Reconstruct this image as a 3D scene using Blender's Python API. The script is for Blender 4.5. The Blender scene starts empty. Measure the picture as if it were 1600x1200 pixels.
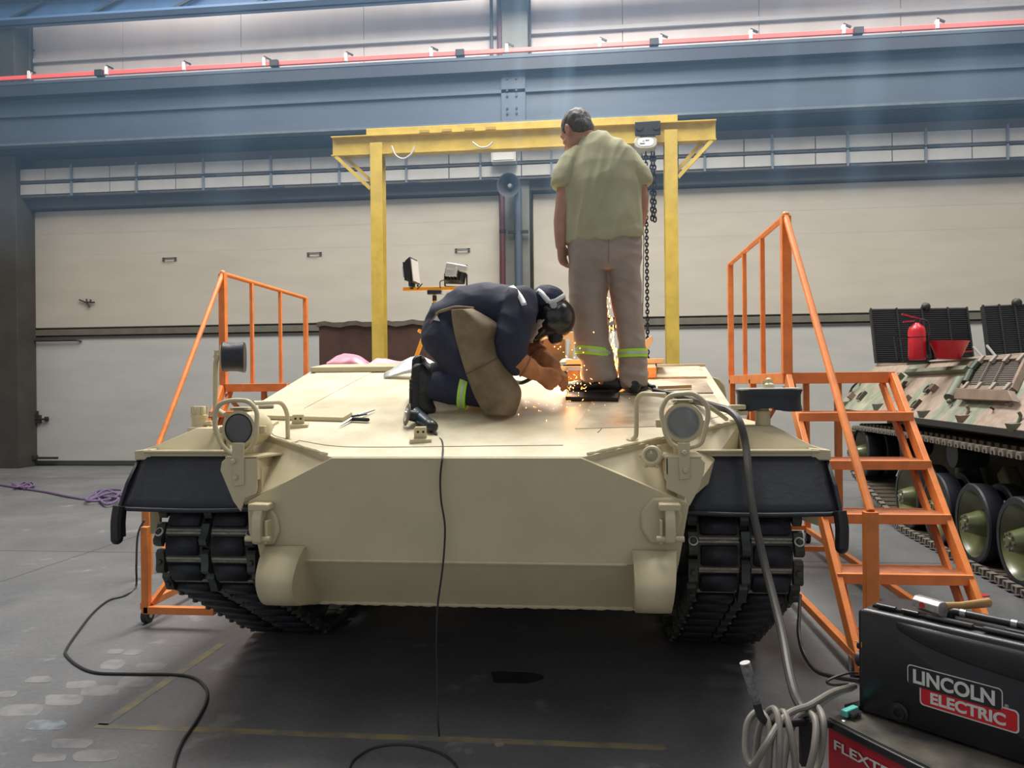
import bpy, bmesh, math, random
from mathutils import Vector, Matrix, Quaternion, noise
random.seed(7)
SC = bpy.context.scene
COL = SC.collection
V = Vector
rad = math.radians

# ------------------------------------------------------------------ camera
CAM_H, FPX, YAW, ROLL = 1.5, 1200.0, rad(6.0), 0.010
FWD = V((-math.sin(YAW), math.cos(YAW), 0))
RT0 = V((math.cos(YAW), math.sin(YAW), 0))
UP0 = V((0, 0, 1))
RT = RT0 * math.cos(ROLL) - UP0 * math.sin(ROLL)
UPV = RT0 * math.sin(ROLL) + UP0 * math.cos(ROLL)
EYE = V((0, 0, CAM_H))
cd = bpy.data.cameras.new('camera')
cam = bpy.data.objects.new('camera', cd)
COL.objects.link(cam)
cd.sensor_width = 36.0
cd.lens = 36.0 * FPX / 1600.0
cd.clip_start = 0.05
cam.matrix_world = Matrix(((RT.x, UPV.x, -FWD.x, EYE.x), (RT.y, UPV.y, -FWD.y, EYE.y), (RT.z, UPV.z, -FWD.z, EYE.z), (0, 0, 0, 1)))
SC.camera = cam

# ------------------------------------------------------------------ world, light, exposure
w = bpy.data.worlds.new('world'); SC.world = w; w.use_nodes = True
bg = w.node_tree.nodes['Background']
bg.inputs[0].default_value = (0.92, 0.95, 1.0, 1)
bg.inputs[1].default_value = 0.54
SC.view_settings.view_transform = 'Standard'
SC.view_settings.look = 'None'
SC.view_settings.gamma = 1.0
SC.view_settings.use_curve_mapping = False
SC.view_settings.exposure = 0.0
SC.cycles.use_denoising = True
SC.cycles.max_bounces = 7
SC.cycles.volume_bounces = 0
SC.cycles.sample_clamp_indirect = 6.0

SKYLIGHTS = [(-7.2, 9.0, 2.6, 7.0), (-0.6, 8.2, 2.6, 7.0), (6.2, 9.0, 2.6, 7.0), (-4.0, 0.5, 2.0, 5.0), (3.5, 0.5, 2.0, 5.0)]
SKY_POWER = [620, 1750, 720, 70, 70]
for i, ((sx, sy, sw, sl), p) in enumerate(zip(SKYLIGHTS, SKY_POWER)):
    ld = bpy.data.lights.new('skylight_daylight', 'AREA')
    ld.shape = 'RECTANGLE'; ld.size = sw; ld.size_y = sl; ld.energy = p
    ld.color = (1.0, 0.975, 0.92)
    lo = bpy.data.objects.new('skylight_daylight', ld); COL.objects.link(lo)
    lo.location = (sx, sy, 10.45)

# ------------------------------------------------------------------ helpers: photo pixel (1600x1200) -> place in the hall at a known depth, height or plane
def ray(px, py):
    return FWD + RT * ((px - 800) / FPX) + UPV * ((600 - py) / FPX)
def at(px, py, Y):
    d = ray(px, py); return EYE + d * (Y / d.y)
def atz(px, py, z):
    d = ray(px, py); return EYE + d * ((z - CAM_H) / d.z)
def atx(px, py, x):
    d = ray(px, py); return EYE + d * (x / d.x)
def atplane(px, py, p0, n):
    d = ray(px, py); return EYE + d * ((p0 - EYE).dot(n) / d.dot(n))

# ------------------------------------------------------------------ helpers: materials
MATS = {}
def mat(name, col, rough=0.5, metal=0.0, var=0.0, vscale=6.0, bump=0.0, bscale=40.0, col2=None, detail=4.0, emit=None, estr=0.0, spec=0.5, trans=0.0, stretch=None, alpha=1.0, ramp=(0.35, 0.65), coat=0.0, rvar=0.0):
    if name in MATS: return MATS[name]
    m = bpy.data.materials.new(name); m.use_nodes = True
    nt = m.node_tree; N = nt.nodes; L = nt.links
    b = N['Principled BSDF']
    b.inputs['Base Color'].default_value = (*col, 1)
    b.inputs['Roughness'].default_value = rough
    b.inputs['Metallic'].default_value = metal
    b.inputs['Specular IOR Level'].default_value = spec
    if trans: b.inputs['Transmission Weight'].default_value = trans
    if coat: b.inputs['Coat Weight'].default_value = coat; b.inputs['Coat Roughness'].default_value = 0.15
    if alpha < 1: b.inputs['Alpha'].default_value = alpha
    if emit: b.inputs['Emission Color'].default_value = (*emit, 1); b.inputs['Emission Strength'].default_value = estr
    tc = None
    if var or bump or col2 or rvar:
        tc = N.new('ShaderNodeTexCoord'); mp = N.new('ShaderNodeMapping')
        if stretch: mp.inputs['Scale'].default_value = stretch
        L.new(tc.outputs['Object'], mp.inputs['Vector'])
    if var or col2:
        nz = N.new('ShaderNodeTexNoise'); nz.inputs['Scale'].default_value = vscale; nz.inputs['Detail'].default_value = detail
        nz.inputs['Roughness'].default_value = 0.6
        L.new(mp.outputs['Vector'], nz.inputs['Vector'])
        rp = N.new('ShaderNodeValToRGB')
        rp.color_ramp.elements[0].position = ramp[0]; rp.color_ramp.elements[1].position = ramp[1]
        c2 = col2 if col2 else tuple(max(0, c * (1 - var)) for c in col)
        rp.color_ramp.elements[0].color = (*c2, 1); rp.color_ramp.elements[1].color = (*col, 1)
        L.new(nz.outputs['Fac'], rp.inputs['Fac'])
        L.new(rp.outputs['Color'], b.inputs['Base Color'])
    if rvar:
        nr = N.new('ShaderNodeTexNoise'); nr.inputs['Scale'].default_value = vscale * 2.3; nr.inputs['Detail'].default_value = 5
        L.new(mp.outputs['Vector'], nr.inputs['Vector'])
        mr = N.new('ShaderNodeMapRange'); mr.inputs['To Min'].default_value = max(0.03, rough - rvar); mr.inputs['To Max'].default_value = min(1, rough + rvar)
        L.new(nr.outputs['Fac'], mr.inputs['Value']); L.new(mr.outputs['Result'], b.inputs['Roughness'])
    if bump:
        nb = N.new('ShaderNodeTexNoise'); nb.inputs['Scale'].default_value = bscale; nb.inputs['Detail'].default_value = 3
        L.new(mp.outputs['Vector'], nb.inputs['Vector'])
        bp = N.new('ShaderNodeBump'); bp.inputs['Strength'].default_value = bump; bp.inputs['Distance'].default_value = 0.01
        L.new(nb.outputs['Fac'], bp.inputs['Height']); L.new(bp.outputs['Normal'], b.inputs['Normal'])
    MATS[name] = m
    return m

TAN = mat('tan_paint', (0.575, 0.50, 0.32), 0.42, var=0.07, vscale=5, bump=0.05, bscale=60, rvar=0.1)
BLK_RUB = mat('black_rubber', (0.017, 0.021, 0.031), 0.5, var=0.3, vscale=14, bump=0.15, bscale=50)
PAD_RUB = mat('track_pad_rubber', (0.017, 0.020, 0.028), 0.55, var=0.4, vscale=20, bump=0.2, bscale=70)
TRACK = mat('track_steel', (0.055, 0.062, 0.055), 0.5, 0.5, col2=(0.10, 0.095, 0.075), vscale=16, bump=0.2, bscale=80)
STEEL = mat('bare_steel', (0.55, 0.55, 0.54), 0.3, 0.9, var=0.2, vscale=30)
DUSTY = mat('dusty_steel_edge', (0.40, 0.37, 0.31), 0.55, 0.2, var=0.4, vscale=25)
ORANGE = mat('orange_paint', (0.80, 0.24, 0.055), 0.4, var=0.22, vscale=9, bump=0.05, bscale=60)
YELLOW = mat('yellow_paint', (0.56, 0.41, 0.075), 0.5, var=0.22, vscale=5, detail=6)
DARKGREEN = mat('dark_green_paint', (0.035, 0.05, 0.035), 0.5, var=0.3, vscale=10)
BLACK = mat('black_plastic', (0.014, 0.015, 0.017), 0.38, var=0.2, vscale=10)
BLACKM = mat('black_metal', (0.02, 0.021, 0.024), 0.45, 0.3)
WHITE = mat('white_paint', (0.8, 0.8, 0.79), 0.5)
SILVER = mat('silver_paint', (0.6, 0.61, 0.6), 0.35, 0.5)
REDP = mat('red_paint', (0.58, 0.015, 0.03), 0.35, var=0.1, vscale=4)

# ------------------------------------------------------------------ helpers: objects
WM = {}
def prop(o, label=None, cat=None, group=None, kind=None):
    if label: o['label'] = label
    if cat: o['category'] = cat
    if group: o['group'] = group
    if kind: o['kind'] = kind
    return o
def thing(name, loc, label, cat, group=None, rz=0.0):
    o = bpy.data.objects.new(name, None); COL.objects.link(o)
    o.empty_display_size = 0.1
    o.location = loc; o.rotation_euler = (0, 0, rz)
    WM[o] = Matrix.Translation(V(loc)) @ Matrix.Rotation(rz, 4, 'Z')
    return prop(o, label, cat, group)
def attach(ob, parent, local=False):
    if parent is None:
        WM[ob] = ob.matrix_basis.copy(); return ob
    ob.parent = parent
    if not local:
        ob.matrix_parent_inverse = WM[parent].inverted()
        WM[ob] = ob.matrix_basis.copy()
    else:
        WM[ob] = WM[parent] @ ob.matrix_basis
    return ob
def link_mesh(name, me, parent=None, m=None, local=False, matrix=None):
    ob = bpy.data.objects.new(name, me); COL.objects.link(ob)
    if m is not None and len(me.materials) == 0: me.materials.append(m)
    if matrix is not None: ob.matrix_basis = matrix
    return attach(ob, parent, local)

def frame_from(t, hint=V((0, 0, 1))):
    t = t.normalized()
    if abs(t.dot(hint)) > 0.98: hint = V((1, 0, 0)) if abs(t.x) < 0.9 else V((0, 1, 0))
    s = t.cross(hint).normalized(); u = s.cross(t).normalized()
    return s, u
def crom(pts, n=8, closed=False):
    pts = [V(p) for p in pts]; out = []; N = len(pts)
    rng = range(N if closed else N - 1)
    for i in rng:
        if closed: a, b, c, d = pts[(i - 1) % N], pts[i], pts[(i + 1) % N], pts[(i + 2) % N]
        else: a, b, c, d = pts[max(i - 1, 0)], pts[i], pts[i + 1], pts[min(i + 2, N - 1)]
        for k in range(n):
            t = k / n
            out.append(0.5 * ((2 * b) + (c - a) * t + (2 * a - 5 * b + 4 * c - d) * t * t + (3 * b - a - 3 * c + d) * t ** 3))
    if not closed: out.append(pts[-1])
    return out
def roundpath(pts, r, n=5, closed=False):
    pts = [V(p) for p in pts]; out = []; N = len(pts)
    for i in range(N):
        if not closed and i in (0, N - 1): out.append(pts[i]); continue
        a, b, c = pts[(i - 1) % N], pts[i], pts[(i + 1) % N]
        d1 = (a - b); d2 = (c - b); rr = min(r, d1.length * 0.45, d2.length * 0.45)
        p, q = b + d1.normalized() * rr, b + d2.normalized() * rr
        for k in range(n + 1):
            t = k / n; out.append((1 - t) ** 2 * p + 2 * t * (1 - t) * b + t * t * q)
    return out

class MB:
    def __init__(self): self.v = []; self.f = []; self.mi = []; self.cur = 0
    def add(self, vs, fs):
        o = len(self.v); self.v += [V(p) for p in vs]
        for f in fs: self.f.append([i + o for i in f]); self.mi.append(self.cur)
        return self
    def hexa(self, p):   # 8 pts: bottom ring 4 then top ring 4
        return self.add(p, [(3, 2, 1, 0), (4, 5, 6, 7), (0, 1, 5, 4), (1, 2, 6, 5), (2, 3, 7, 6), (3, 0, 4, 7)])
    def box(self, c, s, rot=None):
        c = V(c); hx, hy, hz = s[0] / 2, s[1] / 2, s[2] / 2
        p = [V((x, y, z)) for z in (-hz, hz) for x, y in ((-hx, -hy), (hx, -hy), (hx, hy), (-hx, hy))]
        if rot is not None: p = [rot @ q for q in p]
        return self.hexa([c + q for q in p])
    def bar(self, a, b, w_, h_, hint=V((0, 0, 1))):   # rectangular bar from a to b
        a, b = V(a), V(b); s, u = frame_from(b - a, V(hint))
        o = [s * (i * w_ / 2) + u * (j * h_ / 2) for i, j in ((-1, -1), (1, -1), (1, 1), (-1, 1))]
        return self.hexa([a + q for q in o] + [b + q for q in o])
    def prism(self, poly, vec):
        n = len(poly); vec = V(vec); p = [V(q) for q in poly]
        return self.add(p + [q + vec for q in p], [tuple(range(n - 1, -1, -1)), tuple(range(n, 2 * n))] + [(i, (i + 1) % n, n + (i + 1) % n, n + i) for i in range(n)])
    def plate(self, poly, th):   # solid plate: polygon thickened against its normal
        p = [V(q) for q in poly]; nrm = V((0, 0, 0))
        for i in range(len(p)): nrm += (p[i] - p[0]).cross(p[(i + 1) % len(p)] - p[0])
        return self.prism(p, nrm.normalized() * -th)
    def tube(self, path, r, n=8, closed=False, cap=True):
        path = [V(p) for p in path]; N = len(path)
        rs = r if isinstance(r, (list, tuple)) else [r] * N
        s = u = None; vs = []; fs = []
        for i in range(N):
            a = path[i - 1] if (i or closed) else path[0]; b = path[(i + 1) % N] if (i < N - 1 or closed) else path[-1]
            t = (b - a).normalized() if (b - a).length > 1e-9 else V((0, 0, 1))
            if s is None: s, u = frame_from(t)
            else:
                s = (s - t * s.dot(t)).normalized(); u = s.cross(t).normalized()
            for k in range(n):
                th = 2 * math.pi * k / n
                vs.append(path[i] + (s * math.cos(th) + u * math.sin(th)) * rs[i])
        M_ = N if closed else N - 1
        for i in range(M_):
            for k in range(n):
                a = i * n + k; b = i * n + (k + 1) % n; c = ((i + 1) % N) * n + (k + 1) % n; d = ((i + 1) % N) * n + k
                fs.append((a, b, c, d))
        if cap and not closed: fs.append(tuple(range(n - 1, -1, -1))); fs.append(tuple((N - 1) * n + k for k in range(n)))
        return self.add(vs, fs)
    def lathe(self, prof, o, ax, n=24, hint=V((0, 0, 1)), cap=True):   # prof: (radius, height along ax)
        o, ax = V(o), V(ax).normalized(); s, u = frame_from(ax, V(hint)); vs = []; fs = []
        for r_, h_ in prof:
            for k in range(n):
                th = 2 * math.pi * k / n
                vs.append(o + ax * h_ + (s * math.cos(th) + u * math.sin(th)) * r_)
        for i in range(len(prof) - 1):
            for k in range(n): fs.append((i * n + k, i * n + (k + 1) % n, (i + 1) * n + (k + 1) % n, (i + 1) * n + k))
        if cap: fs.append(tuple(range(n - 1, -1, -1))); fs.append(tuple((len(prof) - 1) * n + k for k in range(n)))
        return self.add(vs, fs)
    def cyl(self, a, b, r, n=16):
        a, b = V(a), V(b); return self.lathe([(r, 0), (r, (b - a).length)], a, b - a, n)
    def ball(self, c, r, n=12, m_=8, sc=(1, 1, 1)):
        prof = []; c = V(c); vs = []; fs = []
        for i in range(m_ + 1):
            ph = math.pi * i / m_
            for k in range(n):
                th = 2 * math.pi * k / n
                vs.append(c + V((r * sc[0] * math.sin(ph) * math.cos(th), r * sc[1] * math.sin(ph) * math.sin(th), -r * sc[2] * math.cos(ph))))
        for i in range(m_):
            for k in range(n): fs.append((i * n + k, i * n + (k + 1) % n, (i + 1) * n + (k + 1) % n, (i + 1) * n + k))
        return self.add(vs, fs)
    def grid(self, rows):   # list of equal-length rows of points
        n = len(rows[0]); vs = [p for r_ in rows for p in r_]
        fs = [(i * n + k, i * n + k + 1, (i + 1) * n + k + 1, (i + 1) * n + k) for i in range(len(rows) - 1) for k in range(n - 1)]
        return self.add(vs, fs)
    def loft(self, pts, radii, side=None, n=16, cap=True):
        """closed organic tube; radii = r or (r_side, r_other) per point; rounded ends"""
        P = [V(p) for p in pts]; Rr = [(q, q) if not isinstance(q, (tuple, list)) else q for q in radii]
        rings = []
        N = len(P); s = None
        for i in range(N):
            t = (P[min(i + 1, N - 1)] - P[max(i - 1, 0)]).normalized()
            if side is not None: s = (V(side) - t * V(side).dot(t)).normalized()
            elif s is None: s = frame_from(t)[0]
            else: s = (s - t * s.dot(t)).normalized()
            u = t.cross(s)
            rings.append((P[i], s.copy(), u, Rr[i], t))
        full = []
        p, s, u, r_, t = rings[0]; m_ = min(r_)
        if cap:
            for k in (3, 2, 1): a = k * math.pi / 8; full.append((p - t * m_ * math.sin(a), s, u, (r_[0] * math.cos(a), r_[1] * math.cos(a))))
        full += [(q[0], q[1], q[2], q[3]) for q in rings]
        p, s, u, r_, t = rings[-1]; m_ = min(r_)
        if cap:
            for k in (1, 2, 3): a = k * math.pi / 8; full.append((p + t * m_ * math.sin(a), s, u, (r_[0] * math.cos(a), r_[1] * math.cos(a))))
        vs = []; fs = []
        for p, s, u, r_ in full:
            for k in range(n):
                th = 2 * math.pi * k / n; vs.append(p + s * (r_[0] * math.cos(th)) + u * (r_[1] * math.sin(th)))
        for i in range(len(full) - 1):
            for k in range(n): fs.append((i * n + k, i * n + (k + 1) % n, (i + 1) * n + (k + 1) % n, (i + 1) * n + k))
        fs.append(tuple(range(n - 1, -1, -1))); fs.append(tuple((len(full) - 1) * n + k for k in range(n)))
        return self.add(vs, fs)
    def mesh(self, name, mats, smooth=35, fix=True):
        me = bpy.data.meshes.new(name)
        me.from_pydata([tuple(p) for p in self.v], [], self.f)
        for m_ in (mats if isinstance(mats, (list, tuple)) else [mats]): me.materials.append(m_)
        if any(self.mi): me.polygons.foreach_set('material_index', self.mi)
        if fix:
            bm = bmesh.new(); bm.from_mesh(me); bmesh.ops.recalc_face_normals(bm, faces=bm.faces); bm.to_mesh(me); bm.free()
        if smooth:
            me.polygons.foreach_set('use_smooth', [True] * len(me.polygons))
            me.set_sharp_from_angle(angle=rad(smooth))
        me.update()
        return me
    def build(self, name, mats, parent=None, smooth=35, bevel=0.0, local=False, matrix=None, seg=2, fix=True):
        ob = link_mesh(name, self.mesh(name, mats, smooth, fix), parent, None, local, matrix)
        if bevel:
            md = ob.modifiers.new('bevel', 'BEVEL'); md.width = bevel; md.segments = seg; md.limit_method = 'ANGLE'; md.angle_limit = rad(30)
            md.harden_normals = False
        return ob
def copy_tree(o, parent=None, matrix=None):
    c = o.copy(); COL.objects.link(c); c.parent = parent
    if matrix is not None: c.matrix_basis = matrix
    for ch in o.children: copy_tree(ch, c)
    return c
def organic(mb, name, m, parent=None, voxel=0.008, smooth=6, disp=None, kindfix=None):
    """fuse overlapping lofts of mb into ONE continuous skin; optional disp(co, normal)->offset"""
    me = mb.mesh(name + '_raw', m, 0)
    ob = bpy.data.objects.new(name, me); COL.objects.link(ob)
    r_ = ob.modifiers.new('r', 'REMESH'); r_.mode = 'VOXEL'; r_.voxel_size = voxel; r_.use_smooth_shade = True
    if smooth:
        s_ = ob.modifiers.new('s', 'SMOOTH'); s_.iterations = smooth; s_.factor = 0.5
    dg = bpy.context.evaluated_depsgraph_get(); dg.update()
    new = bpy.data.meshes.new_from_object(ob.evaluated_get(dg))
    new.name = name
    ob.modifiers.clear(); ob.data = new; bpy.data.meshes.remove(me)
    if len(new.materials) == 0: new.materials.append(m)
    if disp:
        nv = [v_.normal.copy() for v_ in new.vertices]
        for v_, n_ in zip(new.vertices, nv):
            v_.co = v_.co + n_ * disp(v_.co, n_)
    new.polygons.foreach_set('use_smooth', [True] * len(new.polygons))
    new.update()
    return attach(ob, parent)
def text_mesh(name, body, size, m, parent, matrix, bold=0.02, extrude=0.001, width=None, shear=0.0):
    cu = bpy.data.curves.new(name, 'FONT'); cu.body = body; cu.size = size; cu.offset = bold * size; cu.extrude = extrude; cu.align_x = 'LEFT'; cu.shear = shear
    tmp = bpy.data.objects.new(name, cu); COL.objects.link(tmp)
    dg = bpy.context.evaluated_depsgraph_get(); dg.update()
    me = bpy.data.meshes.new_from_object(tmp.evaluated_get(dg))
    bpy.data.objects.remove(tmp); bpy.data.curves.remove(cu)
    if width:
        xs = [v_.co.x for v_ in me.vertices]; k = width / (max(xs) - min(xs)); x0 = min(xs)
        for v_ in me.vertices: v_.co.x = (v_.co.x - x0) * k
    me.materials.clear(); me.materials.append(m)
    ob = bpy.data.objects.new(name, me); COL.objects.link(ob); ob.matrix_basis = matrix
    return attach(ob, parent)

# ================================================================== SETTING
def struct(o): o['kind'] = 'structure'; return o
WY = 14.0
# ---- concrete floor material: broad stains, worn pale patches, fine grain
def floor_mat():
    m = bpy.data.materials.new('worn_concrete'); m.use_nodes = True; nt = m.node_tree; N = nt.nodes; L = nt.links; b = N['Principled BSDF']
    tc = N.new('ShaderNodeTexCoord')
    def nz(scale, detail, rough=0.6):
        n = N.new('ShaderNodeTexNoise'); n.inputs['Scale'].default_value = scale; n.inputs['Detail'].default_value = detail; n.inputs['Roughness'].default_value = rough
        L.new(tc.outputs['Object'], n.inputs['Vector']); return n
    def ramp(src, stops):
        r_ = N.new('ShaderNodeValToRGB'); e = r_.color_ramp.elements
        e[0].position, e[0].color = stops[0][0], (*stops[0][1], 1); e[1].position, e[1].color = stops[-1][0], (*stops[-1][1], 1)
        for p, c in stops[1:-1]:
            q = e.new(p); q.color = (*c, 1)
        L.new(src, r_.inputs['Fac']); return r_
    base = ramp(nz(0.8, 6).outputs['Fac'], [(0.3, (0.105, 0.11, 0.12)), (0.55, (0.150, 0.153, 0.160)), (0.75, (0.19, 0.187, 0.187))])
    grain = ramp(nz(38, 5).outputs['Fac'], [(0.3, (0.82, 0.82, 0.82)), (0.7, (1.06, 1.06, 1.06))])
    mul = N.new('ShaderNodeMix'); mul.data_type = 'RGBA'; mul.blend_type = 'MULTIPLY'; mul.inputs['Factor'].default_value = 1
    L.new(base.outputs['Color'], mul.inputs['A']); L.new(grain.outputs['Color'], mul.inputs['B'])
    # worn patches of old coating
    pm = ramp(nz(2.6, 7, 0.65).outputs['Fac'], [(0.60, (0, 0, 0)), (0.66, (1, 1, 1))])
    mx = N.new('ShaderNodeMix'); mx.data_type = 'RGBA'
    k = N.new('ShaderNodeMath'); k.operation = 'MULTIPLY'; k.inputs[1].default_value = 0.5
    L.new(pm.outputs['Color'], k.inputs[0]); L.new(k.outputs[0], mx.inputs['Factor'])
    L.new(mul.outputs['Result'], mx.inputs['A']); mx.inputs['B'].default_value = (0.30, 0.30, 0.30, 1)
    # oil stains
    om = ramp(nz(1.3, 4, 0.5).outputs['Fac'], [(0.62, (0, 0, 0)), (0.72, (1, 1, 1))])
    k2 = N.new('ShaderNodeMath'); k2.operation = 'MULTIPLY'; k2.inputs[1].default_value = 0.45
    L.new(om.outputs['Color'], k2.inputs[0])
    mx2 = N.new('ShaderNodeMix'); mx2.data_type = 'RGBA'; L.new(k2.outputs[0], mx2.inputs['Factor'])
    L.new(mx.outputs['Result'], mx2.inputs['A']); mx2.inputs['B'].default_value = (0.06, 0.06, 0.062, 1)
    L.new(mx2.outputs['Result'], b.inputs['Base Color'])
    mr = N.new('ShaderNodeMapRange'); mr.inputs['To Min'].default_value = 0.30; mr.inputs['To Max'].default_value = 0.62
    L.new(nz(3.1, 6).outputs['Fac'], mr.inputs['Value']); L.new(mr.outputs['Result'], b.inputs['Roughness'])
    bp = N.new('ShaderNodeBump'); bp.inputs['Strength'].default_value = 0.12; bp.inputs['Distance'].default_value = 0.01
    L.new(nz(60, 4).outputs['Fac'], bp.inputs['Height']); L.new(bp.outputs['Normal'], b.inputs['Normal'])
    return m
floor = struct(MB().box((-1.0, 3.2, -0.15), (30, 23, 0.3)).build('floor', floor_mat()))
# slab joints and painted lines
LINE = mat('worn_yellow_floor_paint', (0.30, 0.25, 0.11), 0.6, col2=(0.17, 0.165, 0.15), vscale=5, detail=7, ramp=(0.42, 0.6))
def strip(name, a, b, w_, m, th=0.0012):
    a, b = V(a), V(b); s = (b - a).cross(V((0, 0, 1))).normalized() * (w_ / 2)
    return MB().prism([a - s, b - s, b + s, a + s], (0, 0, th)).build(name, m, floor)
strip('painted_line', atz(160, 1133, 0), atz(347, 1006, 0), 0.05, LINE)
strip('painted_line', atz(150, 1134, 0), atz(1040, 1168, 0), 0.045, LINE)
JOINT = mat('dark_joint', (0.05, 0.05, 0.052), 0.8)
strip('slab_joint', V((-16, 6.6, 0)), V((14, 6.6, 0)), 0.014, JOINT, 0.0008)
strip('slab_joint', V((-16, 12.0, 0)), V((14, 12.0, 0)), 0.016, JOINT, 0.0008)
strip('slab_joint', V((-4.6, -8, 0)), V((-4.6, 14, 0)), 0.012, JOINT, 0.0008)
# oil puddle under the vehicle nose
pud = MB(); c0 = atz(803, 1059, 0)
pud.prism([c0 + V((math.cos(a) * 0.13 * (1 + 0.2 * math.sin(3 * a + 1)), math.sin(a) * 0.10 * (1 + 0.25 * math.cos(2 * a)), 0.0)) for a in [k * math.pi / 14 for k in range(28)]], (0, 0, 0.002))
pud.build('oil_stain', mat('oil', (0.04, 0.04, 0.043), 0.25), floor)

# pale worn patches of old coating near the painted line
PATCH = mat('pale_worn_coating', (0.205, 0.20, 0.202), 0.5, col2=(0.148, 0.150, 0.157), vscale=11, detail=8, ramp=(0.38, 0.55))
PATCHB = mat('pale_blue_drip', (0.22, 0.27, 0.30), 0.45, col2=(0.14, 0.15, 0.165), vscale=14, detail=8, ramp=(0.42, 0.58))
for i_, (px, py, w_, h_) in enumerate(((36, 1110, 34, 9), (100, 1094, 32, 9), (158, 1079, 32, 9), (210, 1066, 28, 8), (236, 1042, 24, 7), (126, 1070, 24, 6), (176, 1038, 18, 8), (114, 1162, 32, 8), (76, 1184, 26, 7), (72, 1133, 30, 8), (152, 1181, 34, 9), (180, 1018, 12, 4), (208, 1020, 14, 4), (10, 1085, 16, 5), (60, 1062, 20, 5))):
    pts = []
    for k in range(14):
        a = 2 * math.pi * k / 14; ca_, sa_ = math.cos(a), math.sin(a); j_ = 1 + 0.22 * noise.noise(V((i_ * 3.1 + ca_ * 1.5, sa_ * 1.5, 0.3)))
        pts.append(atz(px + w_ * j_ * math.copysign(abs(ca_) ** 0.6, ca_) + 6 * sa_, py - h_ * j_ * math.copysign(abs(sa_) ** 0.6, sa_), 0.0))
    MB().prism(pts, (0, 0, 0.0005 + 0.00006 * i_)).build('worn_patch', PATCHB if i_ in (9,) else PATCH, floor)

# ---- back wall
CLAD = mat('pale_wall_cladding', (0.66, 0.60, 0.585), 0.65, var=0.10, vscale=2.2, stretch=(1, 1, 0.35), bump=0.05)
BROWNW = mat('brown_dark_wall', (0.085, 0.068, 0.062), 0.75, var=0.2, vscale=3)
GATEW = mat('gate_white_paint', (0.43, 0.405, 0.355), 0.45, var=0.09, vscale=1.6, stretch=(0.5, 1, 2.2), bump=0.04, bscale=9, rvar=0.12)
GATEL = mat('gate_lower_paint', (0.42, 0.425, 0.415), 0.45, var=0.10, vscale=1.6, stretch=(0.5, 1, 2.2), bump=0.04, bscale=9, rvar=0.12)
BAND = mat('gate_band_paint', (0.125, 0.12, 0.10), 0.6, var=0.2, vscale=5)
BLUEG = mat('blue_grey_girder_paint', (0.055, 0.080, 0.125), 0.55, var=0.22, vscale=1.4, stretch=(0.4, 1, 2.0), rvar=0.1)
BLUED = mat('dark_blue_steel', (0.022, 0.032, 0.055), 0.6, var=0.2, vscale=4)
COLM = mat('column_paint', (0.13, 0.14, 0.13), 0.6, var=0.2, vscale=3)
DARKC = mat('dark_column', (0.045, 0.042, 0.038), 0.7, var=0.25, vscale=3)

wall_back = struct(MB().box((-1.0, WY + 0.25, 5.25), (30, 0.3, 10.5)).build('wall_back', BROWNW))
def zat(px, py, Y=WY): return at(px, py, Y).z
def xat(px, Y=WY, py=500): return at(px, py, Y).x
# upper cladding: separate sheets above the girder
xl, xr = -13.8, 12.0
n = 0
x = xl
while x < xr:
    x2 = min(x + 2.4, xr)
    MB().box(((x + x2) / 2, WY + 0.06, 8.55), (x2 - x - 0.008, 0.08, 3.7)).build('cladding_sheet', CLAD, wall_back, bevel=0.006)
    x = x2
for zz in (7.9, 8.75): MB().box((-1, WY - 0.02, zz), (26.7, 0.10, 0.07)).build('wall_rail', mat('pale_rail', (0.5, 0.49, 0.5), 0.6), wall_back)
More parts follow.
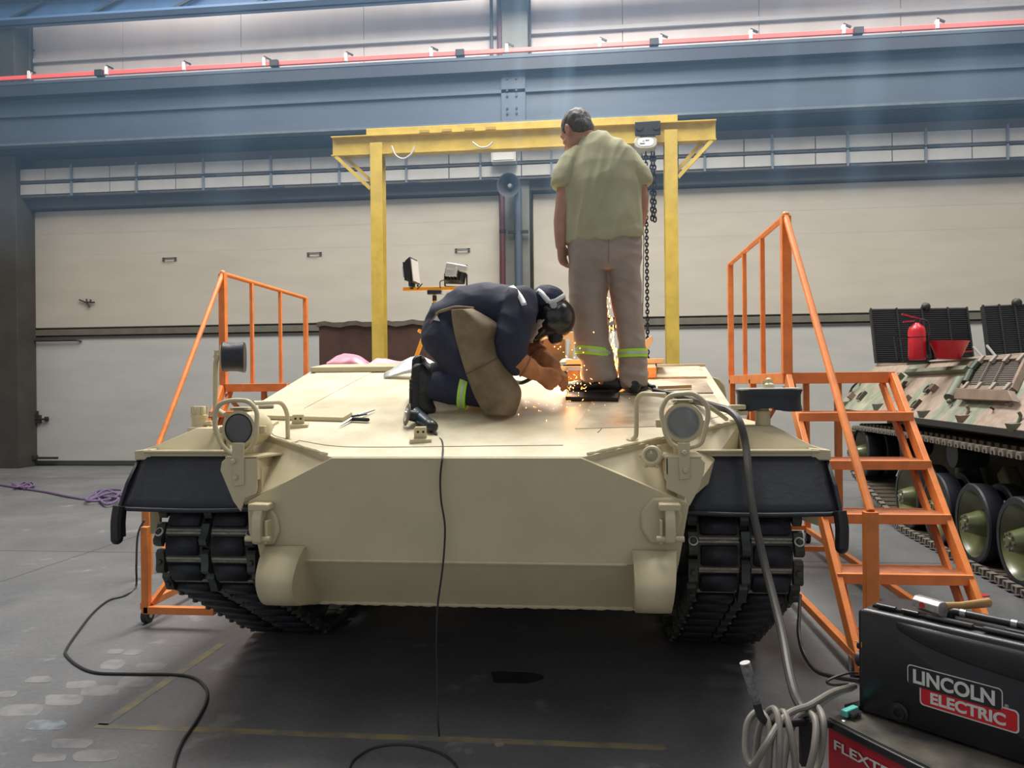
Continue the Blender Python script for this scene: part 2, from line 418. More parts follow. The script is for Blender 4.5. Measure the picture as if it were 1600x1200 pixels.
# brown strip behind the trays already is the wall; dark lintel above the gates
GX0, GX1, GX2 = xat(39), xat(784), xat(833)
GT, GB1, GB0 = 4.96, 2.675, 2.50
struct(MB().box((-1, WY - 0.06, GT + 0.17), (26.7, 0.34, 0.30)).build('trim_1', mat('lintel_brown', (0.055, 0.05, 0.055), 0.6, var=0.2, vscale=3)))
def gate(name, x0, x1, handles):
    body = MB().box(((x0 + x1) / 2, WY + 0.05, GT / 2), (x1 - x0, 0.06, GT)).build(name, BAND)
    struct(body)
    MB().box(((x0 + x1) / 2, WY - 0.01, (GT + GB1) / 2), (x1 - x0 - 0.04, 0.07, GT - GB1 - 0.01)).build('upper_panel', GATEW, body, bevel=0.008)
    MB().box(((x0 + x1) / 2, WY - 0.01, (GB0 + 0.09) / 2), (x1 - x0 - 0.04, 0.07, GB0 - 0.09)).build('lower_panel', GATEL, body, bevel=0.008)
    MB().box(((x0 + x1) / 2, WY - 0.02, (GB0 + GB1) / 2), (x1 - x0, 0.09, GB1 - GB0 - 0.06)).build('mid_rail', BAND, body, bevel=0.004)
    MB().box(((x0 + x1) / 2, WY - 0.03, GB0 - 0.015), (x1 - x0, 0.08, 0.03)).build('rail_lip', mat('rail_lip_dark', (0.05, 0.05, 0.05), 0.6), body)
    MB().box(((x0 + x1) / 2, WY - 0.015, 0.05), (x1 - x0, 0.09, 0.07)).build('bottom_rail', mat('green_black', (0.035, 0.045, 0.04), 0.6), body)
    # faint stiffener ridge on the upper leaf
    MB().box(((x0 + x1) / 2, WY - 0.045, 4.52), (x1 - x0 - 0.5, 0.004, 0.035)).build('stiffener', GATEW, body)
    MB().box(((x0 + x1) / 2, WY - 0.045, 4.10), (x1 - x0 - 0.5, 0.003, 0.02)).build('stiffener', GATEW, body)
    for (px, py) in handles:
        p = at(px, py, WY - 0.09)
        h = MB(); h.tube(roundpath([p + V((-0.12, 0.05, 0)), p + V((-0.12, 0, 0)), p + V((0.12, 0, 0)), p + V((0.12, 0.05, 0))], 0.02), 0.010, 6)
        h.box(p + V((0, 0.046, 0.03)), (0.27, 0.012, 0.02)).box(p + V((-0.12, 0.046, 0)), (0.05, 0.012, 0.08)).box(p + V((0.12, 0.046, 0)), (0.05, 0.012, 0.08))
        h.build('handle', mat('handle_steel', (0.16, 0.155, 0.15), 0.5, 0.6), body)
    return body
g1 = gate('door_1', GX0, GX1, [(263, 405), (490, 397), (722, 391)])
g2 = gate('door_2', GX2, 12.0, [])
HW = mat('gate_hardware', (0.04, 0.035, 0.033), 0.6, 0.4)
p = at(55, 655, WY - 0.1); hb = MB(); hb.tube([p + V((-0.2, 0, 0)), p + V((0.28, 0, 0))], 0.018, 8); hb.box(p + V((0.05, 0.02, 0)), (0.10, 0.06, 0.16)); hb.box(p + V((-0.14, 0.02, 0)), (0.06, 0.06, 0.10)); hb.box(p + V((0.22, 0.02, 0)), (0.05, 0.06, 0.09)); hb.box(p + V((0.05, 0.0, 0.11)), (0.03, 0.03, 0.1))
hb.build('latch_bolt', HW, g1)
p = at(83, 532, WY - 0.1); MB().tube([p + V((-0.55, 0, 0)), p + V((0.5, 0, 0)), p + V((0.56, 0.04, -0.03))], 0.02, 8).build('drop_bar', HW, g1)
p = at(135, 472, WY - 0.08); cl = MB()
for a, b in (((-0.15, 0.05), (0.02, -0.02)), ((-0.05, -0.0), (0.17, -0.01)), ((0.0, 0.06), (0.02, -0.04)), ((0.02, -0.04), (0.07, -0.1)), ((0.09, 0.05), (0.08, -0.02))):
    cl.tube([p + V((a[0], 0, a[1])), p + V((b[0], 0, b[1]))], 0.014, 6)
cl.build('cleat', HW, g1)
p = at(45, 718, WY - 0.15); fl = MB(); fl.box(p + V((-0.1, 0, 0.04)), (0.5, 0.12, 0.08)); fl.box(p + V((0.35, 0, 0.03)), (0.5, 0.05, 0.04)); fl.box(p + V((-0.22, 0, 0.12)), (0.16, 0.10, 0.16))
fl.build('floor_bolt', HW, g1)

# ---- columns
cx0, cx1 = xat(788, 13.7), xat(829, 13.7)
struct(MB().box(((cx0 + cx1) / 2, 13.84, 5.2), (cx1 - cx0, 0.24, 10.4)).build('trim_2', COLM, bevel=0.01))
struct(MB().box((xat(10, 13.6), 13.7, 5.2), (0.68, 0.5, 10.4)).build('trim_3', DARKC, bevel=0.01))
struct(MB().box((-13.4, 13.75, 3.1), (3.4, 0.6, 6.2)).build('trim_4', DARKC))
pipe = MB().tube([V((xat(786, 13.55), 13.6, 0)), V((xat(786, 13.55), 13.6, 5.1))], 0.045, 12).build('drain_pipe', mat('dark_red_paint', (0.075, 0.02, 0.028), 0.5))
for zz in (1.0, 2.6, 4.2): MB().tube([V((xat(786, 13.55), 13.6, zz)), V((xat(786, 13.55), 13.6, zz + 0.05))], 0.058, 12).build('clamp', BLACKM, pipe)
prop(pipe, 'dark red drain pipe rising beside the left gate at the column', 'pipe')
pipe = MB().tube([V((xat(811, 13.6), 13.64, 0)), V((xat(811, 13.6), 13.64, 5.0))], 0.065, 12).build('service_pipe', mat('slate_blue_paint', (0.05, 0.075, 0.11), 0.5))
MB().box((xat(811, 13.6), 13.62, zat(811, 362, 13.6)), (0.36, 0.05, 0.05)).build('clamp', BLACKM, pipe)
prop(pipe, 'thick slate blue pipe running up the face of the column', 'pipe')
for px, lab, c_, r_ in ((768, 'dark thin pipe on the upper wall left of the column', (0.05, 0.055, 0.075), 0.03), (781, 'dark red pipe on the upper wall at the column', (0.10, 0.04, 0.06), 0.055), (828, 'thin black conduit on the upper wall right of the column', (0.03, 0.035, 0.05), 0.022)):
    xx = xat(px, 13.85, 50)
    pu = MB().tube([V((xx, 13.85, 6.6)), V((xx, 13.85, 10.3))], r_, 10).build('wall_pipe', mat('wallpipe_%d' % px, c_, 0.5)); prop(pu, lab, 'pipe')
    MB().box((xx, 13.9, 8.9), (0.14, 0.06, 0.05)).build('bracket', BLACKM, pu)
for px, lab_ in ((35, 'thin dark conduit next to the left corner column on the upper wall'), (46, 'thin dark conduit on the pale cladding, its twin stands between it and the corner column')):
    xx = xat(px, 13.85, 90)
    pu = MB().tube([V((xx, 13.85, 7.0)), V((xx, 13.85, 8.9))], 0.025, 8).build('wall_conduit', mat('conduit_brown', (0.07, 0.06, 0.06), 0.5))
    MB().box((xx, 13.9, 8.1), (0.10, 0.06, 0.04)).build('bracket', BLACKM, pu)
    prop(pu, lab_, 'conduit', 'twin conduits at the corner column')
# black thin cable beside right gate
cb = MB().tube([V((xat(831, 13.8), 13.8, 0)), V((xat(831, 13.8), 13.8, 5.0))], 0.018, 8).build('gate_cable', BLACKM)
prop(cb, 'thin black cable running down between column and right gate', 'cable')

# ---- crane runway girder with conductor rail
GY = 13.2
gz0, gz1 = zat(800, 198, GY), zat(800, 90, GY)
gir = thing('runway_girder', (-1, GY, gz0), 'long blue-grey crane runway girder high along the back wall', 'girder')
MB().box((-1, GY + 0.02, (gz0 + gz1) / 2), (26.7, 0.05, gz1 - gz0)).build('web', BLUEG, gir)
MB().box((-1, GY, gz0 + 0.02), (26.7, 0.40, 0.04)).build('bottom_flange', mat('girder_flange', (0.10, 0.13, 0.165), 0.5, var=0.3, vscale=5), gir)
MB().box((-1, GY, gz1 - 0.06), (26.7, 0.40, 0.05)).build('top_flange', BLUEG, gir)
MB().box((-1, GY - 0.10, gz1 - 0.19), (26.7, 0.18, 0.20)).build('top_chord', BLUED, gir)
MB().box((-1, GY - 0.03, gz0 + 0.60), (26.7, 0.05, 0.06)).build('web_stiffener', BLUEG, gir)
MB().box((xat(806, GY), GY - 0.03, (gz0 + gz1) / 2 - 0.1), (0.42, 0.05, gz1 - gz0 - 0.35)).build('splice_plate', BLUEG, gir, bevel=0.004)
for zz in (0.25, 0.55, 0.85):
    for dx in (-0.06, 0.10):
        for dz in (-0.04, 0.05):
            MB().cyl((xat(802, GY) + dx, GY - 0.05, gz0 + zz + dz), (xat(802, GY) + dx, GY - 0.08, gz0 + zz + dz), 0.02, 6).build('bolt', BLUED, gir)
# dark plate put in for the shadow region under the girder
MB().box((-1, GY + 0.34, gz0 - 0.02), (26.7, 0.5, 0.05)).build('shade_plate', BLUED, gir)
rz0 = zat(800, 79, GY - 0.15)
rail = MB().box((-1, GY - 0.15, rz0), (26.7, 0.05, 0.075)).build('conductor_rail', mat('red_conductor', (0.95, 0.13, 0.12), 0.4), bevel=0.008)
prop(rail, 'thin bright red conductor rail along the top of the girder', 'rail')
for px, py in ((46, 117), (167, 108), (288, 100), (413, 95), (541, 88), (674, 80), (792, 74), (937, 68), (1032, 58), (1173, 50), (1318, 44), (1464, 36)):
    q = V((xat(px, GY - 0.17, 80), GY - 0.17, rz0))
    c = MB(); c.box(q + V((0, 0, 0.03)), (0.05, 0.07, 0.14)); c.build('rail_clip', WHITE, rail)
    c = MB(); c.bar(q + V((0.0, -0.01, 0.12)), q + V((0.12, -0.01, 0.06)), 0.03, 0.03); c.build('clip_arm', BLACKM, rail)
for px in (156, 429, 719, 1022, 1341, 790):
    if px == 790: continue
    q = V((xat(px, GY - 0.17, 80), GY - 0.17, rz0))
    MB().box(q + V((0, -0.01, -0.01)), (0.15, 0.10, 0.11)).build('joint_cover', BLACKM, rail, bevel=0.006)
# eave beam at the top left
ez = zat(320, 21, 13.4)
eb = thing('eave_beam', (-1, 13.4, ez), 'blue steel eave beam crossing above the upper left wall', 'beam')
MB().box((-1, 13.4, ez + 0.25), (26.7, 0.06, 0.5)).build('web', mat('eave_blue', (0.06, 0.14, 0.30), 0.5, var=0.2, vscale=3), eb)
MB().box((-1, 13.35, ez + 0.02), (26.7, 0.34, 0.04)).build('flange', mat('eave_flange', (0.09, 0.17, 0.33), 0.5), eb)
MB().box((-1, 13.3, ez + 0.42), (26.7, 0.30, 0.05)).build('upper_flange', BLUED, eb)
for k in range(16): MB().bar((-14 + k * 1.6, 13.3, ez + 0.05), (-13.2 + k * 1.6, 13.3, ez + 0.4), 0.05, 0.05).build('lacing', BLUED, eb)
# pipes above the beam
# ---- two runs of pale cable trunking on hangers
TY = 13.65
TRUNK = mat('trunking_pale_grey', (0.43, 0.435, 0.43), 0.55, var=0.12, vscale=3)
for run, (za, zb, lab) in enumerate(((zat(150, 280, TY), zat(150, 262, TY), 'upper run of pale grey cable trunking under the girder'), (zat(150, 302, TY), zat(150, 286, TY), 'lower run of pale grey cable trunking above the gates'))):
    t = thing('cable_trunking', (-1, TY, za), lab, 'trunking')
    hang = [18, 117, 218, 322, 427, 533, 637, 752, 862, 1000, 1100, 1205, 1322, 1443, 1570]
    xs = [xat(h, TY, 280) for h in hang]
    xs = [xs[0] - 2.6, xs[0] - 1.3] + xs + [xs[-1] + 1.4, xs[-1] + 2.8]
    for a, b in zip(xs[:-1], xs[1:]):
        m3 = (a + b) / 2 + 0.1
        MB().box(((a + m3) / 2, TY, (za + zb) / 2), (m3 - a - 0.015, 0.16, zb - za)).build('trunking_section', TRUNK, t, bevel=0.006)
        MB().box(((b + m3) / 2, TY, (za + zb) / 2), (b - m3 - 0.015, 0.16, zb - za)).build('trunking_section', TRUNK, t, bevel=0.006)
    for h in xs:
        MB().box((h, TY - 0.10, (za + zb) / 2 + (0.0)), (0.035, 0.03, zb - za + (0.10 if run == 0 else 0.10))).build('hanger', mat('hanger_blue', (0.13, 0.16, 0.2), 0.5), t)
        MB().box((h + 0.14, TY - 0.03, za - 0.03), (0.18, 0.10, 0.03)).build('bracket', BLUED, t)
    MB().box((-1, TY + 0.02, za - 0.03), (26.7, 0.16, 0.035)).build('bearer', mat('bearer_brown', (0.07, 0.055, 0.05), 0.6), t)
# ---- junction box and horn loudspeaker on the column
q = at(787, 243, 13.4)
jb = MB().box(q + V((0, 0.055, 0)), (0.44, 0.21, 0.24)).build('junction_box', mat('box_grey', (0.45, 0.46, 0.45), 0.5), bevel=0.01); prop(jb, 'pale grey junction box on the column above the horn loudspeaker', 'box')
MB().box(q + V((0, -0.055, 0)), (0.38, 0.015, 0.19)).build('lid', mat('box_lid', (0.5, 0.51, 0.5), 0.5), jb, bevel=0.006)
q = at(796, 290, 13.1)
hs = thing('horn_loudspeaker', q + V((0, 0.4, 0)), 'dark round horn loudspeaker mounted on the column', 'loudspeaker')
hm = mat('horn_grey', (0.03, 0.034, 0.04), 0.5)
hv = V((-0.1, -1, -0.12)).normalized()
MB().lathe([(0.05, 0.0), (0.07, 0.12), (0.115, 0.25), (0.19, 0.36), (0.205, 0.37), (0.205, 0.385), (0.185, 0.38), (0.11, 0.26), (0.05, 0.18), (0.01, 0.17)], q - hv * 0.30, hv, 28).build('horn', hm, hs)
MB().lathe([(0.001, 0.20), (0.03, 0.21), (0.045, 0.25), (0.03, 0.29), (0.001, 0.30)], q - hv * 0.30, hv, 16).build('driver_cone', mat('horn_light', (0.25, 0.26, 0.27), 0.4), hs)
MB().lathe([(0.08, -0.14), (0.085, -0.12), (0.085, 0.0), (0.06, 0.02)], q - hv * 0.30, hv, 20).build('driver', hm, hs)
MB().bar(q + V((0.02, 0.35, 0.25)), q + V((0, 0.2, 0.05)), 0.05, 0.03).build('bracket', hm, hs)
# ---- the rest of the hall: side walls and roof with skylight openings
struct(MB().box((-14.6, 3.2, 5.25), (0.3, 23, 10.5)).build('wall_left', CLAD))
struct(MB().box((12.6, 3.2, 5.25), (0.3, 23, 10.5)).build('wall_right', CLAD))
cb_ = MB()
xs = sorted({-14.8, 12.8} | {s[0] - s[2] / 2 for s in SKYLIGHTS} | {s[0] + s[2] / 2 for s in SKYLIGHTS})
ys = sorted({-8.0, 14.5} | {s[1] - s[3] / 2 for s in SKYLIGHTS} | {s[1] + s[3] / 2 for s in SKYLIGHTS})
for i in range(len(xs) - 1):
    for j in range(len(ys) - 1):
        mx_, my_ = (xs[i] + xs[i + 1]) / 2, (ys[j] + ys[j + 1]) / 2
        if any(abs(mx_ - s[0]) < s[2] / 2 and abs(my_ - s[1]) < s[3] / 2 for s in SKYLIGHTS): continue
        cb_.box((mx_, my_, 10.6), (xs[i + 1] - xs[i], ys[j + 1] - ys[j], 0.15))
struct(cb_.build('ceiling', mat('roof_sheet', (0.42, 0.43, 0.44), 0.6), smooth=0))

# ================================================================== rust-brown container behind the vehicle
BRN = mat('rust_brown_paint', (0.085, 0.040, 0.030), 0.6, var=0.35, vscale=4, detail=6)
ca, cbp = at(498, 505, 11.7), at(668, 498, 11.7)
ct = thing('storage_container', V(((ca.x + cbp.x) / 2, 12.1, 0)), 'rust brown steel container standing behind the tan vehicle by the gate', 'container')
MB().box(((ca.x + cbp.x) / 2, 12.1, ca.z / 2), (cbp.x - ca.x, 0.8, ca.z - 0.02)).build('body', BRN, ct, bevel=0.01)
lip = MB(); k = 14
for i in range(k):
    x0 = ca.x - 0.02 + (cbp.x - ca.x + 0.04) * i / k; x1 = ca.x - 0.02 + (cbp.x - ca.x + 0.04) * (i + 1) / k
    z0 = ca.z - 0.02 + 0.02 * math.sin(i * 1.7); z1 = ca.z - 0.02 + 0.02 * math.sin((i + 1) * 1.7)
    lip.hexa([V((x0, 11.66, z0 - 0.04)), V((x1, 11.66, z1 - 0.04)), V((x1, 12.5, z1 - 0.04)), V((x0, 12.5, z0 - 0.04)), V((x0, 11.66, z0 + 0.03)), V((x1, 11.66, z1 + 0.03)), V((x1, 12.5, z1 + 0.03)), V((x0, 12.5, z0 + 0.03))])
lip.build('rim', mat('rim_brown', (0.12, 0.095, 0.08), 0.7, var=0.3, vscale=8), ct)

# ================================================================== yellow gantry crane with chain hoist
QY = 10.6
gt = thing('gantry_crane', V((at(820, 560, QY).x, QY, 0)), 'yellow steel gantry crane standing over the tan vehicle', 'gantry crane')
pl, pr = at(591, 300, QY).x, at(1048, 300, QY).x
zt = at(820, 218, QY).z
def ibeam_col(x):
    m = MB(); m.box((x, QY, zt / 2 + 0.1), (0.012, 0.17, zt - 0.16)); m.box((x, QY - 0.09, zt / 2 + 0.1), (0.17, 0.014, zt - 0.16)); m.box((x, QY + 0.09, zt / 2 + 0.1), (0.17, 0.014, zt - 0.16)); return m
for x, lean in ((pl, 0.05), (pr, 0.03)):
    ibeam_col(x).build('post', YELLOW, gt)
    MB().box((x, QY, 0.05), (0.22, 1.8, 0.10)).build('foot_beam', YELLOW, gt, bevel=0.006)
    for s in (-1, 1):
        MB().cyl((x - 0.03, QY + s * 0.8, 0.06), (x + 0.03, QY + s * 0.8, 0.06), 0.06, 16).build('wheel', BLACKM, gt)
bl, br = at(520, 224, QY).x, at(1118, 200, QY).x
bm_ = MB(); bm_.box(((bl + br) / 2, QY, zt), (br - bl, 0.014, 0.26)); bm_.box(((bl + br) / 2, QY, zt + 0.13), (br - bl, 0.16, 0.016)); bm_.box(((bl + br) / 2, QY, zt - 0.13), (br - bl, 0.16, 0.016))
bm_.build('beam', YELLOW, gt)
tl, tr = at(574, 206, QY).x, at(1058, 186, QY).x
t_ = MB(); t_.box(((tl + tr) / 2, QY, zt + 0.185), (tr - tl, 0.12, 0.09)); t_.build('top_channel', YELLOW, gt, bevel=0.004)
for px in (665, 700, 735, 768):
    x = at(px, 206, QY).x; MB().box((x, QY - 0.075, zt + 0.15), (0.14, 0.03, 0.035)).build('stop_lug', mat('worn_yellow', (0.35, 0.25, 0.05), 0.6), gt)
for x, e, s in ((pl, bl, 1), (pr, br, -1)):
    for dy in (-0.05, 0.05):
        MB().bar((e + s * (0.06 + (0.12 if dy > 0 else 0)), QY + dy, zt - 0.14), (x - s * 0.09, QY + dy, zt - 0.62 + (0.12 if dy > 0 else 0)), 0.05, 0.05).build('brace', YELLOW, gt)
# loop of supply cable hanging under the beam
WC = mat('pale_cable', (0.45, 0.46, 0.46), 0.5)
for pts in (((612, 228), (618, 242), (630, 248), (643, 240), (648, 228)), ((738, 222), (750, 230), (762, 229), (770, 222))):
    MB().tube(crom([at(a, b, QY - 0.1) for a, b in pts], 6), 0.012, 6).build('supply_cable', WC, gt)
# hoist
HY = QY - 0.02
hq = at(1008, 226, HY)
ho = thing('chain_hoist', hq, 'pale grey chain hoist hanging from the yellow gantry beam', 'hoist')
for sy in (-0.12, 0.12): MB().box(at(1011, 203, HY) + V((0, sy, -0.02)), (0.34, 0.03, 0.19)).build('trolley_plate', BLACKM, ho, bevel=0.008)
MB().box(at(1011, 203, HY) + V((0, 0, -0.115)), (0.20, 0.26, 0.03)).build('trolley_axle', BLACKM, ho)
for sx in (-0.11, 0.11):
    MB().cyl(at(1011, 203, HY) + V((sx, -0.15, 0.0)), at(1011, 203, HY) + V((sx, -0.135, 0.0)), 0.05, 16).build('trolley_wheel', BLACKM, ho)
hp = []
for k in range(28):
    a = 2 * math.pi * k / 28; ca_, sa_ = math.cos(a), math.sin(a)
    hp.append(hq + V((0.15 * math.copysign(abs(ca_) ** 0.7, ca_), -0.12, 0.092 * math.copysign(abs(sa_) ** 0.7, sa_))))
MB().prism(hp, (0, 0.24, 0)).build('housing', mat('hoist_grey', (0.42, 0.43, 0.38), 0.45), ho, bevel=0.012)
bp2 = [hq + V((0.105 * math.copysign(abs(math.cos(a)) ** 0.7, math.cos(a)), -0.121, 0.058 * math.copysign(abs(math.sin(a)) ** 0.7, math.sin(a)))) for a in [2 * math.pi * k / 28 for k in range(28)]]
bdg = MB().prism(bp2, (0, -0.004, 0)).build('badge', mat('hoist_badge', (0.72, 0.74, 0.73), 0.4), ho)
for x_, z_, w_ in ((0.02, 0.018, 0.05), (-0.03, 0.010, 0.016), (-0.045, -0.022, 0.07)): MB().box(hq + V((x_, -0.126, z_)), (w_, 0.003, 0.014)).build('badge_print', mat('badge_ink', (0.08, 0.08, 0.09), 0.5), bdg)
def chain(mb, a, b, pitch, wire, wid):
    a, b = V(a), V(b); n = int((b - a).length / pitch); d = (b - a) / n; t = d.normalized()
    s, u = frame_from(t, V((0, 1, 0)))
    for i in range(n):
        c = a + d * (i + 0.5); sd = s if i % 2 else u; L2 = pitch * 0.72
        pts = [c + t * (L2 * math.cos(q)) + sd * (wid * math.sin(q)) for q in [2 * math.pi * k / 8 for k in range(8)]]
        mb.tube(pts, wire, 4, closed=True)
CH = mat('chain_steel', (0.035, 0.035, 0.04), 0.45, 0.6)
for nm, px, py1, wire in (('load_chain', 1018, 344, 0.011), ('load_chain', 1022, 346, 0.011), ('hand_chain', 1009, 600, 0.009)):
    a = at(px, 238, HY - 0.05); b = at(px, py1, HY - 0.05); b.x = a.x + (0.0)
    c = MB(); chain(c, a, b, 0.055 if nm == 'load_chain' else 0.045, wire, 0.02); o = c.build(nm, CH, ho, smooth=0, fix=False); o['kind'] = 'stuff'
MB().tube([at(1003, 240, HY), at(1006, 380, HY), at(1003, 560, HY)], 0.006, 5).build('pull_cord', BLACKM, ho)

# ================================================================== TAN TRACKED VEHICLE (axis along +Y)
XC = -0.585
def H(h, y, z): return V((XC + h, y, z))
tank = thing('armoured_vehicle', V((XC, 6.4, 0)), 'tan tracked armoured vehicle hull without turret, two workers on its sloped deck', 'armoured vehicle')
GS = (1.60 - 1.19) / (5.0 - 3.2)
def gz(y): return 1.19 + GS * (y - 3.2)          # glacis height at y
GN = V((0, -GS, 1)).normalized()                 # glacis normal
def on_gl(px, py): return atplane(px, py, V((0, 3.2, 1.19)), GN)
GFRAME = Matrix(((1, 0, 0), (0, GN.z, GN.y), (0, -GN.y, GN.z))).transposed()
GROT = Matrix.Rotation(math.atan(GS), 3, 'X')
DECK = mat('tan_deck_paint', (0.66, 0.605, 0.445), 0.42, col2=(0.46, 0.39, 0.25), vscale=2.3, detail=11, ramp=(0.33, 0.60), bump=0.06, bscale=35, rvar=0.14)
SCUFF = mat('scuffed_tan', (0.60, 0.54, 0.39), 0.42, col2=(0.27, 0.20, 0.13), vscale=4, detail=9, ramp=(0.33, 0.62), rvar=0.12, bump=0.06)
TH = 0.035
# glacis
gl = [H(-0.545, 3.215, gz(3.215)), H(0.545, 3.215, gz(3.215)), H(1.285, 3.74, gz(3.74)), H(1.30, 5.0, 1.60), H(-1.30, 5.0, 1.60), H(-1.285, 3.74, gz(3.74))]
MB().plate(gl, TH).build('glacis_plate', DECK, tank, bevel=0.004)
# engine cover plate seam on the glacis (slim raised sheets, left wing sheet lies a few millimetres proud)
def raised(name, pts, h, m=DECK, bevel=0.004):
    return MB().prism([V(p) for p in pts], GN * h).build(name, m, tank, bevel=bevel)
raised('cover_plate', [H(-1.24, 3.95, gz(3.95)), H(-0.98, 3.95, gz(3.95)), H(-0.86, 4.95, gz(4.95)), H(-1.24, 4.95, gz(4.95))], 0.004)
raised('cover_plate', [H(0.72, 4.28, gz(4.28)), H(1.24, 4.28, gz(4.28)), H(1.24, 4.62, gz(4.62)), H(0.72, 4.62, gz(4.62))], 0.008, SCUFF)
raised('cover_plate', [H(0.66, 4.66, gz(4.66)), H(1.26, 4.66, gz(4.66)), H(1.26, 4.96, gz(4.96)), H(0.66, 4.96, gz(4.96))], 0.012, SCUFF)
raised('cover_plate', [H(0.50, 3.62, gz(3.62)), H(1.02, 3.66, gz(3.66)), H(1.24, 3.86, gz(3.86)), H(1.24, 4.24, gz(4.24)), H(0.60, 4.24, gz(4.24))], 0.003, SCUFF)
# nose plates
NX = 0.03
nose = [H(-0.535 + NX * 0, 3.2, 1.19), H(-0.945 + NX, 3.215, 1.0), H(-0.90 + NX, 3.23, 0.74), H(0.90 + NX, 3.23, 0.74), H(0.945 + NX, 3.215, 1.0), H(0.535, 3.2, 1.19)]
MB().plate(nose, 0.035).build('nose_plate', TAN, tank, bevel=0.003)
low = [H(-0.90 + NX, 3.24, 0.735), H(-0.88 + NX, 3.43, 0.50), H(0.88 + NX, 3.43, 0.50), H(0.90 + NX, 3.24, 0.735)]
MB().plate(low, 0.035).build('lower_nose_plate', TAN, tank, bevel=0.003)
def bead(a, b, r=0.006, m=TAN, n=None):
    a, b = V(a), V(b); k = n or max(6, int((b - a).length / 0.02)); mb = MB()
    mb.tube([a.lerp(b, i / k) for i in range(k + 1)], [r * (1 + 0.25 * math.sin(i * 2.1) + 0.15 * math.sin(i * 5.3)) for i in range(k + 1)], 6)
    return mb.build('weld_bead', m, tank)
bead(H(-0.72, 3.228, 0.742), H(0.72, 3.228, 0.742), 0.007)
bead(H(-0.78, 3.425, 0.503), H(0.80, 3.425, 0.503), 0.008)
for s in (-1, 1):
    bead(H(s * 0.56, 3.215, 1.205), H(s * 1.28, 3.735, gz(3.735) + 0.004), 0.007)
    # corner plate between glacis edge, nose plate and fender
    A, C = H(s * 0.54, 3.232, 1.182), H(s * 1.28, 3.738, gz(3.738) - 0.003)
    D, B = H(s * 1.28, 3.74, 1.15), H(s * 0.955, 3.245, 0.99)
    p = [A, B, C] if s > 0 else [A, C, B]
    m = MB().plate([A, C, B] if s < 0 else [A, B, C], 0.02); m.plate([B, C, D] if s < 0 else [B, D, C], 0.02)
    m.build('corner_plate', TAN, tank, smooth=15)
    # hull side between the tracks, upper side above the sponson
    MB().prism([H(s * 0.935 + 0.03, 3.26, 1.14), H(s * 0.935 + 0.03, 9.9, 1.14), H(s * 0.86 + 0.03, 9.9, 0.5), H(s * 0.86 + 0.03, 3.46, 0.5), H(s * 0.885 + 0.03, 3.28, 0.74), H(s * 0.93 + 0.03, 3.25, 1.0)], (-s * 0.03, 0, 0)).build('hull_side', TAN, tank, smooth=15)
    MB().prism([H(s * 1.28, 3.745, 1.14), H(s * 1.28, 9.9, 1.14), H(s * 1.28, 9.9, 1.62), H(s * 1.28, 5.0, 1.595), H(s * 1.28, 3.745, gz(3.745) - 0.01)], (-s * 0.03, 0, 0)).build('upper_side', TAN, tank)
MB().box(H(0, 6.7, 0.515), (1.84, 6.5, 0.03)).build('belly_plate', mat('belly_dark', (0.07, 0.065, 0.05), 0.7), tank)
MB().box(H(0, 7.46, 1.60), (2.60, 4.92, 0.035)).build('roof_plate', DECK, tank, bevel=0.004)
MB().box(H(0, 9.92, 1.05), (2.58, 0.04, 1.1)).build('rear_plate', TAN, tank)
# thick rim plates where glacis meets roof
q0, q1 = at(502, 583, 4.98), at(632, 577, 4.98)
MB().prism([H(-1.28, 4.93, 1.59), H(-0.62, 4.93, 1.59), H(-0.62, 5.2, 1.615), H(-1.28, 5.2, 1.615)], (0, 0, 0.035)).build('roof_rim', TAN, tank, bevel=0.006)
MB().prism([H(-1.20, 5.1, 1.615), H(-0.40, 5.1, 1.615), H(-0.40, 5.6, 1.617), H(-1.20, 5.6, 1.617)], (0, 0, 0.012)).build('roof_rim', TAN, tank, bevel=0.006)
MB().prism([H(0.62, 5.0, 1.60), H(1.10, 5.0, 1.60), H(1.26, 5.9, 1.617), H(0.62, 5.9, 1.617)], (0, 0, 0.012)).build('roof_rim', TAN, tank, bevel=0.006)
# tan stowage cover seen past the right roof edge
sc_ = MB()
pp = [at(a, b, 4.9) for a, b in ((1092, 600), (1098, 589), (1112, 588), (1124, 592), (1132, 602), (1136, 622), (1120, 624))]
sc_.prism(pp, (0.0, 0.35, 0.0)).build('side_bin', mat('tan_canvas', (0.50, 0.44, 0.26), 0.8, var=0.2, vscale=12), tank, bevel=0.008)
# bolt lugs with two holes on the glacis
def lug(px, py, w_, h_, rz=0.25):
    c = on_gl(px, py); R_ = Matrix.Rotation(rz, 3, 'Z'); m = MB()
    m.box(c + R_ @ V((0, 0, 0.006)), (w_ + 0.04, 0.05, 0.022), R_ @ GROT)
    up = R_ @ GN; sx = R_ @ V((1, 0, 0)); ny = up.cross(sx)
    a = c + sx * (-w_ / 2) + up * 0.01; prof = [a, a + sx * w_, a + sx * (w_ * 0.97) + up * h_, a + sx * (w_ * 0.12) + up * h_, a + up * (h_ * 0.82)]
    m.prism(prof, ny * 0.014)
    o = m.build('lug', TAN, tank, bevel=0.002)
    for k in (0.3, 0.72):
        q = a + sx * (w_ * k) + up * (h_ * 0.62); sgn = -1 if ny.y > 0 else 1
        fr = q + (ny * 0.0005 if ny.y < 0 else ny * -0.0005)
        fr = q - ny * 0.002 if ny.y > 0 else q + ny * 0.016
        MB().cyl(fr, fr + ny * 0.001, 0.006, 10).build('bolt_hole', BLACKM, o)
lug(657, 690, 0.058, 0.058)
lug(466, 667, 0.060, 0.052)
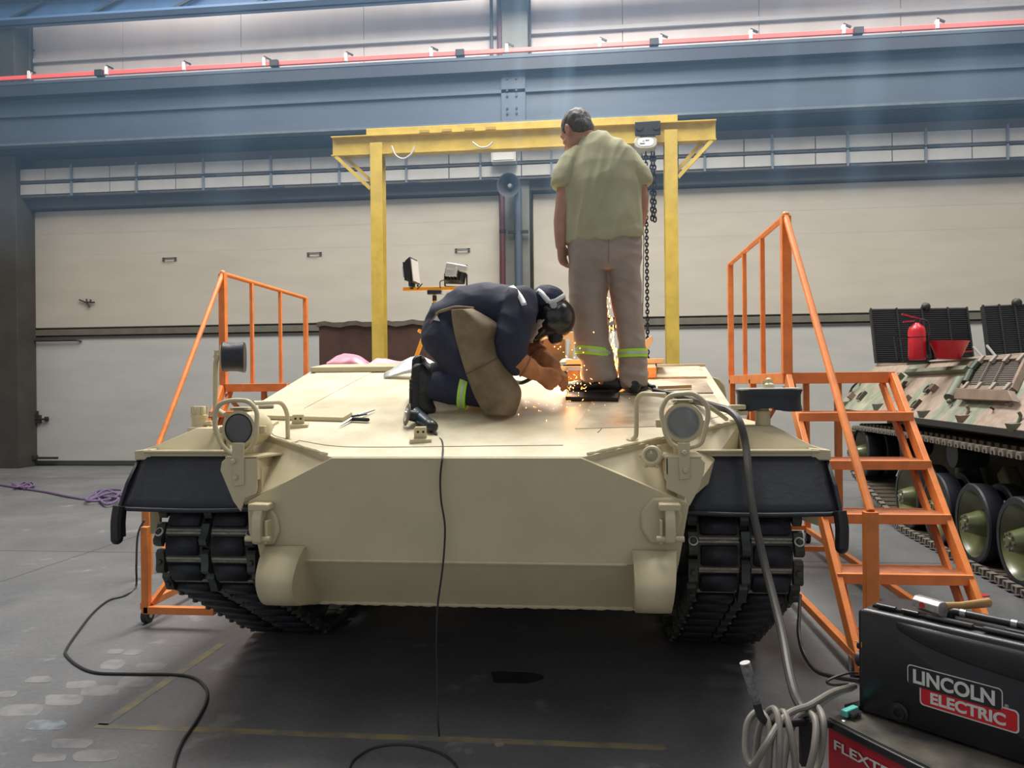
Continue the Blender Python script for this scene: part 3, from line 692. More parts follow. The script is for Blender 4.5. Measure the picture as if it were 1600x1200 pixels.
# thick loose-edged hatch slab on the left of the glacis
a = [on_gl(*p) for p in ((398, 657), (540, 661), (552, 650), (540, 646), (398, 646))]
MB().prism([on_gl(395, 655), on_gl(536, 659), on_gl(551, 650), on_gl(545, 645), on_gl(395, 645)], GN * 0.022).build('hatch_slab', TAN, tank, bevel=0.004)
MB().prism([on_gl(403, 668), on_gl(424, 668), on_gl(436, 661), on_gl(410, 661)], GN * 0.014).build('stop_block', TAN, tank, bevel=0.002)
# scribed cable-thin seams on the glacis
SEAM = mat('seam_dark', (0.10, 0.09, 0.07), 0.7)
MB().tube(crom([on_gl(*p) + GN * 0.001 for p in ((428, 667), (424, 676), (435, 683), (470, 689), (520, 697), (580, 699), (690, 698), (780, 697), (880, 696))], 8), 0.0016, 5).build('seam', SEAM, tank)
MB().tube(crom([on_gl(*p) + GN * 0.001 for p in ((925, 645), (938, 652), (942, 662), (939, 671), (934, 676))], 6), 0.002, 5).build('seam', SEAM, tank)
MB().tube([on_gl(540, 560 + 26) + GN * 0.001, on_gl(468, 640) + GN * 0.001], 0.0016, 5).build('seam', SEAM, tank)
# sponsons, fenders, mudflaps
for s in (-1, 1):
    hs_ = lambda h, y, z: H(s * h, y, z)
    sec = [(1.62, 1.165), (1.62, 1.195), (1.56, 1.212), (1.43, 1.292), (1.27, 1.292), (1.27, 1.165)]
    f0 = [hs_(h, 3.56 if h > 1.5 else (3.74 if z > 1.2 else 3.66), z) for h, z in sec]; f1 = [hs_(h, 9.8, z) for h, z in sec]
    nn = len(sec); m = MB().add(f0 + f1, [tuple(range(nn)), tuple(range(2 * nn - 1, nn - 1, -1))] + [(i, (i + 1) % nn, nn + (i + 1) % nn, nn + i) for i in range(nn)])
    m.build('sponson', TAN, tank, bevel=0.006, smooth=25)
    MB().box(hs_(1.295, 6.75, 1.158), (0.68, 6.3, 0.025)).build('fender', TAN, tank, bevel=0.003)
    lp = MB(); lp.box(hs_(1.27, 3.56, 1.176), (0.60, 0.10, 0.014)); lp.box(hs_(1.27, 3.516, 1.176), (0.60, 0.016, 0.045)); lp.box(hs_(1.275, 3.51, 1.190), (0.60, 0.026, 0.012))
    lp.build('fender_lip', TAN, tank, bevel=0.003)
    MB().prism([hs_(1.54, 3.505, 1.150), hs_(1.625, 3.505, 1.150), hs_(1.625, 3.505, 1.195), hs_(1.54, 3.505, 1.203)], (0, 0.10, 0)).build('fender_corner', TAN, tank, bevel=0.005)
    # rubber mudflap: slanted sheet with rolled bottom edge and hanging outer strap
    top, bot = [], []
    n = 14
    rows = []
    for j in range(7):
        t = j / 6
        r_ = []
        for i in range(n + 1):
            k = i / n; h = (0.985 + 0.0 * t) * (1 - k) + (1.60 + 0.015 * t) * k
            y = 3.512 - 0.135 * t + 0.010 * math.sin(k * 5 + 1) * t; z = 1.165 - 0.225 * t - 0.012 * math.sin(k * 3.2) * t * (1 - k)
            if k > 0.93: y += (k - 0.93) * 0.35
            r_.append(hs_(h, y, z))
        rows.append(r_)
    m = MB().grid(rows); fl_ = m.build('mudflap', BLK_RUB, tank, smooth=60)
    sd = fl_.modifiers.new('solid', 'SOLIDIFY'); sd.thickness = 0.012; sd.offset = 0
    MB().tube([p + V((0, -0.004, -0.004)) for p in rows[-1]], 0.010, 8).build('rolled_edge', BLK_RUB, fl_)
    st = MB()   # outer return: strap that hangs below the corner
    c = rows[-1][-1]
    pts = [hs_(1.612, 3.515, 1.15), hs_(1.622, 3.44, 1.05), hs_(1.630, 3.385, 0.935), hs_(1.628, 3.37, 0.86), hs_(1.62, 3.36, 0.80)]
    for a, b in zip(pts[:-1], pts[1:]):
        wv = V((0, 0.055, 0.0)); tv = V((s * 0.007, 0, 0))
        st.hexa([a - tv, a + tv, a + wv + tv, a + wv - tv, b - tv, b + tv, b + wv + tv, b + wv - tv])
    st.build('side_return', BLK_RUB, fl_, smooth=60)
    cap_ = MB(); cap_.tube(crom([hs_(1.616, 3.368, 0.95), hs_(1.622, 3.358, 0.88), hs_(1.618, 3.352, 0.80)], 4), 0.027, 10).ball(hs_(1.618, 3.352, 0.80), 0.027).build('strap_end', BLACK, fl_)
    # tan bracket plate behind the flap
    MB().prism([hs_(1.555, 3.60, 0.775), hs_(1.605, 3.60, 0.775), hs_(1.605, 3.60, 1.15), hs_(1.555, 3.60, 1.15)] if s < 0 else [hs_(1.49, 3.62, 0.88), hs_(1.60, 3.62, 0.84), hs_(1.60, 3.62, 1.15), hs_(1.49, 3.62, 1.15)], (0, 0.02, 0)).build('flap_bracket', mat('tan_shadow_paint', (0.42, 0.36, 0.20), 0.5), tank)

# ---- lamp brackets, headlamps, guards
GLASS = mat('lamp_lens', (0.35, 0.40, 0.44), 0.08, 0.0, spec=0.9, coat=0.8)
def lamp_glass():
    m = bpy.data.materials.new('reflector'); m.use_nodes = True; b = m.node_tree.nodes['Principled BSDF']
    b.inputs['Base Color'].default_value = (0.55, 0.60, 0.63, 1); b.inputs['Metallic'].default_value = 0.9; b.inputs['Roughness'].default_value = 0.13
    return m
REFL = lamp_glass()
CLEAR = mat('clear_glass', (0.80, 0.86, 0.9), 0.05, alpha=0.14, spec=0.8)
def headlamp(cx, cy, s, black_rim):
    Y0 = 3.32
    c = at(cx, cy, Y0)
    k = 3.35 / 1200
    g = V((s * 0.12, -1, 0.02)).normalized()
    if s > 0: g = V((0.0, -1, 0.02)).normalized()
    L = thing_part = None
    R0 = 31 * k
    hl = MB().lathe([(0.35 * R0, 0.20), (0.75 * R0, 0.17), (0.97 * R0, 0.10), (R0, 0.05), (R0, 0.0), (0.96 * R0, -0.012), (0.80 * R0, -0.012), (0.78 * R0, 0.0)], c, -g, 32).build('headlamp', TAN, tank, smooth=40)
    MB().lathe([(0.78 * R0, -0.002), (0.6 * R0, 0.028), (0.3 * R0, 0.05), (0.10 * R0, 0.055)], c, -g, 32).build('reflector', REFL, hl)
    MB().lathe([(0.80 * R0, -0.004), (0.76 * R0, -0.012), (0.5 * R0, -0.020), (0.01 * R0, -0.024)], c, -g, 32, cap=False).build('lens', CLEAR, hl)
    MB().lathe([(0.80 * R0, -0.006), (0.80 * R0, -0.014), (0.74 * R0, -0.014), (0.74 * R0, -0.006)], c, -g, 32).build('rim', BLACKM if black_rim else mat('grey_rim', (0.3, 0.3, 0.28), 0.5), hl)
    MB().ball(c - g * 0.045, 0.014, 10, 6).build('bulb', STEEL, hl)
    MB().lathe([(0.020, 0.0), (0.022, 0.004), (0.018, 0.010), (0.001, 0.013)], c - g * 0.022, g, 20, cap=False).build('glint_disc', mat('glint_chrome', (0.8, 0.8, 0.8), 0.12, 1.0), hl)  # chrome disc added inside the lamp for a bright reflection
    for t in (-0.03, 0.03): MB().box(c + V((0.0, 0.01, t)) + V((0, 0, 0)), (0.001, 0.001, 0.001)).build('x', TAN, hl) if False else None
    MB().box(c + V((-s * (R0 + 0.012), 0.02, -0.005)), (0.028, 0.03, 0.034)).build('clip', TAN, hl, bevel=0.004)
    MB().box(c + V((s * (R0 + 0.006), 0.02, -0.005)), (0.018, 0.03, 0.028)).build('clip', TAN, hl, bevel=0.004)
    # hood tab on top with badge strip
    MB().box(c + V((0, 0.03, R0 + 0.004)), (0.085, 0.08, 0.014)).build('top_tab', TAN, hl, bevel=0.003)
    MB().box(c + V((0, -0.011, R0 + 0.004)), (0.05, 0.003, 0.007)).build('badge_strip', mat('badge_brown', (0.2, 0.16, 0.1), 0.5), hl)
    # neck and stub under the lamp
    MB().cyl(c + V((0, 0.06, -R0 - 0.06)), c + V((0, 0.06, -R0 + 0.02)), 0.035, 14).build('lamp_post', TAN, hl)
    return c, R0, hl
def loop(pts, r, closed=True, rr=0.05): return MB().tube(roundpath(pts, rr, 6, closed), r, 10, closed)
for s, cx, cy in ((-1, 375, 670), (1, 1067, 660)):
    c, R0, hl = headlamp(cx, cy, s, s < 0)
    Yg = 3.26
    if s < 0:
        gp = [(340, 632), (361, 625), (389, 626), (402, 642), (400, 690), (385, 708), (362, 710), (345, 694), (334, 660)]
        ext = [(396, 630), (440, 628), (449, 645), (450, 688), (458, 690)]
        yy = [3.28, 3.42, 3.46, 3.50, 3.53]
    else:
        gp = [(1032, 640), (1045, 617), (1085, 614), (1105, 632), (1107, 650), (1096, 694), (1076, 700), (1052, 698), (1040, 680)]
        ext = [(1040, 617), (1002, 615), (995, 625), (994, 682), (988, 687)]
        yy = [3.28, 3.34, 3.36, 3.38, 3.39]
    loop([at(a, b, Yg) for a, b in gp], 0.0105, True, 0.07).build('lamp_guard', TAN, tank)
    e = [at(a, b, y) for (a, b), y in zip(ext, yy)]
    gb = MB().tube(roundpath(e, 0.03, 5), 0.0105, 10); gb.lathe([(0.026, -0.004), (0.026, 0.006)], on_gl(*ext[-1]) , GN, 14)
    gb.build('guard_brace', TAN, tank)
    # rear brace of guard going back to the glacis edge
    if s > 0:
        MB().tube(roundpath([at(1100, 630, 3.27), at(1118, 642, 3.5), at(1135, 655, 3.72)], 0.05), 0.0105, 10).build('guard_brace', TAN, tank)
    else:
        MB().tube(roundpath([at(352, 648, 3.30), at(340, 640, 3.45), at(330, 648, 3.7)], 0.05), 0.0105, 10).build('guard_brace', TAN, tank)
    # folded sheet bracket
    if s < 0: outl = [(346, 722), (355, 714), (401, 714), (402, 764), (399, 772), (383, 779), (376, 800), (364, 783), (351, 752), (344, 735)]; Yb = 3.225
    else: outl = [(1040, 714), (1092, 714), (1102, 722), (1100, 738), (1094, 760), (1082, 783), (1077, 792), (1072, 778), (1041, 764)]; Yb = 3.225
    bk = MB().prism([at(a, b, Yb) for a, b in outl], (0, 0.008, 0)).build('lamp_bracket', TAN, tank, bevel=0.003)
    ca_, cb_2 = (at(352, 714, Yb), at(402, 714, Yb)) if s < 0 else (at(1040, 714, Yb), at(1096, 714, Yb))
    xin = cb_2.x if s < 0 else ca_.x; xout = ca_.x if s < 0 else cb_2.x; zt_ = ca_.z
    xe = xin + (0.06 if s < 0 else -0.03)
    MB().prism([V((xout, Yb, zt_ - 0.006)), V((xin, Yb, zt_ - 0.006)), V((xe, Yb + 0.20, zt_ - 0.006)), V((xout, Yb + 0.20, zt_ - 0.006))], (0, 0, 0.008)).build('bracket_top', TAN, bk)
    MB().box(((xin + (0.004 if s > 0 else -0.004)), Yb + 0.1, zt_ - 0.05), (0.008, 0.2, 0.10)).build('bracket_web', TAN, bk)
    st = [(362, 692), (381, 692), (381, 758), (364, 760)] if s < 0 else [(1059, 692), (1078, 692), (1078, 748), (1062, 750)]
    MB().prism([at(a, b, Yb - 0.008) for a, b in st], (0, 0.007, 0)).build('strap', TAN, bk, bevel=0.002)
    for (bx_, by_) in (((365, 721), (368, 746)) if s < 0 else ((1069, 707), (1071, 735))):
        q = at(bx_, by_, Yb - 0.010); MB().lathe([(0.012, 0), (0.012, 0.008), (0.009, 0.012)], q, (0, -1, 0), 6).build('bolt', TAN, bk)
# round port with dark glass beside the right bracket
q = at(1018, 712, 3.27); d = V((-0.35, -1, 0.35)).normalized()
po = MB().lathe([(0.045, -0.03), (0.045, 0.0), (0.038, 0.006), (0.03, 0.006), (0.028, 0.0)], q, d, 24).build('filler_port', TAN, tank)
MB().lathe([(0.029, 0), (0.02, 0.006), (0.001, 0.009)], q - d * 0.002, d, 20, cap=False).build('port_glass', mat('green_glass', (0.30, 0.29, 0.18), 0.15), po)
for k in range(6):
    a = k * math.pi / 3; s_, u_ = frame_from(d); pp = q + (s_ * math.cos(a) + u_ * math.sin(a)) * 0.047 - d * 0.012
    MB().ball(pp, 0.010, 8, 5).build('ear', TAN, po)

# ---- tow lugs and curved lower horns
for s, px in ((-1, 409), (1, 1037)):
    # base pad
    k = 1 if s < 0 else -1
    def pt(dx, y, Y): return at(px + dx * k, y, Y)
    pad = [(-20, 784), (10, 784), (27, 806), (30, 828), (22, 850), (-12, 850), (-18, 830)] if s < 0 else [(-20, 776), (12, 778), (30, 800), (32, 828), (18, 848), (-8, 848), (-22, 830)]
    if s > 0: pad = [(-16, 776), (18, 776), (36, 798), (36, 826), (22, 848), (-6, 850), (-24, 832), (-30, 806)]; pad = [(-d_, y_) for d_, y_ in pad]; pad = [(-x_, y_) for x_, y_ in pad]
    tl_ = MB().prism([pt(a_, b_, 3.223) for a_, b_ in pad], (0, -0.022, 0)).build('tow_pad', TAN, tank, bevel=0.012)
    hook = MB()
    hw = 0.020
    cx_ = at(px - (3 if s < 0 else 0), 0, 3.2).x + (-0.008 if s < 0 else 0)
    prof = [(3.215, 784), (3.155, 788), (3.125, 805), (3.118, 825), (3.125, 842), (3.15, 846), (3.165, 838), (3.16, 815), (3.185, 803), (3.21, 800)]
    P2 = [V((cx_ - hw, y_, at(px, z_, 3.2).z)) for y_, z_ in prof]
    hook.prism(P2, (2 * hw, 0, 0))
    hook.box(V((cx_, 3.18, at(px, 790, 3.2).z)), (0.088, 0.075, 0.03))
    hook.build('tow_hook', TAN, tl_, bevel=0.006)
    MB().cyl(V((cx_ - 0.055, 3.145, at(px, 838, 3.2).z)), V((cx_ + 0.055, 3.145, at(px, 838, 3.2).z)), 0.012, 12).build('tow_pin', TAN, tl_)
    MB().box(V((cx_ - s * 0.035, 3.18, at(px, 828, 3.2).z)), (0.012, 0.07, 0.10)).build('tow_cheek', TAN, tl_, bevel=0.004)
    # horn: curved shell in Y-Z, flat gusset inside
    zA = lambda y_: at(px, y_, 3.15).z
    outer, inner = s * 0.885 + 0.04, s * 0.705 + 0.04
    curve = [(3.222, 0.800), (3.19, 0.795), (3.13, 0.757), (3.085, 0.705), (3.073, 0.66), (3.09, 0.612), (3.14, 0.578), (3.23, 0.553), (3.43, 0.505)]
    cu = [(p.x, p.y) for p in crom([V((a_, b_, 0)) for a_, b_ in curve], 5)]
    rows = []
    nC = len(cu)
    for i, (y_, z_) in enumerate(cu):
        t = i / (nC - 1)
        ins = inner + s * 0.008 * t
        out_ = outer - s * 0.035 * min(1, t / 0.62)
        rows.append([H(out_, y_, z_), H((out_ + ins) / 2, y_ - 0.004, z_), H(ins, y_, z_)])
    hn = MB().grid(rows).build('nose_horn', TAN, tank, smooth=50)
    sd = hn.modifiers.new('solid', 'SOLIDIFY'); sd.thickness = 0.014; sd.offset = 0
    gus = [r_[2] for r_ in rows]; back = [H(inner - s * 0.065, 3.42, 0.515), H(inner, 3.245, 0.74)]
    MB().prism(gus + back, (s * 0.010, 0, 0)).build('horn_gusset', TAN, hn, smooth=20)
    for i in range(0, nC - 1): pass
    MB().tube([r_[2] for r_ in rows], 0.005, 6).build('horn_weld', TAN, hn)
    # outer cheek closing the side
    MB().prism([r_[0] for r_ in rows] + [H(outer - s * 0.01, 3.42, 0.74)], (-s * 0.010, 0, 0)).build('horn_cheek', TAN, hn, smooth=20)

# ---- filler caps, mirrors
cp = at(312, 668, 3.85)
fc = MB().lathe([(0.06, -0.06), (0.06, 0.0), (0.043, 0.006), (0.040, 0.012), (0.040, 0.05), (0.044, 0.055), (0.044, 0.065), (0.038, 0.068), (0.035, 0.105), (0.031, 0.112)], cp, (0, 0, 1), 20).build('filler_cap', TAN, tank)
for k in range(6):
    a = k * math.pi / 3 + 0.3; MB().box(cp + V((0.036 * math.cos(a), 0.036 * math.sin(a), 0.09)), (0.012, 0.012, 0.04), Matrix.Rotation(a, 3, 'Z')).build('cap_rib', TAN, fc)
MB().cyl(cp + V((0.03, -0.01, 0.02)), cp + V((0.075, -0.01, 0.025)), 0.014, 10).build('side_nipple', TAN, fc)
# upright mirror on the left
mb_ = at(336, 655, 3.72); mt = at(337, 560, 3.72)
MB().tube(roundpath([mb_ + V((0, 0, -0.06)), mt + V((0, 0, -0.01)), at(346, 556, 3.72)], 0.02), 0.012, 10).build('mirror_arm', TAN, tank)
mc = at(365, 558, 3.72)
def oval(c, ax, s_, u_, rs, ru, prof, n=32, pw=0.75):
    mb2 = MB(); rings = []
    for sc1, h in prof:
        ring = []
        for k in range(n):
            a = 2 * math.pi * k / n; ca1, sa1 = math.cos(a), math.sin(a)
            ring.append(c + ax * h + s_ * (rs * sc1 * math.copysign(abs(ca1) ** pw, ca1)) + u_ * (ru * sc1 * math.copysign(abs(sa1) ** pw, sa1)))
        rings.append(ring)
    vs = [p for r_ in rings for p in r_]; fs = []
    for i in range(len(rings) - 1):
        for k in range(n): fs.append((i * n + k, i * n + (k + 1) % n, (i + 1) * n + (k + 1) % n, (i + 1) * n + k))
    fs.append(tuple(range(n))); fs.append(tuple((len(rings) - 1) * n + k for k in range(n)))
    return mb2.add(vs, fs)
ax = V((0.93, 0.36, -0.03)).normalized(); sd_ = V((-0.36, 0.93, 0)).normalized(); ud = V((0, 0, 1))
mir = oval(mc, ax, sd_, ud, 0.105, 0.078, [(0.9, -0.052), (0.98, -0.045), (0.93, -0.02), (0.92, 0.02), (1.0, 0.052), (0.94, 0.056), (0.85, 0.052)]).build('mirror_hood', BLK_RUB, tank, smooth=50)
oval(mc, ax, sd_, ud, 0.085, 0.064, [(0.9, -0.060), (1.0, -0.054), (1.0, -0.05)]).build('mirror_back', TAN, mir, smooth=50)
oval(mc, ax, sd_, ud, 0.088, 0.064, [(1.0, 0.045), (1.0, 0.049)]).build('mirror_glass', mat('mirror_silver', (0.7, 0.72, 0.74), 0.03, 1.0), mir)
MB().box(mc - ax * 0.072 + V((0, 0, 0.006)), (0.03, 0.03, 0.05)).lathe([(0.014, 0), (0.014, 0.05)], at(345, 558, 3.70), (0, -1, 0), 12).build('mirror_clamp', TAN, mir)
# folded mirror lying face-down on its post on the right
pb = at(1192, 668, 3.78)
MB().lathe([(0.048, -0.05), (0.048, 0.0), (0.036, 0.008), (0.034, 0.06), (0.037, 0.066), (0.037, 0.08), (0.028, 0.082), (0.028, 0.125)], pb, (0, 0, 1), 20).build('mirror_post', TAN, tank)
mc2 = at(1201, 625, 3.78)
ud2 = V((0, 0, 1)); mir2 = oval(mc2, ud2, V((1, 0, 0)), V((0, 1, 0)), 0.153, 0.085, [(0.85, -0.035), (0.95, -0.048), (0.99, -0.045), (0.95, -0.015), (0.95, 0.025), (1.0, 0.048), (0.97, 0.052), (0.9, 0.050)], pw=0.7).build('mirror_hood', BLK_RUB, tank, smooth=50)
for v_ in mir2.data.vertices:
    if v_.co.z < mc2.z - 0.02:
        dx = (v_.co.x - mc2.x) / 0.153; v_.co.z += 0.022 * math.exp(-(dx + 0.15) ** 2 * 9) - 0.006
oval(mc2, ud2, V((1, 0, 0)), V((0, 1, 0)), 0.147, 0.080, [(1.0, 0.048), (0.98, 0.056), (0.90, 0.058)], pw=0.7).build('mirror_back', mat('mirror_back_grey', (0.5, 0.5, 0.46), 0.5), mir2, smooth=50)
kn = MB(); q = mc2 + V((0.0, 0.0, 0.055)); kn.lathe([(0.03, 0), (0.028, 0.02), (0.012, 0.03), (0.014, 0.045), (0.004, 0.052)], q, (0, 0, 1), 14); kn.bar(q + V((-0.03, 0, 0.03)), q + V((0.02, 0, 0.03)), 0.012, 0.012)
kn.build('mirror_knob', TAN, mir2)
MB().box(at(1152, 636, 3.72), (0.07, 0.06, 0.022)).build('hinge_block', TAN, tank, bevel=0.004)
MB().box(at(1153, 645, 3.74), (0.085, 0.07, 0.02)).build('hinge_block', TAN, tank, bevel=0.004)

# ---- running gear: track path in the Y-Z plane
PITCH = 0.152
def track_path():
    c1, r1 = V((3.715, 0.745)), 0.285
    c2, r2 = V((4.52, 0.355)), 0.345
    pts = [V((5.2, c1.y + r1)), V((c1.x, c1.y + r1))]
    d = c2 - c1; L_ = d.length; base = math.atan2(d.y, d.x)
    # external tangent on the lower side
    off = math.asin((r2 - r1) / L_)
    ang = base - math.pi / 2 - off
    k0 = math.pi / 2
    a_end = ang + 2 * math.pi if ang < 0 else ang
    for i in range(1, 41):
        a = math.pi / 2 + (a_end - math.pi / 2) * i / 40
        pts.append(c1 + V((math.cos(a), math.sin(a))) * r1)
    for i in range(0, 21):
        a = a_end + (1.5 * math.pi - a_end) * i / 20
        pts.append(c2 + V((math.cos(a), math.sin(a))) * r2)
    pts.append(V((7.4, c2.y - r2)))
    return pts
TP = track_path()
cum = [0]
for a, b in zip(TP[:-1], TP[1:]): cum.append(cum[-1] + (b - a).length)
def path_at(sv):
    sv = max(0, min(sv, cum[-1] - 1e-6))
    for i in range(len(cum) - 1):
        if cum[i + 1] >= sv:
            t = (sv - cum[i]) / max(1e-9, cum[i + 1] - cum[i]); return TP[i].lerp(TP[i + 1], t)
def link_mesh_build():
    m = MB()
    for x0, x1 in ((-0.205, -0.022), (0.022, 0.205)):
        m.hexa([V((x0, -0.066, -0.028)), V((x1, -0.066, -0.028)), V((x1, 0.066, -0.028)), V((x0, 0.066, -0.028)), V((x0, -0.060, 0.004)), V((x1, -0.060, 0.004)), V((x1, 0.060, 0.004)), V((x0, 0.060, 0.004))])
    for y in (-0.05, 0.05): m.tube([V((-0.225, y, -0.014)), V((0.225, y, -0.014))], 0.013, 8)
    m.cur = 1
    for x0, x1 in ((-0.200, -0.027), (0.027, 0.200)):
        for y in (-0.0605, 0.0605): m.box(((x0 + x1) / 2, y, 0.001), (x1 - x0, 0.010, 0.012)); m.box(((x0 + x1) / 2 + 0.03, y * 1.04, -0.006), (0.05, 0.008, 0.012))
    return m.mesh('track_link', [TRACK, DUSTY])
LINK = link_mesh_build()
def pad_mesh():
    m = MB(); b = [(-0.080, -0.046), (0.080, -0.046), (0.080, 0.046), (-0.080, 0.046)]
    m.hexa([V((x, y, 0.0)) for x, y in b] + [V((x * 0.95, y * 0.92, 0.034)) for x, y in b])
    bm = bmesh.new(); me = m.mesh('rubber_pad', PAD_RUB, 0); bm.from_mesh(me); bmesh.ops.bevel(bm, geom=bm.edges, offset=0.0045, segments=2, affect='EDGES'); bm.to_mesh(me); bm.free()
    me.polygons.foreach_set('use_smooth', [True] * len(me.polygons)); return me
PAD = pad_mesh()
def conn_mesh(w_, l_, h_):
    m = MB(); pr = [(-l_ / 2, -0.028), (l_ / 2, -0.028), (l_ / 2, 0.0), (l_ * 0.36, h_), (l_ * 0.1, h_ * 0.8), (-l_ * 0.1, h_ * 0.8), (-l_ * 0.36, h_), (-l_ / 2, 0.0)]
    m.prism([V((-w_ / 2, y, z)) for y, z in pr], (w_, 0, 0)); return m
ec = conn_mesh(0.040, 0.112, 0.014); ec.lathe([(0.014, 0.010), (0.014, 0.024), (0.010, 0.027)], V((0, 0, 0)), (0, 0, 1), 6)
ENDC = ec.mesh('end_connector', TRACK)
CENC = conn_mesh(0.036, 0.115, 0.020).mesh('centre_connector', mat('centre_steel', (0.075, 0.085, 0.085), 0.45, 0.5))
horn_m = MB(); horn_m.hexa([V((-0.02, -0.035, -0.028)), V((0.02, -0.035, -0.028)), V((0.02, 0.035, -0.028)), V((-0.02, 0.035, -0.028)), V((-0.010, -0.012, -0.10)), V((0.010, -0.012, -0.10)), V((0.010, 0.012, -0.10)), V((-0.010, 0.012, -0.10))])
HORN = horn_m.mesh('guide_horn', TRACK)
RINGM = MB().lathe([(0.020, 0.010), (0.022, 0.014), (0.016, 0.020), (0.015, 0.010)], V((0, 0, 0)), (0, 0, 1), 18).mesh('pale_ring', mat('pale_ring_paint', (0.6, 0.6, 0.58), 0.5))
def link_frame(p, t, xw):
    t3 = V((0, t.x, t.y)).normalized(); x3 = V((1, 0, 0)); n3 = x3.cross(t3)
    return Matrix(((x3.x, t3.x, n3.x, xw), (x3.y, t3.y, n3.y, p.x), (x3.z, t3.z, n3.z, p.y), (0, 0, 0, 1)))
nlinks = int(cum[-1] / PITCH)
s_front = cum[1] + (cum[41] - cum[1]) * 0.42
for s in (-1, 1):
    xw = XC + s * 1.245
    ph = 0.03 if s < 0 else 0.045
    for i in range(nlinks):
        sv = i * PITCH + ph + 0.076
        if sv > cum[-1] - 0.1 or sv < cum[1] - 0.75: continue
        p0, p1 = path_at(sv - 0.066), path_at(sv + 0.066)
        c = (p0 + p1) / 2; t = (p1 - p0)
        # path runs front-down; outward normal must point away from the wheel centres
        M_ = link_frame(c, t, xw)
        ctr = V((0, 4.3, 0.6)); n3 = M_.col[2].to_3d()
        if (V((0, c.x, c.y)) - ctr).dot(n3) < 0:
            M_ = link_frame(c, -t, xw)
        # keep pad faces at the path surface (pads reach outward 0.034)
        M_ = M_ @ Matrix.Translation((0, 0, -0.036))
        lk = link_mesh('track_link', LINK, tank, None, False, M_)
        WM[lk] = M_
        visible = c.x < 4.75
        for dx in (-0.1135, 0.1135):
            if visible: link_mesh('rubber_pad', PAD, lk, None, True, Matrix.Translation((dx, 0, 0)))
        dirn = 1 if M_.col[1].to_3d().dot(V((0, t.x, t.y))) > 0 else -1
        for dx in (-0.226, 0.226):
            link_mesh('end_connector', ENDC, lk, None, True, Matrix.Translation((dx, dirn * 0.076, 0.004)))
        link_mesh('centre_connector', CENC, lk, None, True, Matrix.Translation((0, dirn * 0.076, 0.004)))
        link_mesh('guide_horn', HORN, lk, None, True)
        if abs(sv - s_front) < PITCH * 0.55:
            for dx in (-0.226, 0.226): link_mesh('pale_ring', RINGM, lk, None, True, Matrix.Translation((dx, dirn * 0.076, 0.006)))
# sprockets and road wheels
def wheel(y, z, r, xw, name, sides=2):
    wd = MB()
    for dx in (-0.13, 0.13):
        wd.lathe([(r, -0.05), (r, 0.05), (r - 0.03, 0.055), (r * 0.82, 0.05), (r * 0.72, 0.0), (r * 0.3, 0.0), (r * 0.3, 0.06), (0.04, 0.07), (0.04, -0.07), (r * 0.3, -0.06), (r * 0.3, -0.02), (r * 0.72, -0.02), (r * 0.82, -0.05), (r - 0.03, -0.055)], V((xw + dx, y, z)), (1, 0, 0), 28, cap=False)
    o = wd.build(name, DARKGREEN, tank)
    t_ = MB()
    for dx in (-0.13, 0.13): t_.lathe([(r - 0.02, -0.052), (r + 0.02, -0.045), (r + 0.02, 0.045), (r - 0.02, 0.052)], V((xw + dx, y, z)), (1, 0, 0), 28)
    t_.build('tyre' if name == 'road_wheel' else 'tooth_ring', BLK_RUB if name == 'road_wheel' else TRACK, o)
for s in (-1, 1):
    wheel(3.715, 0.745, 0.19, XC + s * 1.245, 'sprocket')
    for y in (4.52, 5.3, 6.08, 6.86): wheel(y, 0.355, 0.255, XC + s * 1.245, 'road_wheel')
    MB().box(H(s * 1.0, 4.7, 0.6), (0.12, 0.5, 0.3)).build('suspension_mount', DARKGREEN, tank, bevel=0.02)
    MB().cyl(H(s * 0.9, 3.715, 0.745), H(s * 1.1, 3.715, 0.745), 0.16, 24).build('final_drive', mat('grease_black', (0.02, 0.02, 0.02), 0.4), tank)
    for k in range(10):
        a = k * math.pi / 5; MB().cyl(H(s * 1.1, 3.715 + 0.13 * math.cos(a), 0.745 + 0.13 * math.sin(a)), H(s * 1.115, 3.715 + 0.13 * math.cos(a), 0.745 + 0.13 * math.sin(a)), 0.014, 6).build('drive_bolt', BLACKM, tank)

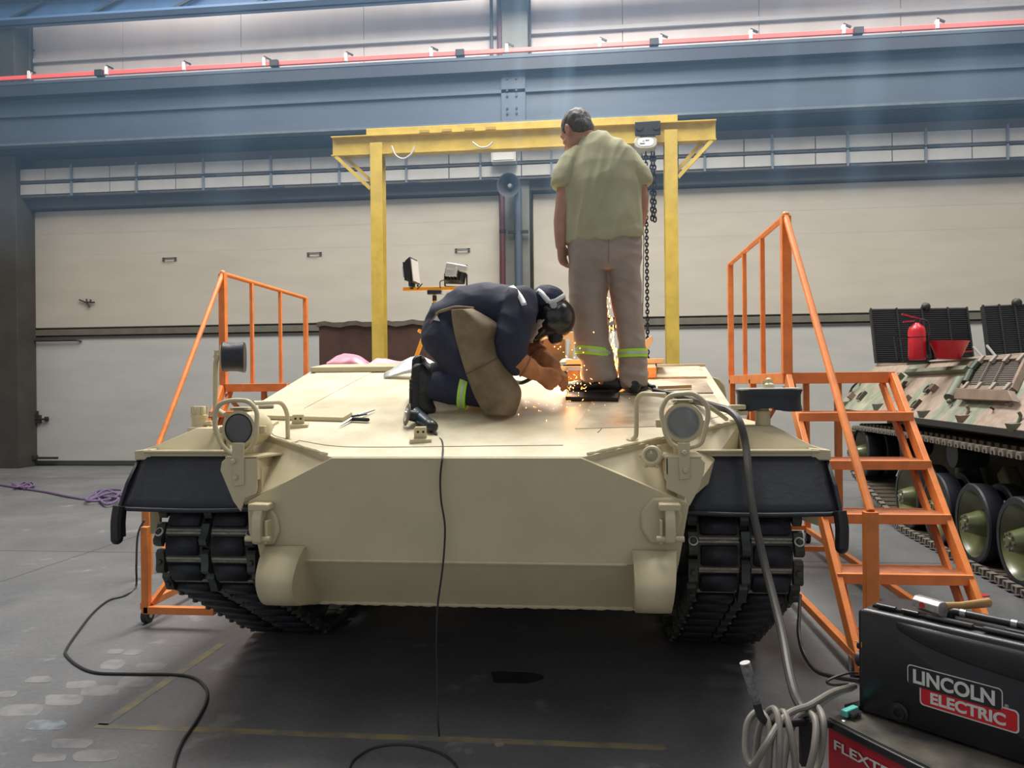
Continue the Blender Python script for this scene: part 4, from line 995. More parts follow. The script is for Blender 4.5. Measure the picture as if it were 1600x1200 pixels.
# ================================================================== ORANGE PLATFORM STAIRS
def platform_stairs(label, sx, x0, x1, yt, ye, zp, yf, base_front, legs, posts_y, low_post):
    """x0: hand-rail side, x1: other side, yt: top of the flight, ye: far platform end, yf: foot of the flight"""
    t = thing('platform_stairs', V(((x0 + x1) / 2, (yt + ye) / 2, 0)), label, 'stairs')
    B = 0.05
    xa, xb = min(x0, x1), max(x0, x1)
    # platform deck and frame
    MB().box(((xa + xb) / 2, (yt + ye) / 2, zp - 0.005), (xb - xa - 0.06, ye - yt - 0.06, 0.012)).build('platform_deck', mat('orange_tread', (0.42, 0.14, 0.06), 0.6, var=0.4, vscale=12), t)
    for x in (x0, x1): MB().box((x, (yt + ye) / 2, zp - 0.03), (B, ye - yt, 0.075)).build('side_beam', ORANGE, t, bevel=0.003)
    for y in (yt, ye): MB().box(((xa + xb) / 2, y, zp - 0.03), (xb - xa - B, B, 0.075)).build('cross_beam', ORANGE, t, bevel=0.003)
    # stringers and treads
    for x in (x0, x1):
        MB().bar((x, yt - 0.02, zp - 0.03), (x, yf, 0.06), 0.035, 0.085).build('stringer', ORANGE, t, bevel=0.003)
        MB().bar((x + (0.045 if x == xa else -0.045), yt + 0.05, zp - 0.06), (x + (0.045 if x == xa else -0.045), yf + 0.09, 0.04), 0.02, 0.06).build('stringer_angle', ORANGE, t)
    nst = 5
    for k in range(1, nst + 1):
        f = k / (nst + 0.6); y = yt + (yf - yt) * f; z = zp * (1 - f)
        tr = MB().box(((xa + xb) / 2, y - 0.07, z), (xb - xa + 0.02, 0.03, 0.055)).build('tread', ORANGE, t, bevel=0.003)
        MB().box(((xa + xb) / 2, y + 0.03, z + 0.022), (xb - xa - 0.03, 0.18, 0.010)).build('tread_plate', mat('orange_tread', (0.42, 0.14, 0.06), 0.6), tr)
        MB().box(((xa + xb) / 2, y + 0.12, z + 0.01), (xb - xa - 0.03, 0.02, 0.04)).build('tread_back', ORANGE, tr)
    # rail posts on the platform and hand rail
    zr = zp + 1.06
    for i, y in enumerate(posts_y):
        w_ = 0.062 if i == 0 else (0.05 if i == len(posts_y) - 1 else 0.034)
        MB().box((x0, y, (zp + zr) / 2), (w_, w_, zr - zp)).build('rail_post', ORANGE, t, bevel=0.003)
    MB().tube([V((x0, posts_y[0] - 0.02, zr)), V((x0, posts_y[-1] + 0.01, zr))], 0.021, 10).build('top_rail', ORANGE, t)
    slope = zp / (yt - yf)
    zl = low_post; yl = yt - (zr - zl) / slope
    MB().tube(roundpath([V((x0, yt, zr + 0.005)), V((x0, yl, zl))], 0.02), 0.021, 10).ball(V((x0, yt, zr + 0.005)), 0.028).build('hand_rail', ORANGE, t)
    MB().box((x0, yl, zl / 2 + 0.01), (0.062, 0.05, zl - 0.02)).build('lower_post', ORANGE, t, bevel=0.003)
    # legs, base rails, braces, castors
    for y in legs:
        for x in (x0, x1): MB().box((x, y, zp / 2 + 0.03), (B, B, zp - 0.12)).build('leg', ORANGE, t, bevel=0.003)
        MB().box(((xa + xb) / 2, y, 0.14), (xb - xa, 0.04, 0.04)).build('base_cross', ORANGE, t)
    for x in (x0, x1):
        bf = base_front if x == (x1 if sx < 0 else x) else yf
        MB().box((x, (bf + legs[-1]) / 2, 0.12), (0.04, legs[-1] - bf, 0.045)).build('base_rail', ORANGE, t, bevel=0.003)
        if x == x1 and sx > 0: continue
        MB().bar((x, legs[0], zp - 0.1), (x, legs[-1], 0.16), 0.03, 0.03).build('brace', ORANGE, t)
        MB().bar((x, yt + 0.05, zp - 0.1), (x, legs[0], zp - 0.55), 0.03, 0.03).build('brace', ORANGE, t)
    for x in (x0, x1):
        for y in ((base_front if x == (x1 if sx < 0 else x) else yf) + 0.05, legs[-1]):
            cs = MB().cyl((x - 0.018, y, 0.05), (x + 0.018, y, 0.05), 0.05, 18).build('castor', BLK_RUB, t)
            MB().box((x, y, 0.085), (0.05, 0.05, 0.05)).build('fork', STEEL, cs)
            MB().cyl((x - 0.024, y, 0.05), (x + 0.024, y, 0.05), 0.018, 12).build('hub', STEEL, cs)
    return t
st_r = platform_stairs('tall orange steel platform stairs between the tan vehicle and the camouflaged vehicle', 1, 1.30, 1.97, 5.33, 7.42, 1.55, 3.95, 3.98, (6.45, 7.38), (5.33, 6.05, 6.75, 7.42), 0.88)
st_l = platform_stairs('lower orange steel platform stairs behind the upright black mirror of the tan vehicle', -1, -3.50, -2.84, 7.0, 9.15, 1.52, 5.9, 4.58, (7.9, 9.1), (7.0, 7.62, 8.35, 9.12), 0.80)
# low guard at the front of the left base
ga = MB(); q = atz(229, 955, 0.10)
ga.box((q.x, q.y, 0.36), (0.045, 0.045, 0.54)); lo_ = ga.build('base_post', ORANGE, st_l, bevel=0.003)
MB().box((q.x + 0.22, q.y, 0.11), (0.46, 0.045, 0.045)).build('base_cross', ORANGE, st_l, bevel=0.003)
MB().bar((q.x + 0.02, q.y + 0.02, 0.14), (q.x + 0.16, q.y + 0.40, 0.5), 0.03, 0.03).build('brace', ORANGE, st_l)

# ================================================================== CAMOUFLAGED VEHICLE
def camo_mat():
    m = bpy.data.materials.new('camouflage_paint'); m.use_nodes = True; nt = m.node_tree; N = nt.nodes; L = nt.links; b = N['Principled BSDF']
    tc = N.new('ShaderNodeTexCoord'); n = N.new('ShaderNodeTexNoise'); n.inputs['Scale'].default_value = 1.5; n.inputs['Detail'].default_value = 2.5
    L.new(tc.outputs['Object'], n.inputs['Vector'])
    r_ = N.new('ShaderNodeValToRGB'); e = r_.color_ramp.elements
    e[0].position = 0.44; e[0].color = (0.20, 0.22, 0.165, 1); e[1].position = 0.54; e[1].color = (0.33, 0.255, 0.205, 1)
    q = e.new(0.36); q.color = (0.33, 0.34, 0.25, 1); q = e.new(0.50); q.color = (0.24, 0.255, 0.19, 1)
    L.new(n.outputs['Fac'], r_.inputs['Fac'])
    n2 = N.new('ShaderNodeTexNoise'); n2.inputs['Scale'].default_value = 14; n2.inputs['Detail'].default_value = 6; L.new(tc.outputs['Object'], n2.inputs['Vector'])
    r2 = N.new('ShaderNodeValToRGB'); r2.color_ramp.elements[0].position = 0.3; r2.color_ramp.elements[0].color = (0.75, 0.75, 0.75, 1); r2.color_ramp.elements[1].position = 0.65; r2.color_ramp.elements[1].color = (1.08, 1.08, 1.08, 1)
    L.new(n2.outputs['Fac'], r2.inputs['Fac'])
    mx = N.new('ShaderNodeMix'); mx.data_type = 'RGBA'; mx.blend_type = 'MULTIPLY'; mx.inputs['Factor'].default_value = 1
    L.new(r_.outputs['Color'], mx.inputs['A']); L.new(r2.outputs['Color'], mx.inputs['B']); L.new(mx.outputs['Result'], b.inputs['Base Color'])
    b.inputs['Roughness'].default_value = 0.6
    return m
CAMO = camo_mat()
GRN2 = mat('camo_green_part', (0.14, 0.155, 0.11), 0.55, var=0.3, vscale=9)
BRN2 = mat('camo_brown_part', (0.24, 0.175, 0.135), 0.6, var=0.25, vscale=8)
O2 = V((2.92, 5.6, 0)); A2 = rad(2.5)
U2 = V((math.sin(A2), math.cos(A2), 0)); V2 = V((math.cos(A2), -math.sin(A2), 0))
def T2(u, v, z): return O2 + U2 * u + V2 * v + V((0, 0, z))
def uofY(y): return y - 5.6
cv = thing('camouflaged_vehicle', T2(1.5, 1.4, 0), 'green and brown camouflaged tracked vehicle with opened engine lids beside the stairs', 'armoured vehicle')
UA, UB = -1.6, 4.6
ZF, ZT, VT = 1.15, 1.675, 0.42
# sloped side, roof, far end, lower hull
sideP = [T2(UA, -0.03, ZF), T2(UB, -0.03, ZF), T2(UB - 0.1, VT, ZT), T2(UA, VT, ZT)]
MB().plate(sideP[::-1], 0.03).build('side_plate', CAMO, cv, bevel=0.004)
MB().plate([T2(UA, VT, ZT), T2(UA, 2.4, ZT), T2(UB - 0.1, 2.4, ZT), T2(UB - 0.1, VT, ZT)][::-1], 0.03).build('roof_plate', CAMO, cv, bevel=0.004)
MB().plate([T2(UB, -0.03, ZF), T2(UB, 2.8, ZF), T2(UB - 0.1, 2.4, ZT), T2(UB - 0.1, VT, ZT)], 0.03).build('front_plate', CAMO, cv)
MB().prism([T2(UA, 0.55, 0.45), T2(UB - 0.1, 0.55, 0.45), T2(UB - 0.1, 0.55, 1.14), T2(UA, 0.55, 1.14)], V2 * 1.75).build('lower_hull', mat('camo_hull_dark', (0.11, 0.10, 0.075), 0.7, var=0.3, vscale=6), cv)
MB().prism([T2(UA, -0.04, ZF - 0.05), T2(UB, -0.04, ZF - 0.05), T2(UB, -0.04, ZF), T2(UA, -0.04, ZF)], V2 * 0.6).build('fender', mat('fender_black', (0.02, 0.022, 0.022), 0.6), cv)
SN = (sideP[1] - sideP[0]).cross(sideP[3] - sideP[0]).normalized()
if SN.dot(EYE - sideP[0]) < 0: SN = -SN
def on_s(px, py, h=0.0): return atplane(px, py, sideP[0] + SN * h, SN)
SU = (sideP[3] - sideP[0]).normalized()
SL = SN.cross(SU).normalized()
if SL.dot(V2 * 0 - U2) < 0: SL = -SL      # SL points towards the near end
def sbox(mb, px, py, w_, h_, d_): 
    c = on_s(px, py); R_ = Matrix((SL, SU, SN)).transposed(); return mb.box(c + SN * (d_ / 2), (w_, h_, d_), R_)
# footing wedges along the lower side
for px, py, m_ in ((1372, 637, GRN2), (1318, 634, GRN2), (1444, 648, GRN2), (1505, 655, BRN2), (1585, 668, GRN2)):
    c = on_s(px, py); k = (c - EYE).length / 1200
    w_, h_ = 17 * k, 15 * k
    a = c - SL * w_ / 2; z_ = V((0, 0, 1)); out = -V2
    wd = MB().prism([a - z_ * h_ * 0.6 + out * 0.015, a + out * 0.045 + z_ * h_ * 0.35, a - out * 0.07 + z_ * h_ * 0.45], SL * w_).build('step_wedge', m_, cv, bevel=0.003)
    if px in (1505, 1585):
        MB().tube(roundpath([c + SU * 0.03, c + SU * 0.09 + SN * 0.02, c + SU * 0.10 + SN * 0.05], 0.02), 0.012, 8).build('hook', m_, wd)
# clutter of clamps, shackles and blocks
for px, py, nm in ((1333, 621, 'block'), (1347, 621, 'shackle'), (1412, 605, 'clamp_rack'), (1407, 618, 'clamp_rack'), (1420, 625, 'block'), (1432, 634, 'shackle'), (1452, 610, 'shackle'), (1462, 609, 'block'), (1553, 640, 'hook')):
    c = on_s(px, py); k = (c - EYE).length / 1200; m = MB(); r_ = 8 * k
    if nm == 'block': sbox(m, px, py, r_ * 1.2, r_ * 1.1, r_ * 0.9)
    elif nm == 'shackle':
        m.tube([c + SN * (r_ * 0.5) + (SL * math.cos(a) + SU * math.sin(a)) * r_ * 0.75 for a in [j * math.pi / 6 for j in range(11)]], r_ * 0.16, 6); sbox(m, px + 3, py - 1, r_ * 0.5, r_ * 1.8, r_ * 0.6)
    elif nm == 'clamp_rack':
        for j in (-1, 0, 1): m.bar(c + SL * (j * r_ * 0.6) - SU * r_ * 0.9 + SN * r_ * 0.3, c + SL * (j * r_ * 0.6 + r_ * 0.5) + SU * r_ * 0.9 + SN * r_ * 0.5, r_ * 0.25, r_ * 0.25)
        sbox(m, px, py, r_ * 2.0, r_ * 0.4, r_ * 0.7)
    else: m.tube(roundpath([c, c + SN * r_ * 0.8, c + SN * r_ * 0.9 + SL * r_ * 0.9 - SU * r_ * 0.3], r_ * 0.4), r_ * 0.18, 6)
    m.build(nm, BRN2 if nm == 'block' else mat('clutter_dark', (0.07, 0.065, 0.05), 0.6), cv, bevel=0.0)
# cable clip in cream, grab handle at the far end, ledge bar, jack tube
hm_ = [on_s(1328, 613), on_s(1332, 605, 0.06), on_s(1340, 597, 0.06), on_s(1345, 596)]
MB().tube(roundpath(hm_, 0.03), 0.013, 8).build('grab_handle', BLACKM, cv)
MB().bar(on_s(1418, 582, 0.03), on_s(1512, 577, 0.03), 0.05, 0.06, SN).build('ledge_bar', GRN2, cv, bevel=0.004)
sbox(MB(), 1409, 590, 0.14, 0.045, 0.06).build('ledge_foot', GRN2, cv)
MB().tube([on_s(1484, 622, 0.04), on_s(1501, 594, 0.04)], 0.05, 14).build('jack_tube', GRN2, cv)
MB().tube([on_s(1508, 598, 0.06), on_s(1517, 580, 0.06)], 0.03, 10).tube([on_s(1518, 578, 0.06), on_s(1528, 566, 0.06)], 0.035, 10).build('jack_rod', DARKGREEN, cv)
MB().ball(on_s(1483, 627, 0.04), 0.022, 10, 6).build('jack_eye', GRN2, cv)
# louvred radiator panel
c0_, c1_, c2_, c3_ = on_s(1505, 607, 0.03), on_s(1583, 610, 0.03), on_s(1606, 560, 0.03), on_s(1531, 563, 0.03)
pf = MB()
for a, b in ((c0_, c1_), (c1_, c2_), (c2_, c3_), (c3_, c0_)): pf.bar(a, b, 0.035, 0.05, SN)
gp_ = pf.build('grille_frame', BRN2, cv)
MB().plate([on_s(1505, 607, 0.005), on_s(1583, 610, 0.005), on_s(1606, 560, 0.005), on_s(1531, 563, 0.005)], 0.004).build('grille_back', mat('grille_dark', (0.05, 0.045, 0.04), 0.7), gp_)
for k in range(1, 17):
    t = k / 17; MB().bar(c0_.lerp(c3_, t), c1_.lerp(c2_, t), 0.018, 0.006, SN + SU * 0.6).build('slat', mat('slat_grey', (0.14, 0.12, 0.105), 0.6), gp_)
for tx in (0.12, 0.40, 0.68, 0.95):
    for ty in (0.03, 0.95):
        p = c0_.lerp(c1_, tx).lerp(c3_.lerp(c2_, tx), ty); MB().box(p + SN * 0.025, (0.05, 0.07, 0.03), Matrix((SL, SU, SN)).transposed()).build('grille_clip', mat('clip_pale', (0.26, 0.235, 0.20), 0.6), gp_)
for tx in (0.33, 0.62): MB().bar(c0_.lerp(c1_, tx) + SN * 0.02, c3_.lerp(c2_, tx) + SN * 0.02, 0.012, 0.008, SN).build('grille_tie', mat('slat_grey', (0.14, 0.12, 0.105), 0.6), gp_)
lb = [on_s(1502, 608, 0.06), on_s(1586, 612, 0.06), on_s(1594, 629, 0.02), on_s(1500, 625, 0.02)]
MB().plate(lb, 0.05).build('grille_sill', BRN2, cv, bevel=0.004)
for px in (1514, 1532, 1551, 1573): MB().ball(on_s(px, 617, 0.05), 0.012, 8, 5).build('sill_bolt', BLACKM, cv)
for px, py in ((1512, 629), (1580, 633)): sbox(MB(), px, py, 0.05, 0.03, 0.03).build('sill_foot', mat('clip_pale', (0.42, 0.39, 0.33), 0.6), cv)
# raised engine lids standing open
LID = mat('lid_black', (0.020, 0.022, 0.025), 0.55, var=0.3, vscale=8, bump=0.1)
def lid(pxs, Y, name):
    (xa_, ya_), (xb_, yb_), (xc_, yc_), (xd_, yd_) = pxs
    P = [at(xa_, ya_, Y), at(xb_, yb_, Y), at(xc_, yc_, Y + 0.12), at(xd_, yd_, Y + 0.12)]
    o = MB().plate(P, 0.06).build(name, LID, cv, bevel=0.01)
    n = (P[1] - P[0]).cross(P[3] - P[0]).normalized()
    if n.dot(EYE - P[0]) < 0: n = -n
    for k in (0.0, 0.27, 0.53, 0.80, 1.0):
        MB().bar(P[0].lerp(P[1], k) + n * 0.008, P[3].lerp(P[2], k) + n * 0.008, 0.014, 0.02, n).build('lid_rib', LID, o)
    nsl = 26
    for k in range(1, nsl):
        t = k / nsl; MB().bar(P[0].lerp(P[3], t) + n * 0.004, P[1].lerp(P[2], t) + n * 0.004, 0.010, 0.008, n).build('lid_slat', LID, o)
    q = P[2].lerp(P[3], 0.42); MB().ball(q + V((0, 0, 0.01)), 0.045, 14, 8).build('lid_knob', LID, o)
    return o
lid(((1369, 566), (1521, 565), (1510, 480), (1360, 482)), 8.3, 'engine_lid')
lid(((1546, 563), (1640, 561), (1628, 473), (1535, 477)), 7.7, 'engine_lid')
MB().tube([at(1521, 542, 8.2), at(1541, 565, 7.9)], 0.012, 6).tube([at(1542, 540, 7.6), at(1560, 562, 7.4)], 0.012, 6).build('lid_stay', mat('stay_grey', (0.2, 0.2, 0.19), 0.5), cv)
MB().box(at(1563, 562, 7.35) + V((0, 0, 0.0)), (0.10, 0.07, 0.04)).build('wood_wedge', mat('cream_block', (0.5, 0.42, 0.26), 0.6), cv)
MB().box(T2(UB - 0.25, VT + 0.1, ZT + 0.03), (0.2, 0.2, 0.06)).build('corner_block', BRN2, cv, bevel=0.01)
MB().plate([T2(uofY(9.0), 0.40, ZT + 0.012), T2(uofY(9.0), 0.75, ZT + 0.012), T2(uofY(6.9), 0.75, ZT + 0.012), T2(uofY(6.9), 0.40, ZT + 0.012)], 0.012).build('roof_sheet', mat('roof_pale', (0.5, 0.49, 0.46), 0.5), cv)
# running gear
OLIVE = mat('olive_wheel_paint', (0.115, 0.135, 0.055), 0.28, var=0.3, vscale=6, coat=0.3)
def wheel2(y, z, r, v0=0.02):
    c = T2(uofY(y), v0, z); ax_ = V2
    tyre = MB(); 
    for off in (0.0, 0.20): tyre.lathe([(r - 0.05, 0.0), (r - 0.01, 0.0), (r, 0.012), (r, 0.12), (r - 0.01, 0.135), (r - 0.05, 0.135)], c + ax_ * off, ax_, 36, cap=False)
    o = MB().lathe([(r - 0.045, 0.008), (r - 0.06, 0.03), (r - 0.085, 0.07), (r * 0.55, 0.105), (r * 0.28, 0.11), (0.001, 0.11)], c, ax_, 36, cap=False).build('road_wheel', OLIVE, cv)
    tyre.build('tyre', BLK_RUB, o)
    MB().lathe([(0.11, 0.10), (0.10, 0.05), (0.075, -0.03), (0.07, -0.045), (0.035, -0.05), (0.03, -0.065), (0.001, -0.066)], c, ax_, 20, cap=False).build('hub', OLIVE, o)
    hb_ = MB()
    for k in range(8):
        a = k * math.pi / 4; s_, u_ = frame_from(ax_); q = c + (s_ * math.cos(a) + u_ * math.sin(a)) * 0.06 - ax_ * 0.045
        MB().cyl(q, q - ax_ * 0.014, 0.011, 6).build('hub_bolt', mat('bolt_grey', (0.25, 0.24, 0.21), 0.4, 0.6), o)
for y in (5.0, 5.72, 6.44, 7.16, 7.88): wheel2(y, 0.36, 0.315)
wheel2(9.35, 0.66, 0.30)
for y in (5.5, 7.0, 8.2): MB().cyl(T2(uofY(y), 0.10, 0.86), T2(uofY(y), 0.35, 0.86), 0.12, 20).build('return_roller', BLK_RUB, cv)
for y in (5.3, 6.0, 6.75, 7.5): MB().bar(T2(uofY(y), 0.42, 0.75), T2(uofY(y) - 0.28, 0.42, 0.40), 0.12, 0.14).build('swing_arm', GRN2, cv, bevel=0.02)
for y in (5.9, 7.3): MB().tube([T2(uofY(y), 0.30, 0.66), T2(uofY(y) - 0.12, 0.28, 0.82)], 0.06, 12).build('damper', GRN2, cv)
# track links of the camouflaged vehicle: each link one mesh with its end block
lk2 = MB(); lk2.box((0.21, 0, 0.0), (0.42, 0.10, 0.035)); lk2.box((0.21, 0, 0.03), (0.34, 0.07, 0.03))
LINK2 = lk2.mesh('track_link', mat('rusty_track', (0.10, 0.082, 0.062), 0.65, 0.3, var=0.4, vscale=18))
ENDB = conn_mesh(0.05, 0.08, 0.022).mesh('end_block', mat('end_block_grey', (0.26, 0.235, 0.20), 0.6, 0.3, var=0.35, vscale=20))
PIN2 = MB().cyl((-0.030, 0, -0.012), (-0.020, 0, -0.012), 0.013, 8).mesh('pin_end', BLACKM)
def path2():
    c1, r1 = V((uofY(9.35), 0.66)), 0.34; c2, r2 = V((uofY(7.95), 0.38)), 0.38
    pts = [V((UA, 1.03)), V((uofY(8.0), 1.02)), V((c1.x, c1.y + r1))]
    for i in range(1, 25):
        a = math.pi / 2 - math.pi * 0.92 * i / 24; pts.append(c1 + V((math.cos(a), math.sin(a))) * r1)
    pts += [V((c2.x + 0.28, 0.09)), V((c2.x, 0.0)), V((UA, 0.0))]
    return pts
tp2 = path2(); c2m = [0]
for a, b in zip(tp2[:-1], tp2[1:]): c2m.append(c2m[-1] + (b - a).length)
sv = 0.05
while sv < c2m[-1] - 0.1:
    for i in range(len(c2m) - 1):
        if c2m[i + 1] >= sv: break
    tt = (sv - c2m[i]) / (c2m[i + 1] - c2m[i]); p = tp2[i].lerp(tp2[i + 1], tt); tv = (tp2[i + 1] - tp2[i]).normalized()
    t3 = U2 * tv.x + V((0, 0, 1)) * tv.y; n3 = V2.cross(t3)
    if n3.dot(T2(p.x, 0, p.y) - T2(2.0, 0, 0.5)) < 0: t3 = -t3; n3 = V2.cross(t3)
    # outward faces away from the loop centre
    q = T2(p.x, 0.0, p.y) - n3 * 0.045
    M_ = Matrix(((V2.x, t3.x, n3.x, q.x), (V2.y, t3.y, n3.y, q.y), (V2.z, t3.z, n3.z, q.z), (0, 0, 0, 1)))
    lk = link_mesh('track_link', LINK2, cv, None, False, M_)
    link_mesh('end_block', ENDB, lk, None, True, Matrix.Translation((-0.02, 0.0, 0.0)))
    link_mesh('pin_end', PIN2, lk, None, True, Matrix.Translation((-0.02, 0, 0)))
    sv += 0.125
# ---- fire extinguisher and red pan on the roof edge
zr_ = ZT + 0.012
e0 = atz(1433, 570, 1.0); e0 = at(1433, 570, 7.55); e0.z = zr_; k = 7.6 / 1200
ex = thing('fire_extinguisher', e0, 'red fire extinguisher standing on the camouflaged vehicle roof', 'fire extinguisher')
RR = 12 * k; HH = 55 * k
MB().lathe([(RR * 0.92, 0), (RR, 0.012), (RR, HH * 0.78), (RR * 0.85, HH * 0.88), (RR * 0.45, HH * 0.95), (RR * 0.3, HH)], e0, (0, 0, 1), 24).build('cylinder', REDP, ex)
MB().lathe([(RR * 0.32, HH), (RR * 0.32, HH + 0.04)], e0, (0, 0, 1), 12).build('valve', mat('valve_dark', (0.05, 0.03, 0.03), 0.4, 0.5), ex)
MB().bar(e0 + V((0.03, 0, HH + 0.035)), e0 + V((-0.13, 0, HH + 0.085)), 0.022, 0.012).build('lever', REDP, ex)
MB().bar(e0 + V((0.03, 0, HH + 0.02)), e0 + V((-0.12, 0, HH + 0.01)), 0.022, 0.012).build('grip', REDP, ex)
MB().tube(crom([e0 + V((0.02, 0, HH + 0.03)), e0 + V((0.09, 0.0, HH + 0.01)), e0 + V((0.11, 0.0, HH * 0.75)), e0 + V((0.09, 0, HH * 0.4)), e0 + V((0.10, 0, 0.05))], 6), 0.011, 8).build('hose', BLK_RUB, ex)
MB().lathe([(RR * 1.02, HH * 0.60), (RR * 1.02, HH * 0.62)], e0, (0, 0, 1), 24).build('band', BLACKM, ex)
rk = MB(); 
for x in (-0.16, 0.15): rk.bar(e0 + V((x, 0.02, 0)), e0 + V((x - 0.03, 0.02, HH * 0.62)), 0.02, 0.02)
rk.bar(e0 + V((-0.19, 0.02, HH * 0.62)), e0 + V((0.12, 0.02, HH * 0.62)), 0.02, 0.015); rk.bar(e0 + V((-0.16, 0.02, 0.01)), e0 + V((0.15, 0.02, 0.01)), 0.02, 0.015)
rk.build('carrier', BLACKM, ex)
b0 = at(1482, 566, 7.5); b0.z = zr_
bp_ = thing('red_pan', b0, 'red flared metal pan beside the fire extinguisher', 'pan')
MB().lathe([(0.085, 0.0), (0.10, 0.004), (0.165, 0.165), (0.172, 0.170), (0.166, 0.170), (0.16, 0.162), (0.095, 0.012), (0.02, 0.010)], b0, (0.03, 0, 1), 28).build('bowl', REDP, bp_)
MB().bar(b0 + V((0.12, 0, 0.07)), b0 + V((0.21, 0, 0.075)), 0.03, 0.014).build('spout', REDP, bp_)

# ================================================================== WELDING EQUIPMENT IN FRONT
P0 = V((0.871, 2.635, 0)); E1 = V((0.7071, -0.7071, 0)); E2 = V((0.7071, 0.7071, 0)); Z3 = V((0, 0, 1))
def F(s, z, o=0.0): return P0 + E1 * s + Z3 * z + E2 * o     # o>0 into the case
wf = thing('wire_feeder', F(0.28, 0.412, 0.11), 'black suitcase welding wire feeder with red and white brand plate', 'wire feeder')
CASE = mat('case_black', (0.016, 0.017, 0.020), 0.36, var=0.25, vscale=12, bump=0.08, bscale=220)
def rrect(x0, x1, z0, z1, r, n=6):
    out = []
    for cx, cz, a0 in ((x1 - r, z1 - r, 0), (x0 + r, z1 - r, 90), (x0 + r, z0 + r, 180), (x1 - r, z0 + r, 270)):
        for k in range(n + 1): a = rad(a0 + 90 * k / n); out.append((cx + r * math.cos(a), cz + r * math.sin(a)))
    return out
Zb, Zt = 0.412, 0.752
body = MB(); rp = rrect(-0.012, 0.60, Zb, Zt, 0.03)
rings = []
for sc_o, o in ((0.012, -0.004), (0.004, 0.001), (0.0, 0.012), (0.0, 0.21), (0.012, 0.222)):
    rings.append([F(min(max(s, -0.012 + sc_o), 0.60 - sc_o), min(max(z, Zb + sc_o * 0.6), Zt - sc_o), o) for s, z in rp])
nn = len(rp); vs = [p for r_ in rings for p in r_]; fs = [tuple(range(nn)), tuple(range((len(rings) - 1) * nn, len(rings) * nn))]
for i in range(len(rings) - 1):
    for k in range(nn): fs.append((i * nn + k, i * nn + (k + 1) % nn, (i + 1) * nn + (k + 1) % nn, (i + 1) * nn + k))
body.add(vs, fs).build('case', CASE, wf, smooth=50)
# moulded upper swell, knob and foot recess on the door
sw = MB(); rows = []
for j in range(9):
    t = j / 8; row = []
    for i in range(25):
        s = 0.10 + 0.49 * i / 24; lowz = 0.715 - 0.085 * (1 - math.exp(-(i / 24) * 3.0)) 
        z = 0.738 * (1 - t) + lowz * t; bulge = 0.016 * math.sin(math.pi * min(1, t * 0.9 + 0.1)) ** 0.8 * min(1, i / 5)
        if j in (0, 8) or i == 0: bulge = -0.006
        row.append(F(s, z, -0.003 - bulge))
    rows.append(row)
sw.grid(rows).build('door_swell', CASE, wf, smooth=80)
kn_c = F(0.122, 0.448, -0.004)
MB().lathe([(0.030, 0), (0.030, 0.004), (0.022, 0.006), (0.020, 0.012), (0.012, 0.012), (0.011, 0.004), (0.002, 0.004)], kn_c, -E2, 24).build('door_knob', CASE, wf)
MB().box(F(0.004, 0.632, -0.004), (0.002, 0.006, 0.016), Matrix((E1, E2, Z3)).transposed()).build('orange_mark', ORANGE, wf)
# lid rim, hinges, latch, handle on top
Rm = Matrix((E1, E2, Z3)).transposed()
MB().box(F(0.30, Zt + 0.004, 0.10), (0.56, 0.13, 0.012), Rm).build('top_plate', CASE, wf, bevel=0.003)
for s0, s1 in ((0.04, 0.10), (0.12, 0.17)): MB().cyl(F(s0, Zt + 0.012, 0.03), F(s1, Zt + 0.012, 0.03), 0.007, 10).build('hinge', BLACK, wf)
MB().tube([F(0.03, Zt + 0.010, 0.028), F(0.22, Zt + 0.010, 0.028)], 0.004, 6).build('hinge_rod', BLACKM, wf)
for s0 in (0.20, 0.36): MB().box(F(s0 + 0.06, Zt + 0.013, 0.03), (0.13, 0.018, 0.006), Rm).build('rim_strip', mat('grey_strip', (0.09, 0.09, 0.09), 0.35), wf)
MB().tube(roundpath([F(0.245, Zt, 0.075), F(0.25, Zt + 0.030, 0.075), F(0.45, Zt + 0.030, 0.075), F(0.455, Zt, 0.075)], 0.03), 0.012, 12).build('handle', BLACK, wf)
for s0 in (0.262, 0.400): MB().tube([F(s0 + 0.014, Zt + 0.030, 0.075), F(s0 + 0.030, Zt + 0.030, 0.075)], 0.0135, 12).build('handle_ring', mat('worn_silver', (0.35, 0.35, 0.35), 0.3, 0.8), wf)
MB().box(F(0.455, Zt + 0.012, 0.055), (0.10, 0.03, 0.02), Rm).build('latch', BLACKM, wf, bevel=0.004)
# brand plates
def plate2(name, s0, s1, z0, z1, r_, m, o0, o1, skip=None):
    return MB().prism([F(s, z, o0) for s, z in rrect(s0, s1, z0, z1, r_)], -E2 * (o0 - o1)).build(name, m, wf, smooth=30)
WHT = mat('label_white', (0.62, 0.63, 0.60), 0.5)
plate2('plate_border', 0.186, 0.456, 0.494, 0.560, 0.012, WHT, -0.0045, -0.0055)
plate2('plate_red', 0.190, 0.452, 0.498, 0.556, 0.010, mat('label_red', (0.55, 0.01, 0.02), 0.45), -0.0055, -0.0062)
plate2('plate_border', 0.150, 0.416, 0.549, 0.611, 0.012, WHT, -0.0062, -0.0070)
plate2('plate_black', 0.153, 0.413, 0.5475, 0.608, 0.010, mat('label_black', (0.012, 0.013, 0.014), 0.45), -0.0070, -0.0078)
def onface(s, z, o): 
    p = F(s, z, o); return Matrix(((E1.x, 0, -E2.x, p.x), (E1.y, 0, -E2.y, p.y), (0, 1, 0, p.z), (0, 0, 0, 1)))
text_mesh('lettering', 'LINCOLN', 0.058, WHT, wf, onface(0.168, 0.5585, -0.0080), bold=0.032, extrude=0.0006, width=0.228)
